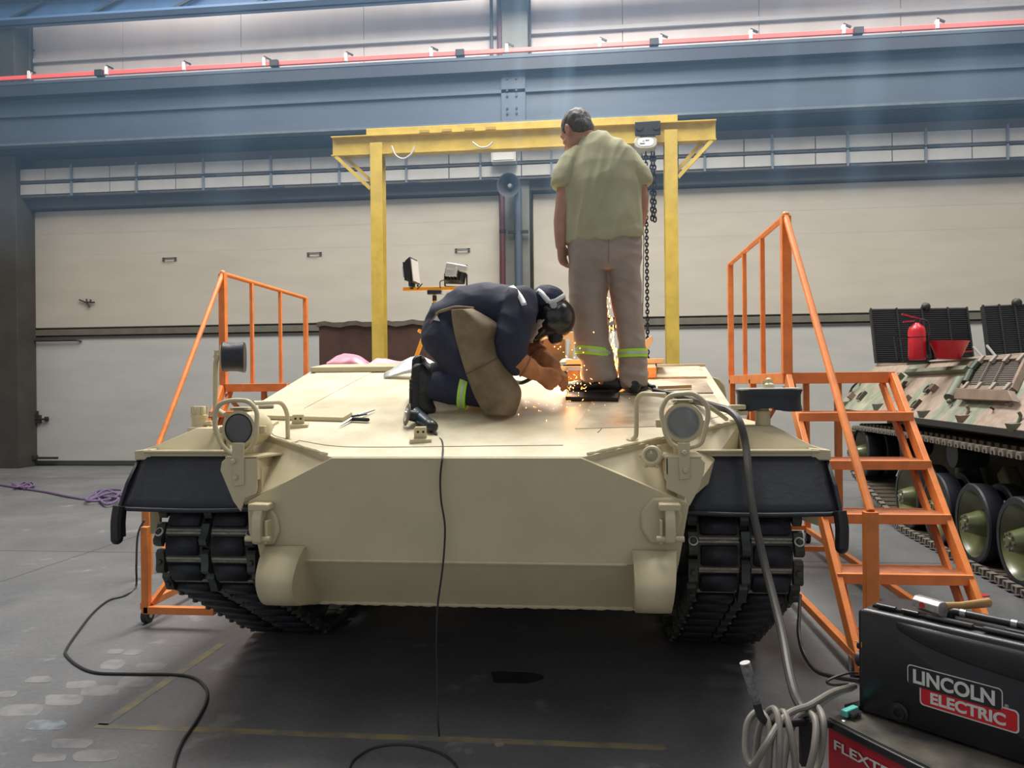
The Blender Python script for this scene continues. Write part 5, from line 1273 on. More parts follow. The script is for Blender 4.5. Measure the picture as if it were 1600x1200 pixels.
text_mesh('lettering', 'ELECTRIC', 0.046, WHT, wf, onface(0.218, 0.508, -0.0064), bold=0.035, extrude=0.0006, width=0.205)
text_mesh('lettering', '®', 0.014, WHT, wf, onface(0.420, 0.560, -0.0062), bold=0.0, extrude=0.0004)
# cable sockets at the left end of the case
MB().cyl(F(0.0, 0.55, 0.10), F(-0.06, 0.545, 0.10), 0.026, 14).build('cable_boot', BLK_RUB, wf)
MB().cyl(F(0.0, 0.60, 0.08), F(-0.05, 0.60, 0.08), 0.014, 12).build('socket', BLACKM, wf)
MB().cyl(F(0.0, 0.50, 0.08), F(-0.02, 0.50, 0.08), 0.016, 12).build('socket', mat('copper', (0.45, 0.16, 0.08), 0.4, 0.8), wf)

# red power source under it
B1 = V((0.503, -0.864, 0)).normalized(); B2 = V((0.864, 0.503, 0)).normalized()
Q0 = V((0.741, 2.584, 0))
def G(s, o, z): return Q0 + B1 * s + B2 * o + Z3 * z
ps = thing('welding_power_source', G(0.3, 0.2, 0), 'red welding power source with worn steel top under the black wire feeder', 'power source')
MB().hexa([G(0, 0.008, 0.10), G(0.62, 0.008, 0.10), G(0.62, 0.46, 0.10), G(0, 0.46, 0.10), G(0, 0.008, 0.385), G(0.62, 0.008, 0.385), G(0.62, 0.46, 0.385), G(0, 0.46, 0.385)]).build('cabinet', mat('lincoln_red', (0.42, 0.008, 0.02), 0.38, var=0.12, vscale=6), ps, bevel=0.006)
MB().hexa([G(-0.006, -0.002, 0.378), G(0.63, -0.002, 0.378), G(0.63, 0.47, 0.378), G(-0.006, 0.47, 0.378), G(-0.006, -0.002, 0.404), G(0.63, -0.002, 0.404), G(0.63, 0.47, 0.404), G(-0.006, 0.47, 0.404)]).build('top_rim', BLACK, ps, bevel=0.004)
MB().hexa([G(0.004, 0.012, 0.400), G(0.62, 0.012, 0.400), G(0.62, 0.46, 0.400), G(0.004, 0.46, 0.400), G(0.004, 0.012, 0.4075), G(0.62, 0.012, 0.4075), G(0.62, 0.46, 0.4075), G(0.004, 0.46, 0.4075)]).build('worktop', mat('worn_top', (0.17, 0.155, 0.125), 0.4, 0.4, col2=(0.05, 0.05, 0.05), vscale=7, detail=8), ps)
MB().ball(G(0.045, 0.03, 0.408), 0.009, 10, 6, (1, 1, 0.5)).build('screw', STEEL, ps)
MB().bar(G(0.0, 0.10, 0.418), G(0.0, 0.20, 0.42), 0.03, 0.016).build('cable_guard', BLACK, ps)
MB().hexa([G(-0.01, 0.0, 0.02), G(0.63, 0.0, 0.02), G(0.63, 0.47, 0.02), G(-0.01, 0.47, 0.02), G(-0.01, 0.0, 0.10), G(0.63, 0.0, 0.10), G(0.63, 0.47, 0.10), G(-0.01, 0.47, 0.10)]).build('chassis', BLACK, ps, bevel=0.004)
for s in (0.08, 0.54):
    MB().cyl(G(s, -0.02, 0.06), G(s, 0.02, 0.06), 0.06, 18).build('wheel', BLK_RUB, ps)
p = G(0.03, 0.004, 0.318); Mx = Matrix(((B1.x, 0, -B2.x, p.x), (B1.y, 0, -B2.y, p.y), (0, 1, 0, p.z), (0, 0, 0, 1)))
text_mesh('lettering', 'FLEXTEC', 0.042, WHT, ps, Mx, bold=0.02, extrude=0.0006, width=0.25)
# bent cart handle with knurled grip
hA, hB, hC = at(1164, 1036, 2.42), at(1192, 1132, 2.42), at(1262, 1128, 2.50)
GRIPM = mat('grip_rubber', (0.22, 0.22, 0.215), 0.55, col2=(0.09, 0.09, 0.09), vscale=60, bump=0.6, bscale=90)
hd = MB().tube(roundpath([hA.lerp(hB, 0.5), hB, hC, G(0.0, 0.1, 0.36)], 0.04), 0.0125, 12).build('cart_handle', BLACKM, ps)
MB().lathe([(0.016, 0), (0.0165, 0.02), (0.015, 0.06), (0.0165, 0.09), (0.015, 0.125)], hA, (hB - hA), 18).build('grip', GRIPM, hd)
MB().lathe([(0.016, -0.002), (0.016, 0.001)], hA, (hB - hA), 18).build('grip_end', mat('grip_cap', (0.5, 0.5, 0.5), 0.5), hd)
MB().box(at(1263, 1160, 2.50), (0.05, 0.03, 0.14)).build('handle_bracket', BLACKM, hd)

# coiled grey welding cable hung over the handle
GREY = mat('grey_cable', (0.19, 0.175, 0.15), 0.5, var=0.15, vscale=20)
BCAB = mat('black_cable', (0.018, 0.018, 0.02), 0.45)
YC = 2.40
coil = [((1335, 1072), 2.72), ((1300, 1082), 2.60), ((1265, 1102), 2.50), ((1228, 1118), 2.44), ((1196, 1165), 2.36), ((1176, 1196), 2.37), ((1165, 1175), 2.40), ((1168, 1130), 2.44), ((1185, 1112), 2.46), ((1200, 1130), 2.42), ((1202, 1180), 2.38), ((1196, 1230), 2.40), ((1180, 1215), 2.44),
        ((1186, 1140), 2.48), ((1205, 1108), 2.47), ((1216, 1122), 2.42), ((1218, 1180), 2.36), ((1212, 1240), 2.36), ((1196, 1225), 2.42), ((1206, 1150), 2.46), ((1222, 1112), 2.46), ((1234, 1140), 2.40), ((1243, 1200), 2.36), ((1236, 1245), 2.38), ((1224, 1210), 2.44), ((1236, 1140), 2.50), ((1258, 1114), 2.50), ((1274, 1126), 2.44), ((1272, 1170), 2.38), ((1262, 1215), 2.36), ((1280, 1190), 2.40), ((1287, 1130), 2.44), ((1276, 1104), 2.52), ((1262, 1112), 2.56)]
cc = MB().tube(crom([at(p[0], p[1], y) for p, y in coil], 8), 0.0105, 10).build('coiled_cable', GREY); prop(cc, 'grey welding cable coiled over the cart handle beside the red power source', 'cable')
# thick cable from the deck over the fender down to the coil
k_ = [((1022, 617), 4.25), ((1050, 623), 4.05), ((1085, 633), 3.85), ((1118, 635), 3.66), ((1140, 642), 3.56), ((1156, 660), 3.48), ((1165, 695), 3.44), ((1170, 740), 3.36), ((1176, 795), 3.28), ((1192, 870), 3.20), ((1206, 925), 3.10), ((1222, 990), 2.95), ((1232, 1045), 2.80), ((1242, 1085), 2.66), ((1252, 1105), 2.56), ((1258, 1118), 2.52)]
c2_ = MB().tube(crom([(on_gl(*p) + GN * 0.024 if y > 3.75 else at(p[0], p[1], y)) for p, y in k_], 8), 0.0165, 10).build('welding_cable', mat('dark_grey_cable', (0.055, 0.052, 0.048), 0.5, var=0.3, vscale=8)); prop(c2_, 'thick dark welding cable running from the deck over the right mudflap', 'cable')
k_ = [((1250, 930), 3.85), ((1249, 960), 3.6), ((1248, 990), 3.4), ((1256, 1022), 3.3), ((1275, 1048), 3.15), ((1305, 1058), 3.0), ((1330, 1062), 2.85), ((1345, 1064), 2.76)]
c3_c = MB().tube(crom([at(p[0], p[1], y) for p, y in k_], 8), 0.0085, 8).build('feeder_cable', BCAB); prop(c3_c, 'thin black cable curving into the end of the black wire feeder', 'cable')
k_ = [((1340, 1052), 2.74), ((1325, 1052), 2.70), ((1305, 1058), 2.66), ((1292, 1065), 2.64), ((1300, 1070), 2.66), ((1325, 1069), 2.70)]
c4_ = MB().tube(crom([at(p[0], p[1], y) for p, y in k_], 8), 0.0045, 8).build('control_lead', BCAB); prop(c4_, 'small black lead looped at the end of the wire feeder', 'cable')
k_ = [((1330, 1074), 2.72), ((1312, 1080), 2.66), ((1290, 1092), 2.58), ((1270, 1108), 2.52)]
c5_ = MB().tube(crom([at(p[0], p[1], y) for p, y in k_], 8), 0.013, 10).build('gun_cable', mat('pale_grey_cable', (0.32, 0.31, 0.25), 0.4)); prop(c5_, 'pale grey hose leaving the black boot of the wire feeder', 'cable')
# hammer on the case
h0, h1 = atz(1428, 950, Zt + 0.035), atz(1468, 962, Zt + 0.035)
h0 = F(0.160, Zt + 0.039, 0.066); h1 = F(0.227, Zt + 0.039, 0.045)
hm_t = thing('hammer', (h0 + h1) / 2 - Z3 * 0.022, 'steel club hammer with wooden handle lying on the black wire feeder', 'hammer')
hx = (h1 - h0).normalized(); hy = Z3.cross(hx)
oct_ = [(0.022, 0.010), (0.010, 0.022), (-0.010, 0.022), (-0.022, 0.010), (-0.022, -0.010), (-0.010, -0.022), (0.010, -0.022), (0.022, -0.010)]
MB().prism([h0 - hx * 0.012 + hy * a + Z3 * b for a, b in oct_], (h1 - h0) + hx * 0.024).build('head', mat('hammer_steel', (0.50, 0.49, 0.46), 0.32, 0.7, var=0.25, vscale=40), hm_t, bevel=0.002)
MB().lathe([(0.010, 0), (0.010, 0.001)], h0.lerp(h1, 0.35) - hy * 0.0225, -hy, 14).build('red_badge', mat('hammer_red', (0.4, 0.03, 0.03), 0.5), hm_t)
hq = h0.lerp(h1, 0.72)
MB().loft([hq, hq + (E1 * 0.50 + E2 * 0.866) * 0.09 - Z3 * 0.002, hq + (E1 * 0.50 + E2 * 0.866) * 0.19 + Z3 * 0.002], [(0.010, 0.014), (0.009, 0.012), (0.011, 0.015)]).build('handle', mat('hammer_wood', (0.50, 0.28, 0.10), 0.45, var=0.25, vscale=12, stretch=(1, 6, 6)), hm_t)
# turquoise wire brush
b0 = atz(1318, 1122, 0.41); bd = (atz(1352, 1108, 0.41) - b0).normalized()
br_ = thing('wire_brush', V((b0.x, b0.y, 0.408)), 'turquoise handled wire brush on the power source top', 'brush')
b0.z = 0.424; bs = Z3.cross(bd)
MB().bar(b0, b0 + bd * 0.068, 0.022, 0.022).build('block', mat('turquoise', (0.12, 0.55, 0.48), 0.45), br_, bevel=0.003)
for k in range(40):
    a = b0 + bd * (0.010 + 0.05 * (k // 4) / 10) - bs * 0.011 + Z3 * (0.006 - 0.005 * (k % 4))
    MB().tube([a, a - bs * 0.018 + bd * random.uniform(-0.003, 0.003) - Z3 * 0.003], 0.0014, 4).build('bristle', BLACKM, br_)
# small red tag on the floor by the camouflaged vehicle
q = atz(1537, 931, 0.0); rt = MB().box(q + Z3 * 0.003, (0.06, 0.05, 0.006), Matrix.Rotation(0.4, 3, 'Z')).build('red_tag', mat('red_cloth', (0.6, 0.02, 0.04), 0.6)); prop(rt, 'small red scrap lying on the floor by the camouflaged vehicle track', 'scrap')

# ================================================================== FLOOR CABLES AND ROPE
def floor_cable(name, pts, r_, m, label, cat='cable'):
    P = []
    for a in pts:
        if len(a) == 2: P.append(atz(a[0], a[1], r_))
        else: P.append(at(a[0], a[1], a[2]))
    o = MB().tube(crom(P, 10), r_, 8).build(name, m); return prop(o, label, cat)
floor_cable('power_cord', [(226, 812, 5.0), (217, 830, 5.1), (214, 850, 5.2), (213, 885, 5.4), (212, 918), (196, 930), (170, 938), (145, 958), (120, 990), (104, 1014), (104, 1024), (122, 1040), (150, 1051), (200, 1053), (270, 1054), (305, 1060), (323, 1078), (321, 1100), (305, 1130), (285, 1160), (272, 1198), (272, 1240)], 0.0075, BCAB, 'black power cord snaking over the concrete floor beside the left track')
floor_cable('drum_lead', [(545, 1205), (556, 1185), (590, 1167), (640, 1164), (690, 1178), (715, 1200), (712, 1225)], 0.005, mat('dark_lead', (0.025, 0.026, 0.03), 0.5), 'thin dark lead curled on the shaded floor before the vehicle')
ROPE = mat('purple_rope_fibre', (0.16, 0.11, 0.22), 0.8, var=0.3, vscale=50)
rp_ = [(0, 757), (30, 762), (70, 768), (110, 776), (140, 779), (165, 770), (185, 775), (160, 784), (135, 786), (150, 772), (175, 780), (190, 770), (150, 768), (165, 790), (185, 783), (150, 776), (140, 783), (175, 774), (195, 778)]
P = []
for i, (a, b) in enumerate(rp_):
    p = atz(a, b, 0.02); p.z = 0.018 + (0.02 * (i % 3) if i > 4 else 0); P.append(p)
ro = MB().tube(crom(P, 8), 0.017, 8).build('rope', ROPE); prop(ro, 'purple rope trailing along the floor into a tangled heap near the left stairs', 'rope')
P = [atz(30 + 14 * math.cos(k * 1.3) + k, 758 + 4 * math.sin(k * 1.9), 0.02 + 0.015 * (k % 3)) for k in range(12)]
r2_ = MB().tube(crom(P, 6), 0.015, 8).build('rope_hank', ROPE); prop(r2_, 'small knot of purple rope lying on the trailing rope by the gate', 'rope')
lf = at(780, 1163, 2.0); lf = atz(780, 1163, 0.004); l_ = MB().box(lf, (0.035, 0.02, 0.008), Matrix.Rotation(0.5, 3, 'Z')).build('paper_scrap', mat('paper_brown', (0.3, 0.25, 0.2), 0.8)); prop(l_, 'tiny brown paper scrap on the floor in front of the vehicle', 'scrap')

# ================================================================== TOOLS ON THE DECK
# angle grinder
g0 = on_gl(634, 663); gk = (g0 - EYE).length / 1200
gd = on_gl(655, 668); ge = on_gl(676, 682)
gr = thing('angle_grinder', gd, 'dark blue angle grinder with worn disc lying on the vehicle deck', 'angle grinder')
dc = at(636, 648, gd.y) + GN * 0.0; dn = V((-0.88, -0.42, 0.2)).normalized()
MB().lathe([(0.01, 0.0), (0.010, 0.004), (0.052, 0.004), (0.055, 0.002), (0.055, -0.002), (0.052, -0.004), (0.01, -0.004)], dc, dn, 28).build('disc', mat('grinding_disc', (0.16, 0.14, 0.125), 0.7, var=0.3, vscale=30), gr)
MB().lathe([(0.034, 0.004), (0.034, 0.006), (0.018, 0.007), (0.016, 0.013), (0.004, 0.013)], dc, dn, 20).build('flange', STEEL, gr)
GRB = mat('grinder_blue', (0.015, 0.035, 0.055), 0.35)
gu = at(640, 648, gd.y + 0.02); ga_ = on_gl(650, 660) + GN * 0.045; gb_ = on_gl(672, 674) + GN * 0.032
MB().tube([dc - dn * 0.004, dc - dn * 0.05], [0.026, 0.030], 14).build('gear_head', BLACKM, gr)
MB().loft([dc - dn * 0.05, ga_, ga_.lerp(gb_, 0.5), gb_], [0.030, 0.034, 0.030, 0.027]).build('motor_body', GRB, gr)
MB().loft([gb_, gb_ + (gb_ - ga_).normalized() * 0.028], [0.030, 0.030]).build('rear_cap', BLACK, gr)
MB().tube([gb_ + (gb_ - ga_).normalized() * 0.03, at(683, 683, 3.52)], [0.010, 0.006], 10).build('cord_sleeve', BLACK, gr)
k_ = [((683, 683), 3.52), ((690, 688), 3.45), ((692, 700), 3.34), ((691, 716), 3.19), ((688, 745), 3.185), ((689, 780), 3.185), ((695, 820), 3.185), ((694, 860), 3.185), ((690, 900), 3.18), ((684, 945), 3.18), ((682, 1000), 3.17), ((683, 1060), 3.16), ((684, 1120), 3.1), ((686, 1150), 3.02)]
MB().tube(crom([at(p[0], p[1], y) for p, y in k_], 8), 0.0042, 8).build('cord', BCAB, gr)
# locking pliers lying on the deck
q = on_gl(565, 656) + GN * 0.012; pk = thing('locking_pliers', on_gl(565, 656), 'steel welding clamp pliers lying on the left of the deck', 'pliers')
MB().tube([on_gl(531, 669) + GN * 0.010, on_gl(550, 659) + GN * 0.016], [0.003, 0.008], 8).tube([on_gl(560, 655) + GN * 0.02, on_gl(586, 644) + GN * 0.012], [0.008, 0.003], 8).build('jaw', STEEL, pk)
MB().loft([on_gl(549, 659) + GN * 0.014, on_gl(574, 660) + GN * 0.014], [0.010, 0.010]).build('handle', BLACKM, pk)
MB().loft([on_gl(551, 657) + GN * 0.022, on_gl(573, 653) + GN * 0.020], [0.006, 0.005]).build('lever', mat('tool_blue', (0.03, 0.05, 0.08), 0.4), pk)
MB().ball(on_gl(575, 660) + GN * 0.014, 0.010, 10, 6).build('adjuster', BLACKM, pk)
# pink plastic sheet on the roof
PINK = mat('pink_film', (0.80, 0.30, 0.42), 0.4, trans=0.15, var=0.15, vscale=12)
def crumple(pxs, Y, depth, m, name, label, cat, seed):
    rows = []; top, base = pxs
    nr = 9
    for j in range(nr):
        t = j / (nr - 1); row = []
        for i in range(len(top)):
            p = at(base[i][0], base[i][1], Y).lerp(at(top[i][0], top[i][1], Y), math.sin(t * math.pi))
            p.y += (t - 0.5) * depth
            n_ = noise.noise_vector(p * 14 + V((seed, 0, 0))) * 0.022
            row.append(p + n_ * (0.2 if j in (0, nr - 1) else 1))
        rows.append(crom(row, 4))
    o = MB().grid(rows).build(name, m, smooth=25)
    sd = o.modifiers.new('solid', 'SOLIDIFY'); sd.thickness = 0.003
    return prop(o, label, cat)
crumple(([(518, 562), (528, 556), (541, 552), (556, 555), (572, 562), (578, 568)], [(520, 573), (530, 572), (542, 572), (556, 572), (572, 572), (580, 572)]), 5.35, 0.30, PINK, 'plastic_sheet', 'crumpled heap of pink plastic film on the vehicle roof', 'plastic film', 3)
crumple(([(576, 569), (590, 562), (602, 561), (618, 564), (632, 564), (642, 560)], [(576, 572), (590, 572), (604, 571), (618, 571), (632, 570), (642, 569)]), 5.45, 0.30, mat('pink_film_pale', (0.82, 0.48, 0.55), 0.4, trans=0.15), 'plastic_sheet', 'flat pale pink plastic film spread beside the tripod feet', 'plastic film', 9)
# thin white sheet-metal cover lying behind the welder's boot
sh = [at(600, 587, 4.95), at(622, 588, 4.85), at(650, 580, 4.8), at(668, 572, 4.85), at(700, 568, 4.95), at(716, 580, 4.9), at(715, 592, 4.75)]
sm_ = MB().prism([on_gl(600, 588), on_gl(632, 590), on_gl(690, 592), on_gl(718, 590), on_gl(700, 580), on_gl(650, 579)], GN * 0.01)
wsht = thing('metal_cover', on_gl(655, 588), 'curved pale sheet metal cover lying on the deck behind the kneeling welder', 'metal cover')
rows = []
for j in range(5):
    t = j / 4; row = []
    for i in range(12):
        k = i / 11; px = 600 + 118 * k; p = on_gl(px, 592 - 7 * t); p = p + GN * (0.012 + 0.11 * math.sin(math.pi * min(1, k * 1.1)) ** 1.5 * (0.3 + 0.7 * t)); row.append(p)
    rows.append(row)
so_ = MB().grid(rows).build('sheet', mat('pale_sheet', (0.66, 0.66, 0.64), 0.3, 0.3), wsht, smooth=60)
md = so_.modifiers.new('solid', 'SOLIDIFY'); md.thickness = 0.006
MB().tube(roundpath([at(668, 585, 4.6), at(664, 573, 4.6), at(680, 567, 4.6), at(689, 585, 4.6)], 0.02), 0.008, 8).build('grip', GRN2, wsht)

# ================================================================== WORK LIGHT TRIPOD
AMB = mat('amber_yellow_paint', (0.85, 0.38, 0.02), 0.4)
tb = at(672, 566, 5.45); zR = 1.632
wl = thing('work_light', V((tb.x, 5.45, zR)), 'twin floodlight work lamp on a yellow tripod behind the welder', 'work light')
hub = at(679, 478, 5.45)
for px, Y_ in ((645, 5.32), (684, 5.30), (700, 5.70)):
    f = at(px, 566, Y_); f.z = zR
    MB().tube([hub, hub.lerp(f, 0.55)], 0.011, 10).build('leg', AMB, wl); MB().tube([hub.lerp(f, 0.5), f], 0.015, 10).build('lower_leg', AMB, wl)
    MB().tube([f + V((0, 0, 0.0)), f + V((0, 0, 0.03))], 0.019, 10).build('foot', BLK_RUB, wl)
MB().tube([at(679, 530, 5.45), at(679, 452, 5.45)], 0.012, 10).build('mast', AMB, wl)
MB().tube([at(679, 488, 5.45), at(679, 474, 5.45)], 0.020, 12).tube([at(679, 470, 5.45), at(679, 462, 5.45)], 0.016, 12).build('collar', BLACK, wl)
MB().box(at(679, 457, 5.45), (0.10, 0.05, 0.03)).build('bar_clamp', BLACK, wl, bevel=0.004)
MB().bar(at(630, 452, 5.45), at(726, 450, 5.45), 0.03, 0.026).build('cross_bar', AMB, wl, bevel=0.003)
MB().tube(roundpath([at(690, 458, 5.43), at(697, 462, 5.42), at(701, 456, 5.42)], 0.01), 0.004, 6).build('clamp_screw', STEEL, wl)
MB().bar(at(660, 520, 5.35), at(654, 516, 5.33), 0.02, 0.02).build('leg_lock', AMB, wl)
LENS = mat('flood_lens', (0.75, 0.77, 0.78), 0.15)
def flood(c, fw, up, w_, h_, back):
    fw = fw.normalized(); s_ = fw.cross(up).normalized(); u_ = s_.cross(fw); R_ = Matrix((s_, u_, fw)).transposed()
    b_ = MB(); 
    fr = [c + s_ * a * w_ / 2 + u_ * e * h_ / 2 + fw * 0.012 for a, e in ((-1, -1), (1, -1), (1, 1), (-1, 1))]; bk_ = [c + s_ * a * w_ * 0.40 + u_ * e * h_ * 0.38 - fw * 0.035 for a, e in ((-1, -1), (1, -1), (1, 1), (-1, 1))]
    b_.hexa(bk_ + fr); o = b_.build('floodlight', BLACK, wl, bevel=0.006)
    MB().box(c + fw * 0.0145, (w_ * 0.86, h_ * 0.84, 0.006), R_).build('lens', LENS, o)
    MB().box(c - fw * 0.05, (w_ * 0.55, h_ * 0.45, 0.035), R_).build('driver_box', mat('driver_grey', (0.55, 0.58, 0.58), 0.4) if back else BLACK, o, bevel=0.004)
    for k in range(5): MB().box(c - fw * 0.04 + s_ * (w_ * (k - 2) * 0.16), (0.006, h_ * 0.7, 0.03), R_).build('fin', BLACK, o)
    MB().tube(roundpath([c - s_ * (w_ / 2 + 0.008), c - s_ * (w_ / 2 + 0.008) - V((0, 0, h_ * 0.62)), c + s_ * (w_ / 2 + 0.008) - V((0, 0, h_ * 0.62)), c + s_ * (w_ / 2 + 0.008)], 0.015), 0.006, 8).build('yoke', BLACKM, o)
    return o
c = at(646, 424, 5.45); flood(c, V((0.97, -0.10, 0.10)), V((0.05, 0, 1)), 0.17, 0.19, True)
MB().tube([at(644, 452, 5.45), at(645, 440, 5.45)], 0.020, 10).build('lamp_stem', BLACK, wl)
c = at(712, 428, 5.45); flood(c, V((0.35, 0.90, -0.15)), V((0.1, 0.0, 1)), 0.17, 0.15, True)
MB().bar(at(697, 415, 5.40), at(730, 421, 5.40), 0.04, 0.05).build('lamp_shroud', mat('shroud_silver', (0.55, 0.57, 0.56), 0.35, 0.3), wl, bevel=0.01)
MB().tube(crom([at(697, 437, 5.42), at(688, 440, 5.42), at(688, 450, 5.42)], 6), 0.004, 6).tube(crom([at(656, 448, 5.42), at(660, 443, 5.42), at(652, 452, 5.42)], 6), 0.004, 6).build('lamp_cord', BCAB, wl)
MB().tube([at(648, 566, 5.2), at(650, 560, 5.2)], 0.02, 8).build('cord_plug', BLACK, wl)

# ================================================================== HATCH CLUTTER BEHIND THE WELDER AND BETWEEN THE LEGS
CARD = mat('cardboard', (0.36, 0.23, 0.12), 0.8, var=0.15, vscale=9)
bx0 = at(853, 568, 4.98)
cb2 = thing('cardboard_box', V((bx0.x, 5.2, 1.62)), 'brown cardboard box on the roof behind the welding mask', 'box')
hz = at(850, 530, 5.1).z - 1.618
MB().box((bx0.x, 5.25, 1.62 + hz / 2), (0.24, 0.25, hz)).build('carton', CARD, cb2, bevel=0.003)
MB().plate([V((bx0.x - 0.12, 5.125, 1.618 + hz)), V((bx0.x + 0.12, 5.125, 1.618 + hz)), V((bx0.x + 0.13, 5.06, 1.618 + hz + 0.02)), V((bx0.x - 0.13, 5.06, 1.618 + hz + 0.02))], 0.004).build('flap', CARD, cb2)
# tan hatch stand
hsn = thing('hatch_stand', at(895, 572, 5.02), 'small tan trestle frame on the roof beside the cardboard box', 'trestle')
ht = MB().bar(at(876, 525, 5.05), at(910, 523, 5.05), 0.05, 0.045).build('top_bar', TAN, hsn, bevel=0.004)
for a, b in ((895, 890), (906, 912)): MB().bar(at(a, 528, 5.05), V((at(b, 572, 5.02).x, 5.05, 1.62)), 0.04, 0.03).build('leg', TAN, hsn, bevel=0.003)
# low deck ring with timber blocks
WOOD = mat('raw_timber', (0.55, 0.30, 0.12), 0.65, var=0.25, vscale=10, stretch=(1, 1, 5))
def stand_block(px0, px1, py0, py1, Y_, m, name, label, cat='block'):
    a = at(px0, py1, Y_); b = at(px1, py0, Y_); zb = gz(Y_)
    e_ = 0.014 if a.x > 0.1 else 0.002
    o = MB().prism([V((a.x, Y_, zb + e_)), V((b.x, Y_, zb + e_)), V((b.x, Y_ + 0.08, gz(Y_ + 0.08) + e_)), V((a.x, Y_ + 0.08, gz(Y_ + 0.08) + e_))], (0, 0, b.z - zb)).build(name, m, bevel=0.004); return prop(o, label, cat)
stand_block(886, 908, 579, 602, 4.62, mat('sooty_timber', (0.16, 0.09, 0.05), 0.7, var=0.3, vscale=10), 'timber_block', 'dark scorched timber block on the deck beside the welding arc', 'block')
stand_block(909, 921, 579, 602, 4.60, WOOD, 'timber_block', 'pale end-grain timber block next to the scorched block', 'block')
stand_block(1007, 1026, 578, 600, 4.62, WOOD, 'timber_block', 'pale timber block standing beside the trouser cuff of the standing man', 'block')
rg = thing('ring_mount', on_gl(960, 585), 'tan ring-shaped hatch mount on the deck behind the standing man', 'ring')
MB().box(V((at(960, 574, 4.85).x, 4.85, 1.632)), (0.60, 0.2, 0.03)).build('cross_plate', TAN, rg, bevel=0.004)
MB().tube([at(880, 572, 4.8), at(922, 571, 4.8)], 0.012, 8).build('dark_rod', BLACKM, rg)
MB().lathe([(0.05, 0), (0.05, 0.03), (0.03, 0.05), (0.001, 0.055)], at(886, 573, 4.9), (0, 0, 1), 16, cap=False).build('dome', mat('pale_dome', (0.66, 0.62, 0.52), 0.4), rg)
MB().box(V((at(905, 577, 4.8).x, 4.8, 1.592)), (0.24, 0.12, 0.03)).build('side_plate', TAN, rg, bevel=0.004)
# open tan hatch lid past the standing man's leg
hl2 = MB().prism([at(1003, 535, 4.9), at(1018, 524, 4.9), at(1021, 532, 4.9), at(1006, 556, 4.9)], (0, 0.10, 0)).build('hatch_lid', TAN, rg, bevel=0.004)
MB().bar(at(1010, 545, 4.94), V((at(1008, 560, 4.94).x, 4.94, gz(4.94) + 0.02)), 0.03, 0.02).build('lid_arm', TAN, rg)
rod = MB().tube([on_gl(1025, 588) + GN * 0.02, on_gl(1025, 583) + GN * 0.06, on_gl(1026, 575) + GN * 0.05], 0.004, 6).build('bent_wire', BLACKM); prop(rod, 'short bent dark wire standing on the right of the deck', 'wire')
# scorched workpiece and wood strip
wp = MB().prism([V(q_) + GN * 0.004 for q_ in (on_gl(884, 627), on_gl(966, 629), on_gl(968, 621), on_gl(886, 619))], GN * 0.022).build('workpiece', mat('scorched_steel', (0.02, 0.018, 0.018), 0.5, 0.5), bevel=0.003); prop(wp, 'black scorched steel strip being welded at the standing man\'s shoe', 'workpiece')
sl = MB().bar(on_gl(1028, 612) + GN * 0.022, on_gl(1080, 610) + GN * 0.022, 0.02, 0.018).build('timber_strip', WOOD); prop(sl, 'thin orange timber strip lying on the right of the deck', 'timber')
ch = thing('chisel', on_gl(1010, 612), 'dark cold chisel lying on the deck behind the standing man\'s shoe', 'chisel')
MB().tube([on_gl(1008, 605) + GN * 0.024, on_gl(1019, 611) + GN * 0.024], 0.011, 8).build('shank', BLACKM, ch); MB().ball(on_gl(1021, 612) + GN * 0.026, 0.015, 10, 6).build('knob', BLACKM, ch)
tb_ = thing('tool_scraper', on_gl(415, 636), 'flat dark metal scraper lying on the left glacis edge behind the headlamp', 'scraper')
MB().prism([V(q_) + GN * 0.006 for q_ in (on_gl(405, 640), on_gl(428, 639), on_gl(428, 634), on_gl(405, 633))], GN * 0.013).build('blade', mat('scraper_metal', (0.22, 0.21, 0.18), 0.4, 0.6), tb_, bevel=0.002)

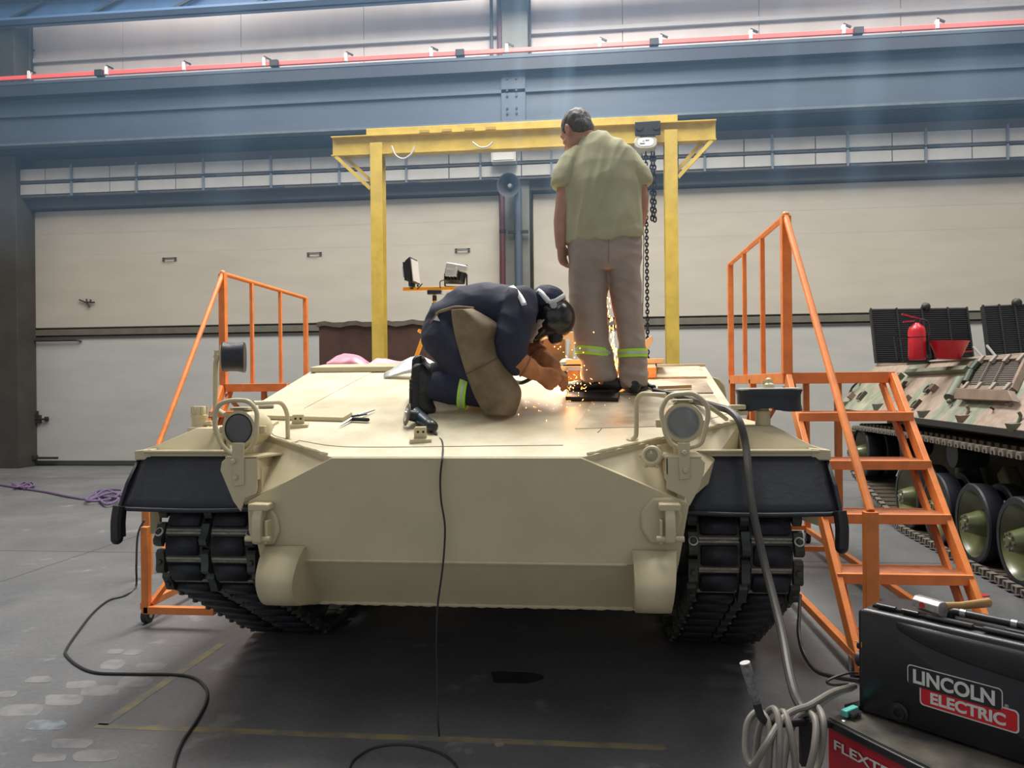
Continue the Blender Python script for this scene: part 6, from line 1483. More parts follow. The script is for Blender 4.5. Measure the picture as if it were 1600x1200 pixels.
# ================================================================== PEOPLE
def ell(mb, c, ax, n=20, m_=14):
    """ellipsoid with three axis vectors"""
    c = V(c); a, b, d = [V(q) for q in ax]; vs = []; fs = []
    for i in range(m_ + 1):
        ph = math.pi * i / m_
        for k in range(n):
            th = 2 * math.pi * k / n; vs.append(c + a * (math.sin(ph) * math.cos(th)) + b * (math.sin(ph) * math.sin(th)) - d * math.cos(ph))
    for i in range(m_):
        for k in range(n): fs.append((i * n + k, i * n + (k + 1) % n, (i + 1) * n + (k + 1) % n, (i + 1) * n + k))
    return mb.add(vs, fs)
def head(mb, c, face, up):
    face = face.normalized(); sd = face.cross(up).normalized(); up = sd.cross(face).normalized()
    P = lambda s, f, u: c + sd * s + face * f + up * u
    ell(mb, P(0, -0.012, 0.03), (sd * 0.077, face * 0.098, up * 0.090))
    ell(mb, P(0, 0.030, -0.030), (sd * 0.064, face * 0.066, up * 0.080))
    mb.loft([P(0, 0.045, -0.06), P(0, 0.066, -0.098)], [(0.045, 0.035), (0.030, 0.022)], side=sd)          # jaw, chin
    mb.loft([P(0, 0.088, 0.018), P(0, 0.108, -0.022)], [0.009, 0.015]); ell(mb, P(-0.012, 0.098, -0.028), (sd * 0.010, face * 0.012, up * 0.009)); ell(mb, P(0.012, 0.098, -0.028), (sd * 0.010, face * 0.012, up * 0.009))
    mb.loft([P(-0.048, 0.070, 0.026), P(0, 0.088, 0.028), P(0.048, 0.070, 0.026)], [0.010, 0.012, 0.010])  # brow
    for s in (-1, 1):
        ell(mb, P(s * 0.031, 0.076, 0.004), (sd * 0.014, face * 0.010, up * 0.010))                          # eyelids
        ell(mb, P(s * 0.045, 0.062, -0.025), (sd * 0.020, face * 0.020, up * 0.018))                         # cheeks
        ell(mb, P(s * 0.080, -0.005, -0.006), (sd * 0.010 + face * 0.004, face * 0.020, up * 0.034))         # ears
        ell(mb, P(s * 0.087, -0.014, 0.004), (sd * 0.006, face * 0.012, up * 0.024))
    mb.loft([P(-0.022, 0.089, -0.057), P(0, 0.095, -0.056), P(0.022, 0.089, -0.057)], [0.005, 0.008, 0.005]); mb.loft([P(-0.019, 0.088, -0.068), P(0, 0.094, -0.070), P(0.019, 0.088, -0.068)], [0.005, 0.008, 0.005])
    return P
def hand(mb, wrist, d, side, palm_n, curl=0.5, sc=1.0, thick=1.0):
    """palm and five fingers; d: finger direction, side: towards the thumb, palm_n: out of the palm (fingers curl that way)"""
    d = d.normalized(); side = (side - d * side.dot(d)).normalized(); pn = d.cross(side) 
    if pn.dot(palm_n) < 0: pn = -pn
    P = lambda a, b, c_: wrist + d * (a * sc) + side * (b * sc) + pn * (c_ * sc)
    mb.loft([P(-0.01, 0, 0), P(0.035, 0, 0.002), P(0.085, 0, 0.0)], [(0.028 * sc, 0.019 * sc), (0.038 * sc, 0.016 * sc * thick), (0.040 * sc, 0.014 * sc * thick)], side=side)
    for b, L_, r_ in ((0.031, 0.070, 0.0085), (0.0105, 0.078, 0.009), (-0.0105, 0.073, 0.0085), (-0.031, 0.058, 0.0075)):
        p0 = P(0.080, b, 0); ang = 0.0; pts = [p0]; p = p0
        for k, seg in enumerate((0.45, 0.31, 0.24)):
            ang += curl * (0.55, 0.8, 0.5)[k]; dirv = d * math.cos(ang) + pn * math.sin(ang); p = p + dirv * (L_ * seg * sc); pts.append(p)
        mb.loft(pts, [r_ * sc * thick * q for q in (1.05, 1.0, 0.92, 0.8)], n=10)
    t0 = P(0.020, 0.026, 0.006); t1 = P(0.052, 0.052, 0.014); t2 = P(0.082, 0.052, 0.026); t3 = P(0.103, 0.044, 0.034)
    mb.loft([t0, t1, t2, t3], [0.015 * sc * thick, 0.0115 * sc * thick, 0.0105 * sc * thick, 0.0085 * sc * thick], n=10)
def folds(amp, sx, sy, sz, amp2=0.0, s2=40, seed=0.0):
    def f(co, n_):
        q = V((co.x * sx + seed, co.y * sy, co.z * sz))
        a = noise.noise(q) ; b = 1 - 2 * abs(noise.noise(q * 1.9 + V((3.1, 0, 0))))
        return amp * (0.5 * a + 0.5 * b) + (amp2 * noise.noise(co * s2) if amp2 else 0)
    return f
SKIN = mat('skin', (0.50, 0.27, 0.19), 0.5, var=0.15, vscale=14)
SHIRT = mat('olive_shirt', (0.43, 0.425, 0.27), 0.85, var=0.10, vscale=8, bump=0.1, bscale=300)
TROUS = mat('grey_brown_trousers', (0.36, 0.295, 0.255), 0.85, var=0.16, vscale=7, bump=0.15, bscale=250)
LIME = mat('lime_band', (0.42, 0.80, 0.06), 0.5, emit=None)
REFLB = mat('silver_band', (0.50, 0.56, 0.44), 0.35, 0.3)
HAIRM = mat('grey_hair', (0.13, 0.13, 0.135), 0.6, var=0.45, vscale=60, bump=0.5, bscale=180)
SHOE = mat('black_shoe', (0.015, 0.015, 0.017), 0.4, var=0.3, vscale=20)

# ---------------- standing man, seen from behind
YM = 4.30
def J(px, py, dy=0.0): return at(px, py, YM + dy)
man = thing('person', V((J(950, 615).x, YM, gz(YM))), 'person standing in a green T-shirt and grey-brown work trousers, looking down at the welding', 'person')
mb = MB()
mb.loft([J(945, 410, 0.02), J(943, 330, 0.03), J(940, 272, 0.05)], [(0.14, 0.10), (0.14, 0.095), (0.13, 0.08)], side=V((1, 0, 0)))
mb.loft([J(932, 240, 0.07), J(922, 220, 0.08), J(908, 212, 0.09)], [0.075, 0.058, 0.055])
fdir = V((-0.62, 0.60, -0.52))
hc = J(901, 207, 0.11)
Ph = head(mb, hc, fdir, V((-0.25, 0.25, 0.9)))
mb.loft([J(904, 256, 0.03), J(890, 275, 0.01), J(885, 300, 0.0), J(880, 325, 0.0), J(877, 345, 0.0), J(876, 365, 0.0), J(876, 384, 0.0)], [0.045, 0.058, 0.056, 0.047, 0.044, 0.037, 0.030])
hand(mb, J(876, 384, 0.0), V((0.12, 0.05, -1)), V((0.62, 0.75, 0)), V((0.8, -0.5, 0)), 0.55, 0.93)
mb.loft([J(976, 260, 0.05), J(994, 285, 0.03), J(1000, 310, 0.05), J(1000, 330, 0.08), J(996, 352, 0.14), J(990, 376, 0.20)], [0.045, 0.055, 0.050, 0.046, 0.040, 0.030])
hand(mb, J(990, 377, 0.20), V((-0.3, 0.35, -0.9)), V((-0.6, 0.3, 0.1)), V((-0.4, -0.8, 0)), 0.6, 0.93)
for a, b, c_, d_ in (((928, 405), (922, 480), (930, 545), (938, 596)), ((968, 405), (975, 480), (986, 545), (990, 598))):
    mb.loft([J(*a, 0.02), J(*b), J(*c_), J(*d_)], [0.085, 0.065, 0.055, 0.042])
mb.loft([J(938, 598, 0.03), J(908, 602, 0.08)], [0.032, 0.024]); mb.loft([J(990, 600), J(994, 597, 0.10)], [0.032, 0.024])
organic(mb, 'body', SKIN, man, 0.0055, 3)
# t-shirt
mb = MB()
mb.loft([J(945, 372, 0.01), J(943, 352, 0.0), J(941, 320, 0.0), J(940, 295, 0.01), J(939, 268, 0.035), J(937, 250, 0.05), J(932, 233, 0.065), J(925, 218, 0.075)],
        [(0.206, 0.148), (0.200, 0.142), (0.198, 0.138), (0.206, 0.135), (0.208, 0.128), (0.186, 0.112), (0.128, 0.092), (0.068, 0.066)], side=V((1, 0, 0)), n=28, cap=False)
mb.loft([J(910, 243, 0.05), J(897, 258, 0.03), J(890, 275, 0.015), J(886, 293, 0.005)], [0.062, 0.074, 0.076, 0.079], cap=False)
mb.loft([J(966, 243, 0.06), J(983, 258, 0.05), J(993, 273, 0.04), J(998, 290, 0.04)], [0.060, 0.070, 0.071, 0.070], cap=False)
def shirt_f(co, n_):
    q = V((co.x * 9, co.y * 5, co.z * 3.0)); t = max(0, min(1, (2.42 - co.z) / 0.25))
    a = 1 - 2 * abs(noise.noise(q + V((1.3, 0, co.x * 2))))
    b = 1 - 2 * abs(noise.noise(V((co.x * 4 + co.z * 2, co.y * 4, co.z * 13)) + V((7, 2, 0))))
    c = 1 - 2 * abs(noise.noise(V((co.x * 14 - (co.z - 2.6) * 4, co.y * 5, co.z * 2.5)) + V((5, 0, 0))))
    return 0.013 * a + 0.011 * c + 0.016 * b * t + 0.007 * noise.noise(co * 8)
shirt = organic(mb, 't_shirt', SHIRT, man, 0.008, 4, shirt_f)
MB().tube([J(925, 217, 0.078) + V((0.066 * math.cos(a), 0.062 * math.sin(a), 0.018 * math.sin(a) - 0.01 * math.cos(a))) for a in [k * math.pi / 10 for k in range(20)]], 0.010, 8, closed=True).build('collar', SHIRT, shirt)
# trousers
mb = MB()
mb.loft([J(945, 360, 0.02), J(945, 385, 0.01), J(946, 408, 0.01), J(948, 424, 0.01)], [(0.192, 0.135), (0.204, 0.150), (0.200, 0.150), (0.185, 0.12)], side=V((1, 0, 0)), n=28, cap=False)
mb.loft([J(921, 400, 0.01), J(920, 440, 0.0), J(919, 475, 0.0), J(922, 510, 0.0), J(928, 545, -0.005), J(933, 572, 0.0), J(937, 594, 0.0)], [(0.112, 0.125), (0.110, 0.12), (0.104, 0.112), (0.096, 0.106), (0.090, 0.100), (0.086, 0.094), (0.084, 0.088)], side=V((1, 0, 0)), n=24, cap=False)
mb.loft([J(972, 400, 0.01), J(976, 440, 0.0), J(980, 475, 0.0), J(985, 510, 0.0), J(988, 545, 0.0), J(990, 578, 0.0), J(992, 602, 0.0)], [(0.100, 0.125), (0.088, 0.118), (0.076, 0.105), (0.070, 0.1), (0.068, 0.095), (0.068, 0.092), (0.070, 0.088)], side=V((1, 0, 0)), n=24, cap=False)
def trou_f(co, n_):
    low = max(0, min(1, (1.85 - co.z) / 0.3))
    b = 1 - 2 * abs(noise.noise(V((co.x * 5, co.y * 5, co.z * 14 + co.x * 6)) + V((2, 0, 0))))
    a = noise.noise(V((co.x * 6, co.y * 6, co.z * 3)))
    return 0.009 * a + b * (0.006 + 0.011 * low)
organic(mb, 'trousers', TROUS, man, 0.008, 3, trou_f)
# pocket flap and seam
MB().tube(crom([J(951, 368, -0.135), J(951, 395, -0.15), J(951, 412, -0.135)], 6), 0.002, 6).build('seat_seam', mat('seam_brown', (0.27, 0.22, 0.19), 0.8), man)
# reflective bands
def band(name, c, d_, rx, ry, w_, parent):
    d_ = d_.normalized(); o = MB().loft([c - d_ * w_ / 2, c + d_ * w_ / 2], [(rx, ry), (rx, ry)], side=V((1, 0, 0)), n=32, cap=False).build(name, LIME, parent, smooth=50)
    MB().loft([c - d_ * w_ * 0.17, c + d_ * w_ * 0.17], [(rx + 0.002, ry + 0.002)] * 2, side=V((1, 0, 0)), n=32, cap=False).build('silver_stripe', REFLB, o, smooth=50)
band('reflective_band', J(928, 549, 0), V((0.12, 0, 1)), 0.104, 0.116, 0.046, man)
band('reflective_band', J(988, 552, 0), V((-0.02, 0, 1)), 0.083, 0.114, 0.044, man)
# shoes
def shoe(heel, toe, m, parent, w_=0.048, h_=0.075, up=GN):
    d_ = (toe - heel).normalized(); L_ = (toe - heel).length; s_ = up.cross(d_).normalized()
    mb = MB()
    mb.loft([heel + up * 0.045, heel + d_ * L_ * 0.3 + up * 0.056, heel + d_ * L_ * 0.62 + up * 0.044, heel + d_ * L_ * 0.92 + up * 0.030], [(w_ * 0.75, 0.042), (w_ * 0.8, 0.046), (w_, 0.036), (w_ * 0.8, 0.028)], side=s_)
    o = organic(mb, 'shoe', m, parent, 0.007, 3)
    sol = []
    for k in range(24):
        a = 2 * math.pi * k / 24; f = 0.5 - 0.5 * math.cos(a); wd = w_ * (0.82 + 0.25 * math.sin(f * math.pi * 0.9)) * math.copysign(abs(math.sin(a)) ** 0.6, math.sin(a))
        sol.append(heel + d_ * (L_ * (f * 1.06 - 0.05)) + s_ * wd + up * 0.002)
    MB().prism(sol, up * 0.022).build('sole', mat('shoe_sole', (0.02, 0.02, 0.02), 0.7), o, bevel=0.003)
    return o
h_, t_ = on_gl(964, 614) + GN * 0.004, on_gl(886, 614.5) + GN * 0.004; shoe(h_, t_, SHOE, man, 0.052)
h_ = on_gl(991, 618) + GN * 0.010; shoe(h_, h_ + V((0.06, 0.24, 0.24 * GS)), SHOE, man)
# hair
mb = MB(); fd = fdir.normalized(); sdv = fd.cross(V((-0.25, 0.25, 0.9))).normalized(); upv = sdv.cross(fd).normalized()
ell(mb, hc - fd * 0.022 + upv * 0.040, (sdv * 0.084, fd * 0.094, upv * 0.090))
ell(mb, hc - fd * 0.055 - upv * 0.005, (sdv * 0.070, fd * 0.055, upv * 0.062))
for s in (-1, 1): mb.loft([hc + sdv * s * 0.077 + fd * 0.02 + upv * 0.03, hc + sdv * s * 0.080 + fd * 0.022 - upv * 0.004], [0.010, 0.007])
organic(mb, 'hair', HAIRM, man, 0.006, 2, lambda co, n_: 0.005 * noise.noise(V((co.x * 60, co.y * 60, co.z * 25))) + 0.003 * noise.noise(co * 30))

# ---------------- kneeling welder
YW = 4.06
def K(px, py, dy=0.0): return at(px, py, YW + dy)
NAVY = mat('navy_cloth', (0.020, 0.024, 0.052), 0.8, var=0.25, vscale=8, bump=0.15, bscale=250)
LEATH = mat('apron_leather', (0.215, 0.165, 0.095), 0.75, col2=(0.12, 0.085, 0.045), vscale=7, detail=7, ramp=(0.3, 0.6), bump=0.12, bscale=60)
GLOV = mat('orange_leather_glove', (0.50, 0.20, 0.075), 0.7, var=0.3, vscale=16, bump=0.2, bscale=90)
welder = thing('person', V((K(735, 645).x, YW, gz(YW))), 'person kneeling in navy overalls, leather apron and black welding mask, welding the deck', 'person')
# body under the clothes (head, arms and hands stay one figure)
mb = MB()
mb.loft([K(700, 515), K(740, 492), K(785, 485), K(822, 487)], [0.11, 0.115, 0.115, 0.09])
mb.loft([K(825, 487), K(843, 486)], [0.058, 0.052])
head(mb, K(855, 488), V((0.42, -0.05, -0.90)), V((0.85, 0.0, 0.45)))
for s, dy in ((-1, -0.17), (1, 0.16)): mb.loft([K(698, 525, dy * 0.6), K(745, 570 - 8 * s, dy * 0.8), K(779, 612 - 9 * s, dy * 0.7), K(735, 606 - 9 * s, dy * 0.7), K(682, 604 - 9 * s, dy * 0.7), K(668, 606 - 9 * s, dy * 0.7)], [0.09, 0.075, 0.055, 0.05, 0.042, 0.035])
mb.loft([K(815, 482, -0.14), K(799, 545, -0.19), K(815, 569, -0.18), K(836, 580, -0.16)], [0.055, 0.048, 0.040, 0.030])
mb.loft([K(822, 490, 0.14), K(822, 528, 0.16), K(850, 562, 0.05), K(866, 574, 0.0)], [0.055, 0.048, 0.040, 0.030])
organic(mb, 'body', SKIN, welder, 0.007, 3)
# overalls: one garment
mb = MB()
sdY = V((0, 1, 0))
mb.loft([K(693, 527, 0.0), K(702, 508), K(730, 492), K(765, 486), K(798, 486), K(822, 488), K(836, 490)], [(0.165, 0.110), (0.175, 0.140), (0.180, 0.152), (0.190, 0.148), (0.195, 0.128), (0.150, 0.095), (0.085, 0.060)], side=sdY, n=28)
for dy in (-0.115, 0.125):
    e_ = -18 if dy > 0 else -2
    mb.loft([K(697, 528 + e_, dy * 0.7), K(722, 558 + e_, dy), K(752, 594 + e_, dy), K(776, 618 + e_, dy * 1.1)], [0.128, 0.125, 0.100, 0.078])
    mb.loft([K(780, 621 + e_, dy * 1.1), K(755, 615 + e_, dy * 1.1), K(725, 609 + e_, dy * 1.1), K(700, 607 + e_, dy * 1.1), K(682, 607 + e_, dy * 1.1)], [0.068, 0.074, 0.080, 0.083, 0.074], cap=True)
mb.loft([K(812, 476, -0.13), K(808, 500, -0.17), K(800, 530, -0.20), K(798, 552, -0.20), K(806, 568, -0.19)], [0.095, 0.092, 0.086, 0.080, 0.058])
mb.loft([K(818, 482, 0.13), K(822, 510, 0.16), K(826, 530, 0.15)], [0.09, 0.085, 0.075])
def ov_f(co, n_):
    a = 1 - 2 * abs(noise.noise(V((co.x * 8 + co.z * 5, co.y * 4, co.z * 8 - co.x * 3))))
    return 0.009 * a + 0.006 * noise.noise(co * 7)
organic(mb, 'overalls', NAVY, welder, 0.009, 4, ov_f)
# apron: sheet wrapped over the near thigh
Lc = crom([V((704, 484, 0)), V((708, 515, 0)), V((717, 550, 0)), V((728, 585, 0)), V((740, 618, 0)), V((752, 641, 0)), V((757, 648, 0))], 5)
Rc = crom([V((738, 481, 0)), V((782, 508, 0)), V((775, 530, 0)), V((784, 556, 0)), V((797, 580, 0)), V((816, 612, 0)), V((806, 650, 0))], 5)
rows = []
for i, (a, b) in enumerate(zip(Lc, Rc)):
    v = i / (len(Lc) - 1); row = []
    for j in range(15):
        u = j / 14; px, py = a.x + (b.x - a.x) * u, a.y + (b.y - a.y) * u
        bul = -0.245 - 0.055 * math.sin(math.pi * min(1, u * 0.95 + 0.04)) - 0.02 * v
        if u > 0.6: bul += (u - 0.6) * 0.10
        nz_ = 0.012 * (1 - 2 * abs(noise.noise(V((u * 3.2 + v * 1.5, v * 2.2, 4.0))))) * min(1, v * 3)
        p = K(px, py, bul + nz_)
        mz = gz(p.y) + 0.006
        if p.z < mz: p.z = mz
        row.append(p)
    rows.append(row)
ap = MB().grid(rows).build('apron', LEATH, welder, smooth=70)
sd = ap.modifiers.new('solid', 'SOLIDIFY'); sd.thickness = 0.006
sb = ap.modifiers.new('sub', 'SUBSURF'); sb.levels = 1; sb.render_levels = 1
MB().tube([r_ + V((0, -0.004, 0)) for r_ in rows[15]], 0.0022, 5).build('apron_stitch', mat('stitch_dark', (0.10, 0.08, 0.05), 0.8), ap)
MB().tube(crom([K(740, 482, -0.20), K(715, 480, -0.235), K(700, 483, -0.22), K(684, 489, -0.16), K(672, 500, -0.10)], 6), 0.008, 8).build('apron_strap', LEATH, ap)
MB().tube(crom([K(684, 490, -0.17), K(672, 508, -0.15), K(668, 530, -0.12)], 6), 0.007, 8).build('apron_tie', LEATH, ap)
# lime band on the shin, silver stripe on the shoulder
def ringband(c, d_, r_, w_, m1, m2):
    d_ = d_.normalized(); o = MB().loft([c - d_ * w_ / 2, c + d_ * w_ / 2], [r_, r_], n=28, cap=False).build('reflective_band', m1, welder, smooth=50)
    MB().loft([c - d_ * w_ * 0.16, c + d_ * w_ * 0.16], [r_ + 0.002] * 2, n=28, cap=False).build('silver_stripe', m2, o, smooth=50)
ringband(K(726, 611, -0.127), V((1, 0, -0.16)), 0.096, 0.042, LIME, REFLB)
SILV = mat('reflective_silver', (0.62, 0.64, 0.64), 0.4)
sr = []
for t in range(9):
    k = t / 8; sr.append((V((800 + 20 * k + 3 * math.sin(k * 3), 448 + 30 * k, 0)), -0.155 - 0.115 * k))
MB().grid([[K(p.x - 5, p.y, dy) for p, dy in sr], [K(p.x + 3, p.y - 2, dy - 0.012) for p, dy in sr]]).build('shoulder_stripe', SILV, welder, smooth=60).modifiers.new('solid', 'SOLIDIFY').thickness = 0.004
MB().prism([K(677, 500, -0.165), K(683, 493, -0.17), K(688, 502, -0.175)], (0, -0.004, 0)).build('back_patch', SILV, welder)
# boots standing on their toes
BOOT = mat('boot_black', (0.018, 0.018, 0.019), 0.55, var=0.3, vscale=20)
for dy in (-0.13, 0.13):
    mb = MB(); oY = dy
    ey = -15 if dy > 0 else -1.5
    toe = K(670, 643 + ey, oY)
    mb.loft([K(655, 581 + ey, oY), K(657, 605 + ey, oY), K(660, 628 + ey, oY), K(668, 640 + ey, oY)], [(0.046, 0.042), (0.048, 0.050), (0.050, 0.052), (0.046, 0.036)], side=sdY)
    mb.loft([K(660, 592 + ey, oY), K(668, 602 + ey, oY), K(684, 607 + ey, oY)], [0.052, 0.066, 0.062])
    mb.loft([K(662, 630 + ey, oY), K(671, 641 + ey, oY)], [0.050, 0.036])
    bo = organic(mb, 'boot', BOOT, welder, 0.007, 3)
    sole = [(648, 574), (658, 570), (655, 590), (652, 608), (652, 630), (660, 646), (672, 650), (664, 653), (652, 650), (644, 636), (643, 612), (645, 590)]
    c = [K(a, b + ey, oY - 0.046) for a, b in sole]
    so = MB().prism(c, (0, 0.092, 0)).build('sole', BOOT, bo, bevel=0.004)
    for k in range(11):
        py = 580 + k * 6.3; px = 644.5 - (1.8 if 4 < k < 9 else 0) + (0.6 * abs(k - 5) if k < 5 else 0)
        for q in (-0.028, 0.028):
            MB().box(K(px, py + ey, oY + q), (0.014, 0.038, 0.013), Matrix.Rotation(0.3 * (1 if q > 0 else -1), 3, 'X')).build('tread_lug', BOOT, bo)
    for k in range(9):
        MB().box(K(650 + (0.5 * (k % 2)), 583 + ey + k * 7, oY - 0.048), (0.022, 0.008, 0.011)).build('side_lug', BOOT, bo)
# gloves
for nm, ch, hd_ in (('near', [(809, 566, -0.19), (824, 574, -0.18), (838, 583, -0.165)], None), ('far', [(826, 540, 0.10), (845, 559, 0.05), (864, 573, 0.0)], None)):
    mb = MB()
    pts = [K(*c) for c in ch]
    mb.loft(pts, [0.062, 0.054, 0.042])
    d_ = (pts[2] - pts[1]).normalized()
    if nm == 'near':
        hand(mb, pts[2], V((0.80, 0.12, -0.58)), V((0.45, -0.35, 0.75)), V((0.1, 0.9, -0.3)), 0.85, 1.02, 1.35)
    else:
        hand(mb, pts[2], V((0.72, -0.10, -0.68)), V((-0.35, -0.85, 0.1)), V((-0.5, 0.1, -0.8)), 0.85, 1.02, 1.35)
    gl_ = organic(mb, 'glove', GLOV, welder, 0.006, 3, lambda co, n_: 0.004 * noise.noise(co * 28))
    s0, s1 = pts[0].lerp(pts[1], 0.75), pts[0].lerp(pts[1], 0.85)
    MB().loft([s0, s1], [0.0605, 0.0595], cap=False, n=24).build('cuff_seam', mat('glove_seam', (0.25, 0.10, 0.05), 0.8), gl_, smooth=50)
# torch in the hand
tp0, tp1, tp2_ = K(845, 583, -0.14), K(872, 596, -0.10), on_gl(886, 614) + GN * 0.02
tor = thing('welding_torch', tp0, 'grey welding torch gripped in the orange gloves', 'welding torch')
MB().loft([tp0, tp0.lerp(tp1, 0.5), tp1], [0.021, 0.019, 0.014]).build('handle', mat('torch_grey', (0.07, 0.07, 0.075), 0.5), tor)
MB().tube(roundpath([tp1, tp1.lerp(tp2_, 0.3) + V((0.0, 0, 0.01)), tp2_], 0.02), 0.0095, 12).build('neck', mat('torch_steel', (0.45, 0.43, 0.4), 0.35, 0.7), tor)
MB().lathe([(0.012, 0), (0.013, 0.012), (0.012, 0.025)], tp1, tp2_ - tp1, 14).build('collar', mat('torch_steel', (0.45, 0.43, 0.4), 0.35, 0.7), tor)
MB().tube(crom([tp0, K(832, 590, -0.05), K(815, 598, 0.05), on_gl(800, 600) + GN * 0.02, on_gl(770, 598) + GN * 0.02], 6), 0.011, 8).build('hose', mat('torch_hose', (0.05, 0.05, 0.045), 0.5), tor)
# welding mask, cap
MASK = mat('mask_black', (0.012, 0.012, 0.013), 0.28, var=0.3, vscale=9, coat=0.3)
mb = MB()
mc_ = K(866, 497)
ra = V((math.cos(rad(-38)), 0, math.sin(rad(-38)))); rb = V((-ra.z, 0, ra.x))
ell(mb, mc_, (ra * 0.112, V((0, 0.120, 0)), rb * 0.112))
mb.loft([K(862, 497), K(852, 514), K(840, 528)], [(0.105, 0.085), (0.090, 0.058), (0.070, 0.026)], side=sdY)
mk = organic(mb, 'welding_mask', MASK, welder, 0.007, 4)
MB().loft([K(868, 514, -0.01), K(868, 527, -0.02)], [(0.056, 0.044), (0.052, 0.040)], side=sdY).build('lens_frame', mat('lens_frame_black', (0.01, 0.01, 0.011), 0.6), mk)
MB().lathe([(0.018, 0), (0.018, 0.008), (0.012, 0.012)], K(865, 477, -0.112), V((0, -1, 0.1)), 16).build('pivot_knob', mat('knob_grey', (0.4, 0.4, 0.38), 0.4), mk)
mb = MB()
ell(mb, K(856, 467), (V((0.092, 0, -0.02)), V((0, 0.104, 0)), V((0.02, 0, 0.072))))
mb.loft([K(836, 475), K(842, 488)], [(0.070, 0.030), (0.060, 0.030)], side=sdY)
cp_ = organic(mb, 'cap', mat('cap_navy', (0.022, 0.027, 0.058), 0.8, bump=0.2, bscale=120), welder, 0.007, 3, lambda co, n_: 0.004 * noise.noise(co * 30))
def ribbon(pts, w_, name, m, parent):
    P = crom(pts, 5); c_ = K(855, 470)
    rowa, rowb = [], []
    for i, p in enumerate(P):
        t = (P[min(i + 1, len(P) - 1)] - P[max(i - 1, 0)]).normalized(); n_ = (p - c_).normalized(); s_ = t.cross(n_).normalized() * (w_ / 2)
        rowa.append(p - s_); rowb.append(p + s_)
    o = MB().grid([rowa, rowb]).build(name, m, parent, smooth=60); o.modifiers.new('solid', 'SOLIDIFY').thickness = 0.004
    return o
ribbon([K(840, 454, -0.070), K(846, 458, -0.092), K(852, 465, -0.110), K(858, 472, -0.118)], 0.026, 'cap_stripe', SILV, cp_)
ribbon([K(857, 472, -0.120), K(867, 470, -0.116), K(876, 465, -0.100), K(882, 461, -0.07)], 0.022, 'cap_stripe', SILV, cp_)
ribbon([K(843, 453, -0.03), K(850, 448, -0.035), K(857, 449, -0.03)], 0.014, 'cap_stripe', SILV, cp_)
# rag tucked under the chin of the mask, pale neck cloth
rows = []
for i in range(8):
    v = i / 7; rows.append([K(846 - 20 * v + (u - 0.5) * 10 + 2.5 * math.sin(v * 18 + u * 3), 500 + 36 * v, -0.085 - 0.02 * u) for u in (0, 0.33, 0.66, 1)])
MB().grid(rows).build('neck_cloth', mat('pale_cloth', (0.5, 0.36, 0.30), 0.85), welder, smooth=60).modifiers.new('solid', 'SOLIDIFY').thickness = 0.006

# ================================================================== ARC AND SPARKS
EM = mat('spark_glow', (1, 0.5, 0.15), 0.5, emit=(1.0, 0.36, 0.08), estr=14)
EMH = mat('arc_glow', (1, 0.8, 0.5), 0.5, emit=(1.0, 0.62, 0.28), estr=12)
sp = MB()
def spark(px, py, Y_, r_, tail=(0, 0)):
    a = at(px, py, Y_); b = at(px + tail[0], py + tail[1], Y_)
    if (b - a).length < 1e-4: sp.ball(a, r_, 6, 4)
    else: sp.tube([a, a.lerp(b, 0.5), b], [r_ * 0.5, r_, r_ * 0.4], 6)
random.seed(21)
for px, py, r_ in ((867, 541, 1), (872, 545, 1.6), (876, 541, 1), (880, 550, .7), (894, 547, 1.4), (899, 536, 1.6), (906, 545, 1.2), (911, 551, 1.2), (928, 520, 1.3), (884, 556, 1), (897, 558, .8), (909, 574, 1.2), (913, 572, 1), (916, 578, 1), (903, 598, 1.4), (892, 603, 1.6), (839, 623, 1.3), (898, 634, 1), (905, 634, 1.1), (931, 640, 1.3), (821, 628, .8), (870, 612, 1), (955, 496, 2.6), (953, 502, 1.6), (957, 514, 1), (957, 532, 1.6), (963, 545, 1.2), (965, 572, 1.8), (965, 588, 2), (967, 598, 1.6), (950, 466, .9), (968, 631, 1.5), (970, 616, 2)):
    spark(px, py, 4.12 if px < 945 else 4.40, 0.0022 * r_, (random.uniform(-1.5, 1.5), random.uniform(-2, 3)))
for k in range(70):
    px = 890 + random.gauss(0, 16); py = 606 + random.gauss(0, 10); spark(px, min(py, 626), 4.10, random.uniform(0.0007, 0.0018), (random.uniform(-3, 3), random.uniform(-3, 2)))
for k in range(90):
    py = 462 + random.random() ** 0.7 * 162; px = 951 + (py - 462) * 0.10 + random.gauss(0, 1.3 + (py - 462) * 0.014); spark(px, py, 4.42, random.uniform(0.0008, 0.0026), (random.uniform(-1, 1), random.uniform(2, 9)))
for k in range(40):
    px = 870 + random.gauss(0, 45); py = 628 + random.gauss(0, 10)
    p = on_gl(px, max(py, 608)); sp.ball(p + GN * 0.003, random.uniform(0.0007, 0.0020), 6, 4)
so = sp.build('welding_sparks', EM, smooth=60, fix=False); prop(so, 'orange welding sparks spraying over the deck and between the trouser legs', 'sparks', kind='stuff')
fl = MB(); fl.ball(on_gl(892, 612) + GN * 0.022, 0.010, 10, 6, (1.6, 1, 0.8)); fl.ball(on_gl(884, 618) + GN * 0.012, 0.006, 10, 6, (2.2, 1, 0.6))
af = fl.build('welding_arc', EMH, smooth=60); prop(af, 'glowing orange weld pool at the tip of the torch', 'weld arc', kind='stuff')
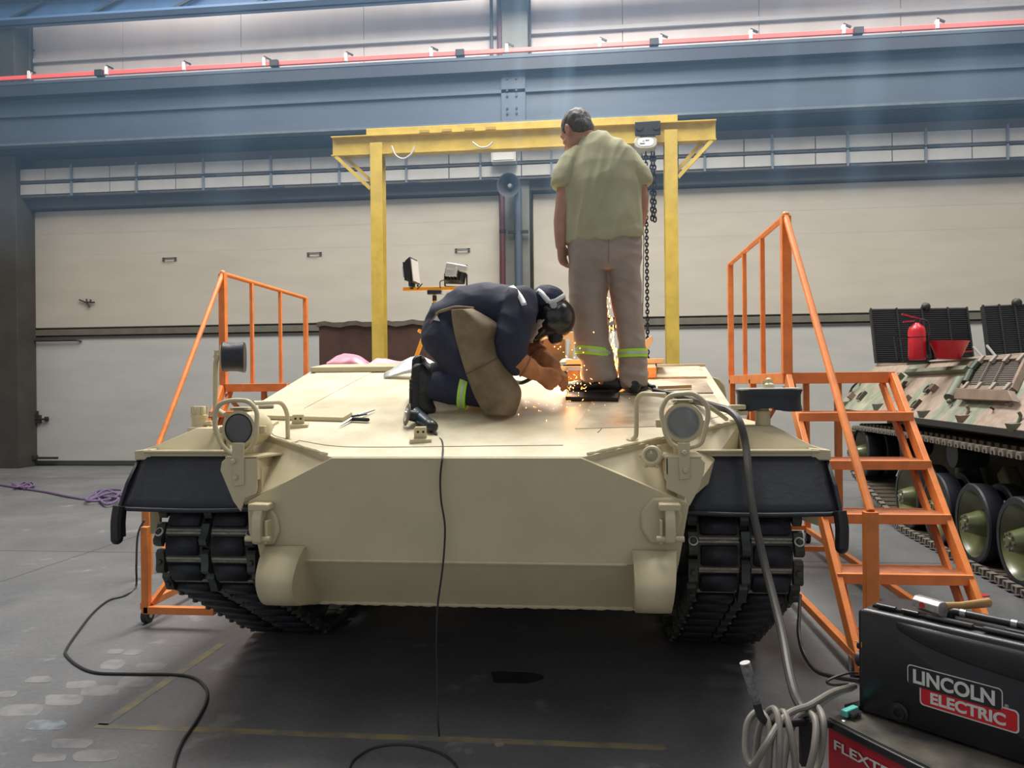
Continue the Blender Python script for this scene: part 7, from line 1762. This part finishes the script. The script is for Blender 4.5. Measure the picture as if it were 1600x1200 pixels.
for nm, p, e_, c_ in (('arc_light', on_gl(893, 610) + GN * 0.07, 4.5, (1.0, 0.40, 0.12)), ('spark_light', at(960, 575, 4.46), 5.0, (1.0, 0.32, 0.06)), ('spark_light', at(957, 505, 4.42), 1.8, (1.0, 0.30, 0.05))):
    ld = bpy.data.lights.new(nm, 'POINT'); ld.energy = e_; ld.color = c_; ld.shadow_soft_size = 0.03
    lo = bpy.data.objects.new(nm, ld); COL.objects.link(lo); lo.location = p

# ================================================================== HAZE: blue scatter volume added to imitate lens flare
hz = MB().box((-1.0, 10.55, 6.95), (26.6, 4.8, 6.7)).build('flare_haze', None)
hz.data.materials.clear()
hm2 = bpy.data.materials.new('flare_haze'); hm2.use_nodes = True; nt = hm2.node_tree
for n_ in list(nt.nodes): nt.nodes.remove(n_)
out = nt.nodes.new('ShaderNodeOutputMaterial'); vs_ = nt.nodes.new('ShaderNodeVolumeScatter')
vs_.inputs['Color'].default_value = (0.36, 0.63, 1.0, 1); vs_.inputs['Density'].default_value = 0.021; vs_.inputs['Anisotropy'].default_value = 0.0
nt.links.new(vs_.outputs[0], out.inputs['Volume'])
hz.data.materials.append(hm2)
prop(hz, 'thin bluish haze volume imitating lens flare before the girder', 'haze', kind='stuff')

# added denser slabs, slanted to imitate the streaks of flare
sm2 = hm2.copy(); sm2.name = 'flare_streak_haze'; sm2.node_tree.nodes['Volume Scatter'].inputs['Density'].default_value = 0.045
for k, (px0, px1, pw) in enumerate(((884, 862, 26), (900, 868, 14), (1388, 1352, 34), (1402, 1368, 16), (1560, 1510, 60), (1250, 1228, 18), (330, 318, 40), (806, 802, 14))):
    ya = 9.0 + 0.5 * (k % 3)
    a0, a1 = at(px0 - pw / 2, 20, ya).x, at(px0 + pw / 2, 20, ya).x; b0_, b1_ = at(px1 - pw / 2, 300, ya).x, at(px1 + pw / 2, 300, ya).x
    b_ = MB().hexa([V((b0_, ya, 3.7)), V((b1_, ya, 3.7)), V((b1_, ya + 1.0, 3.7)), V((b0_, ya + 1.0, 3.7)), V((a0 + (a0 - b0_) * 1.4, ya, 10.2)), V((a1 + (a1 - b1_) * 1.4, ya, 10.2)), V((a1 + (a1 - b1_) * 1.4, ya + 1.0, 10.2)), V((a0 + (a0 - b0_) * 1.4, ya + 1.0, 10.2))]).build('flare_streak', sm2, hz)
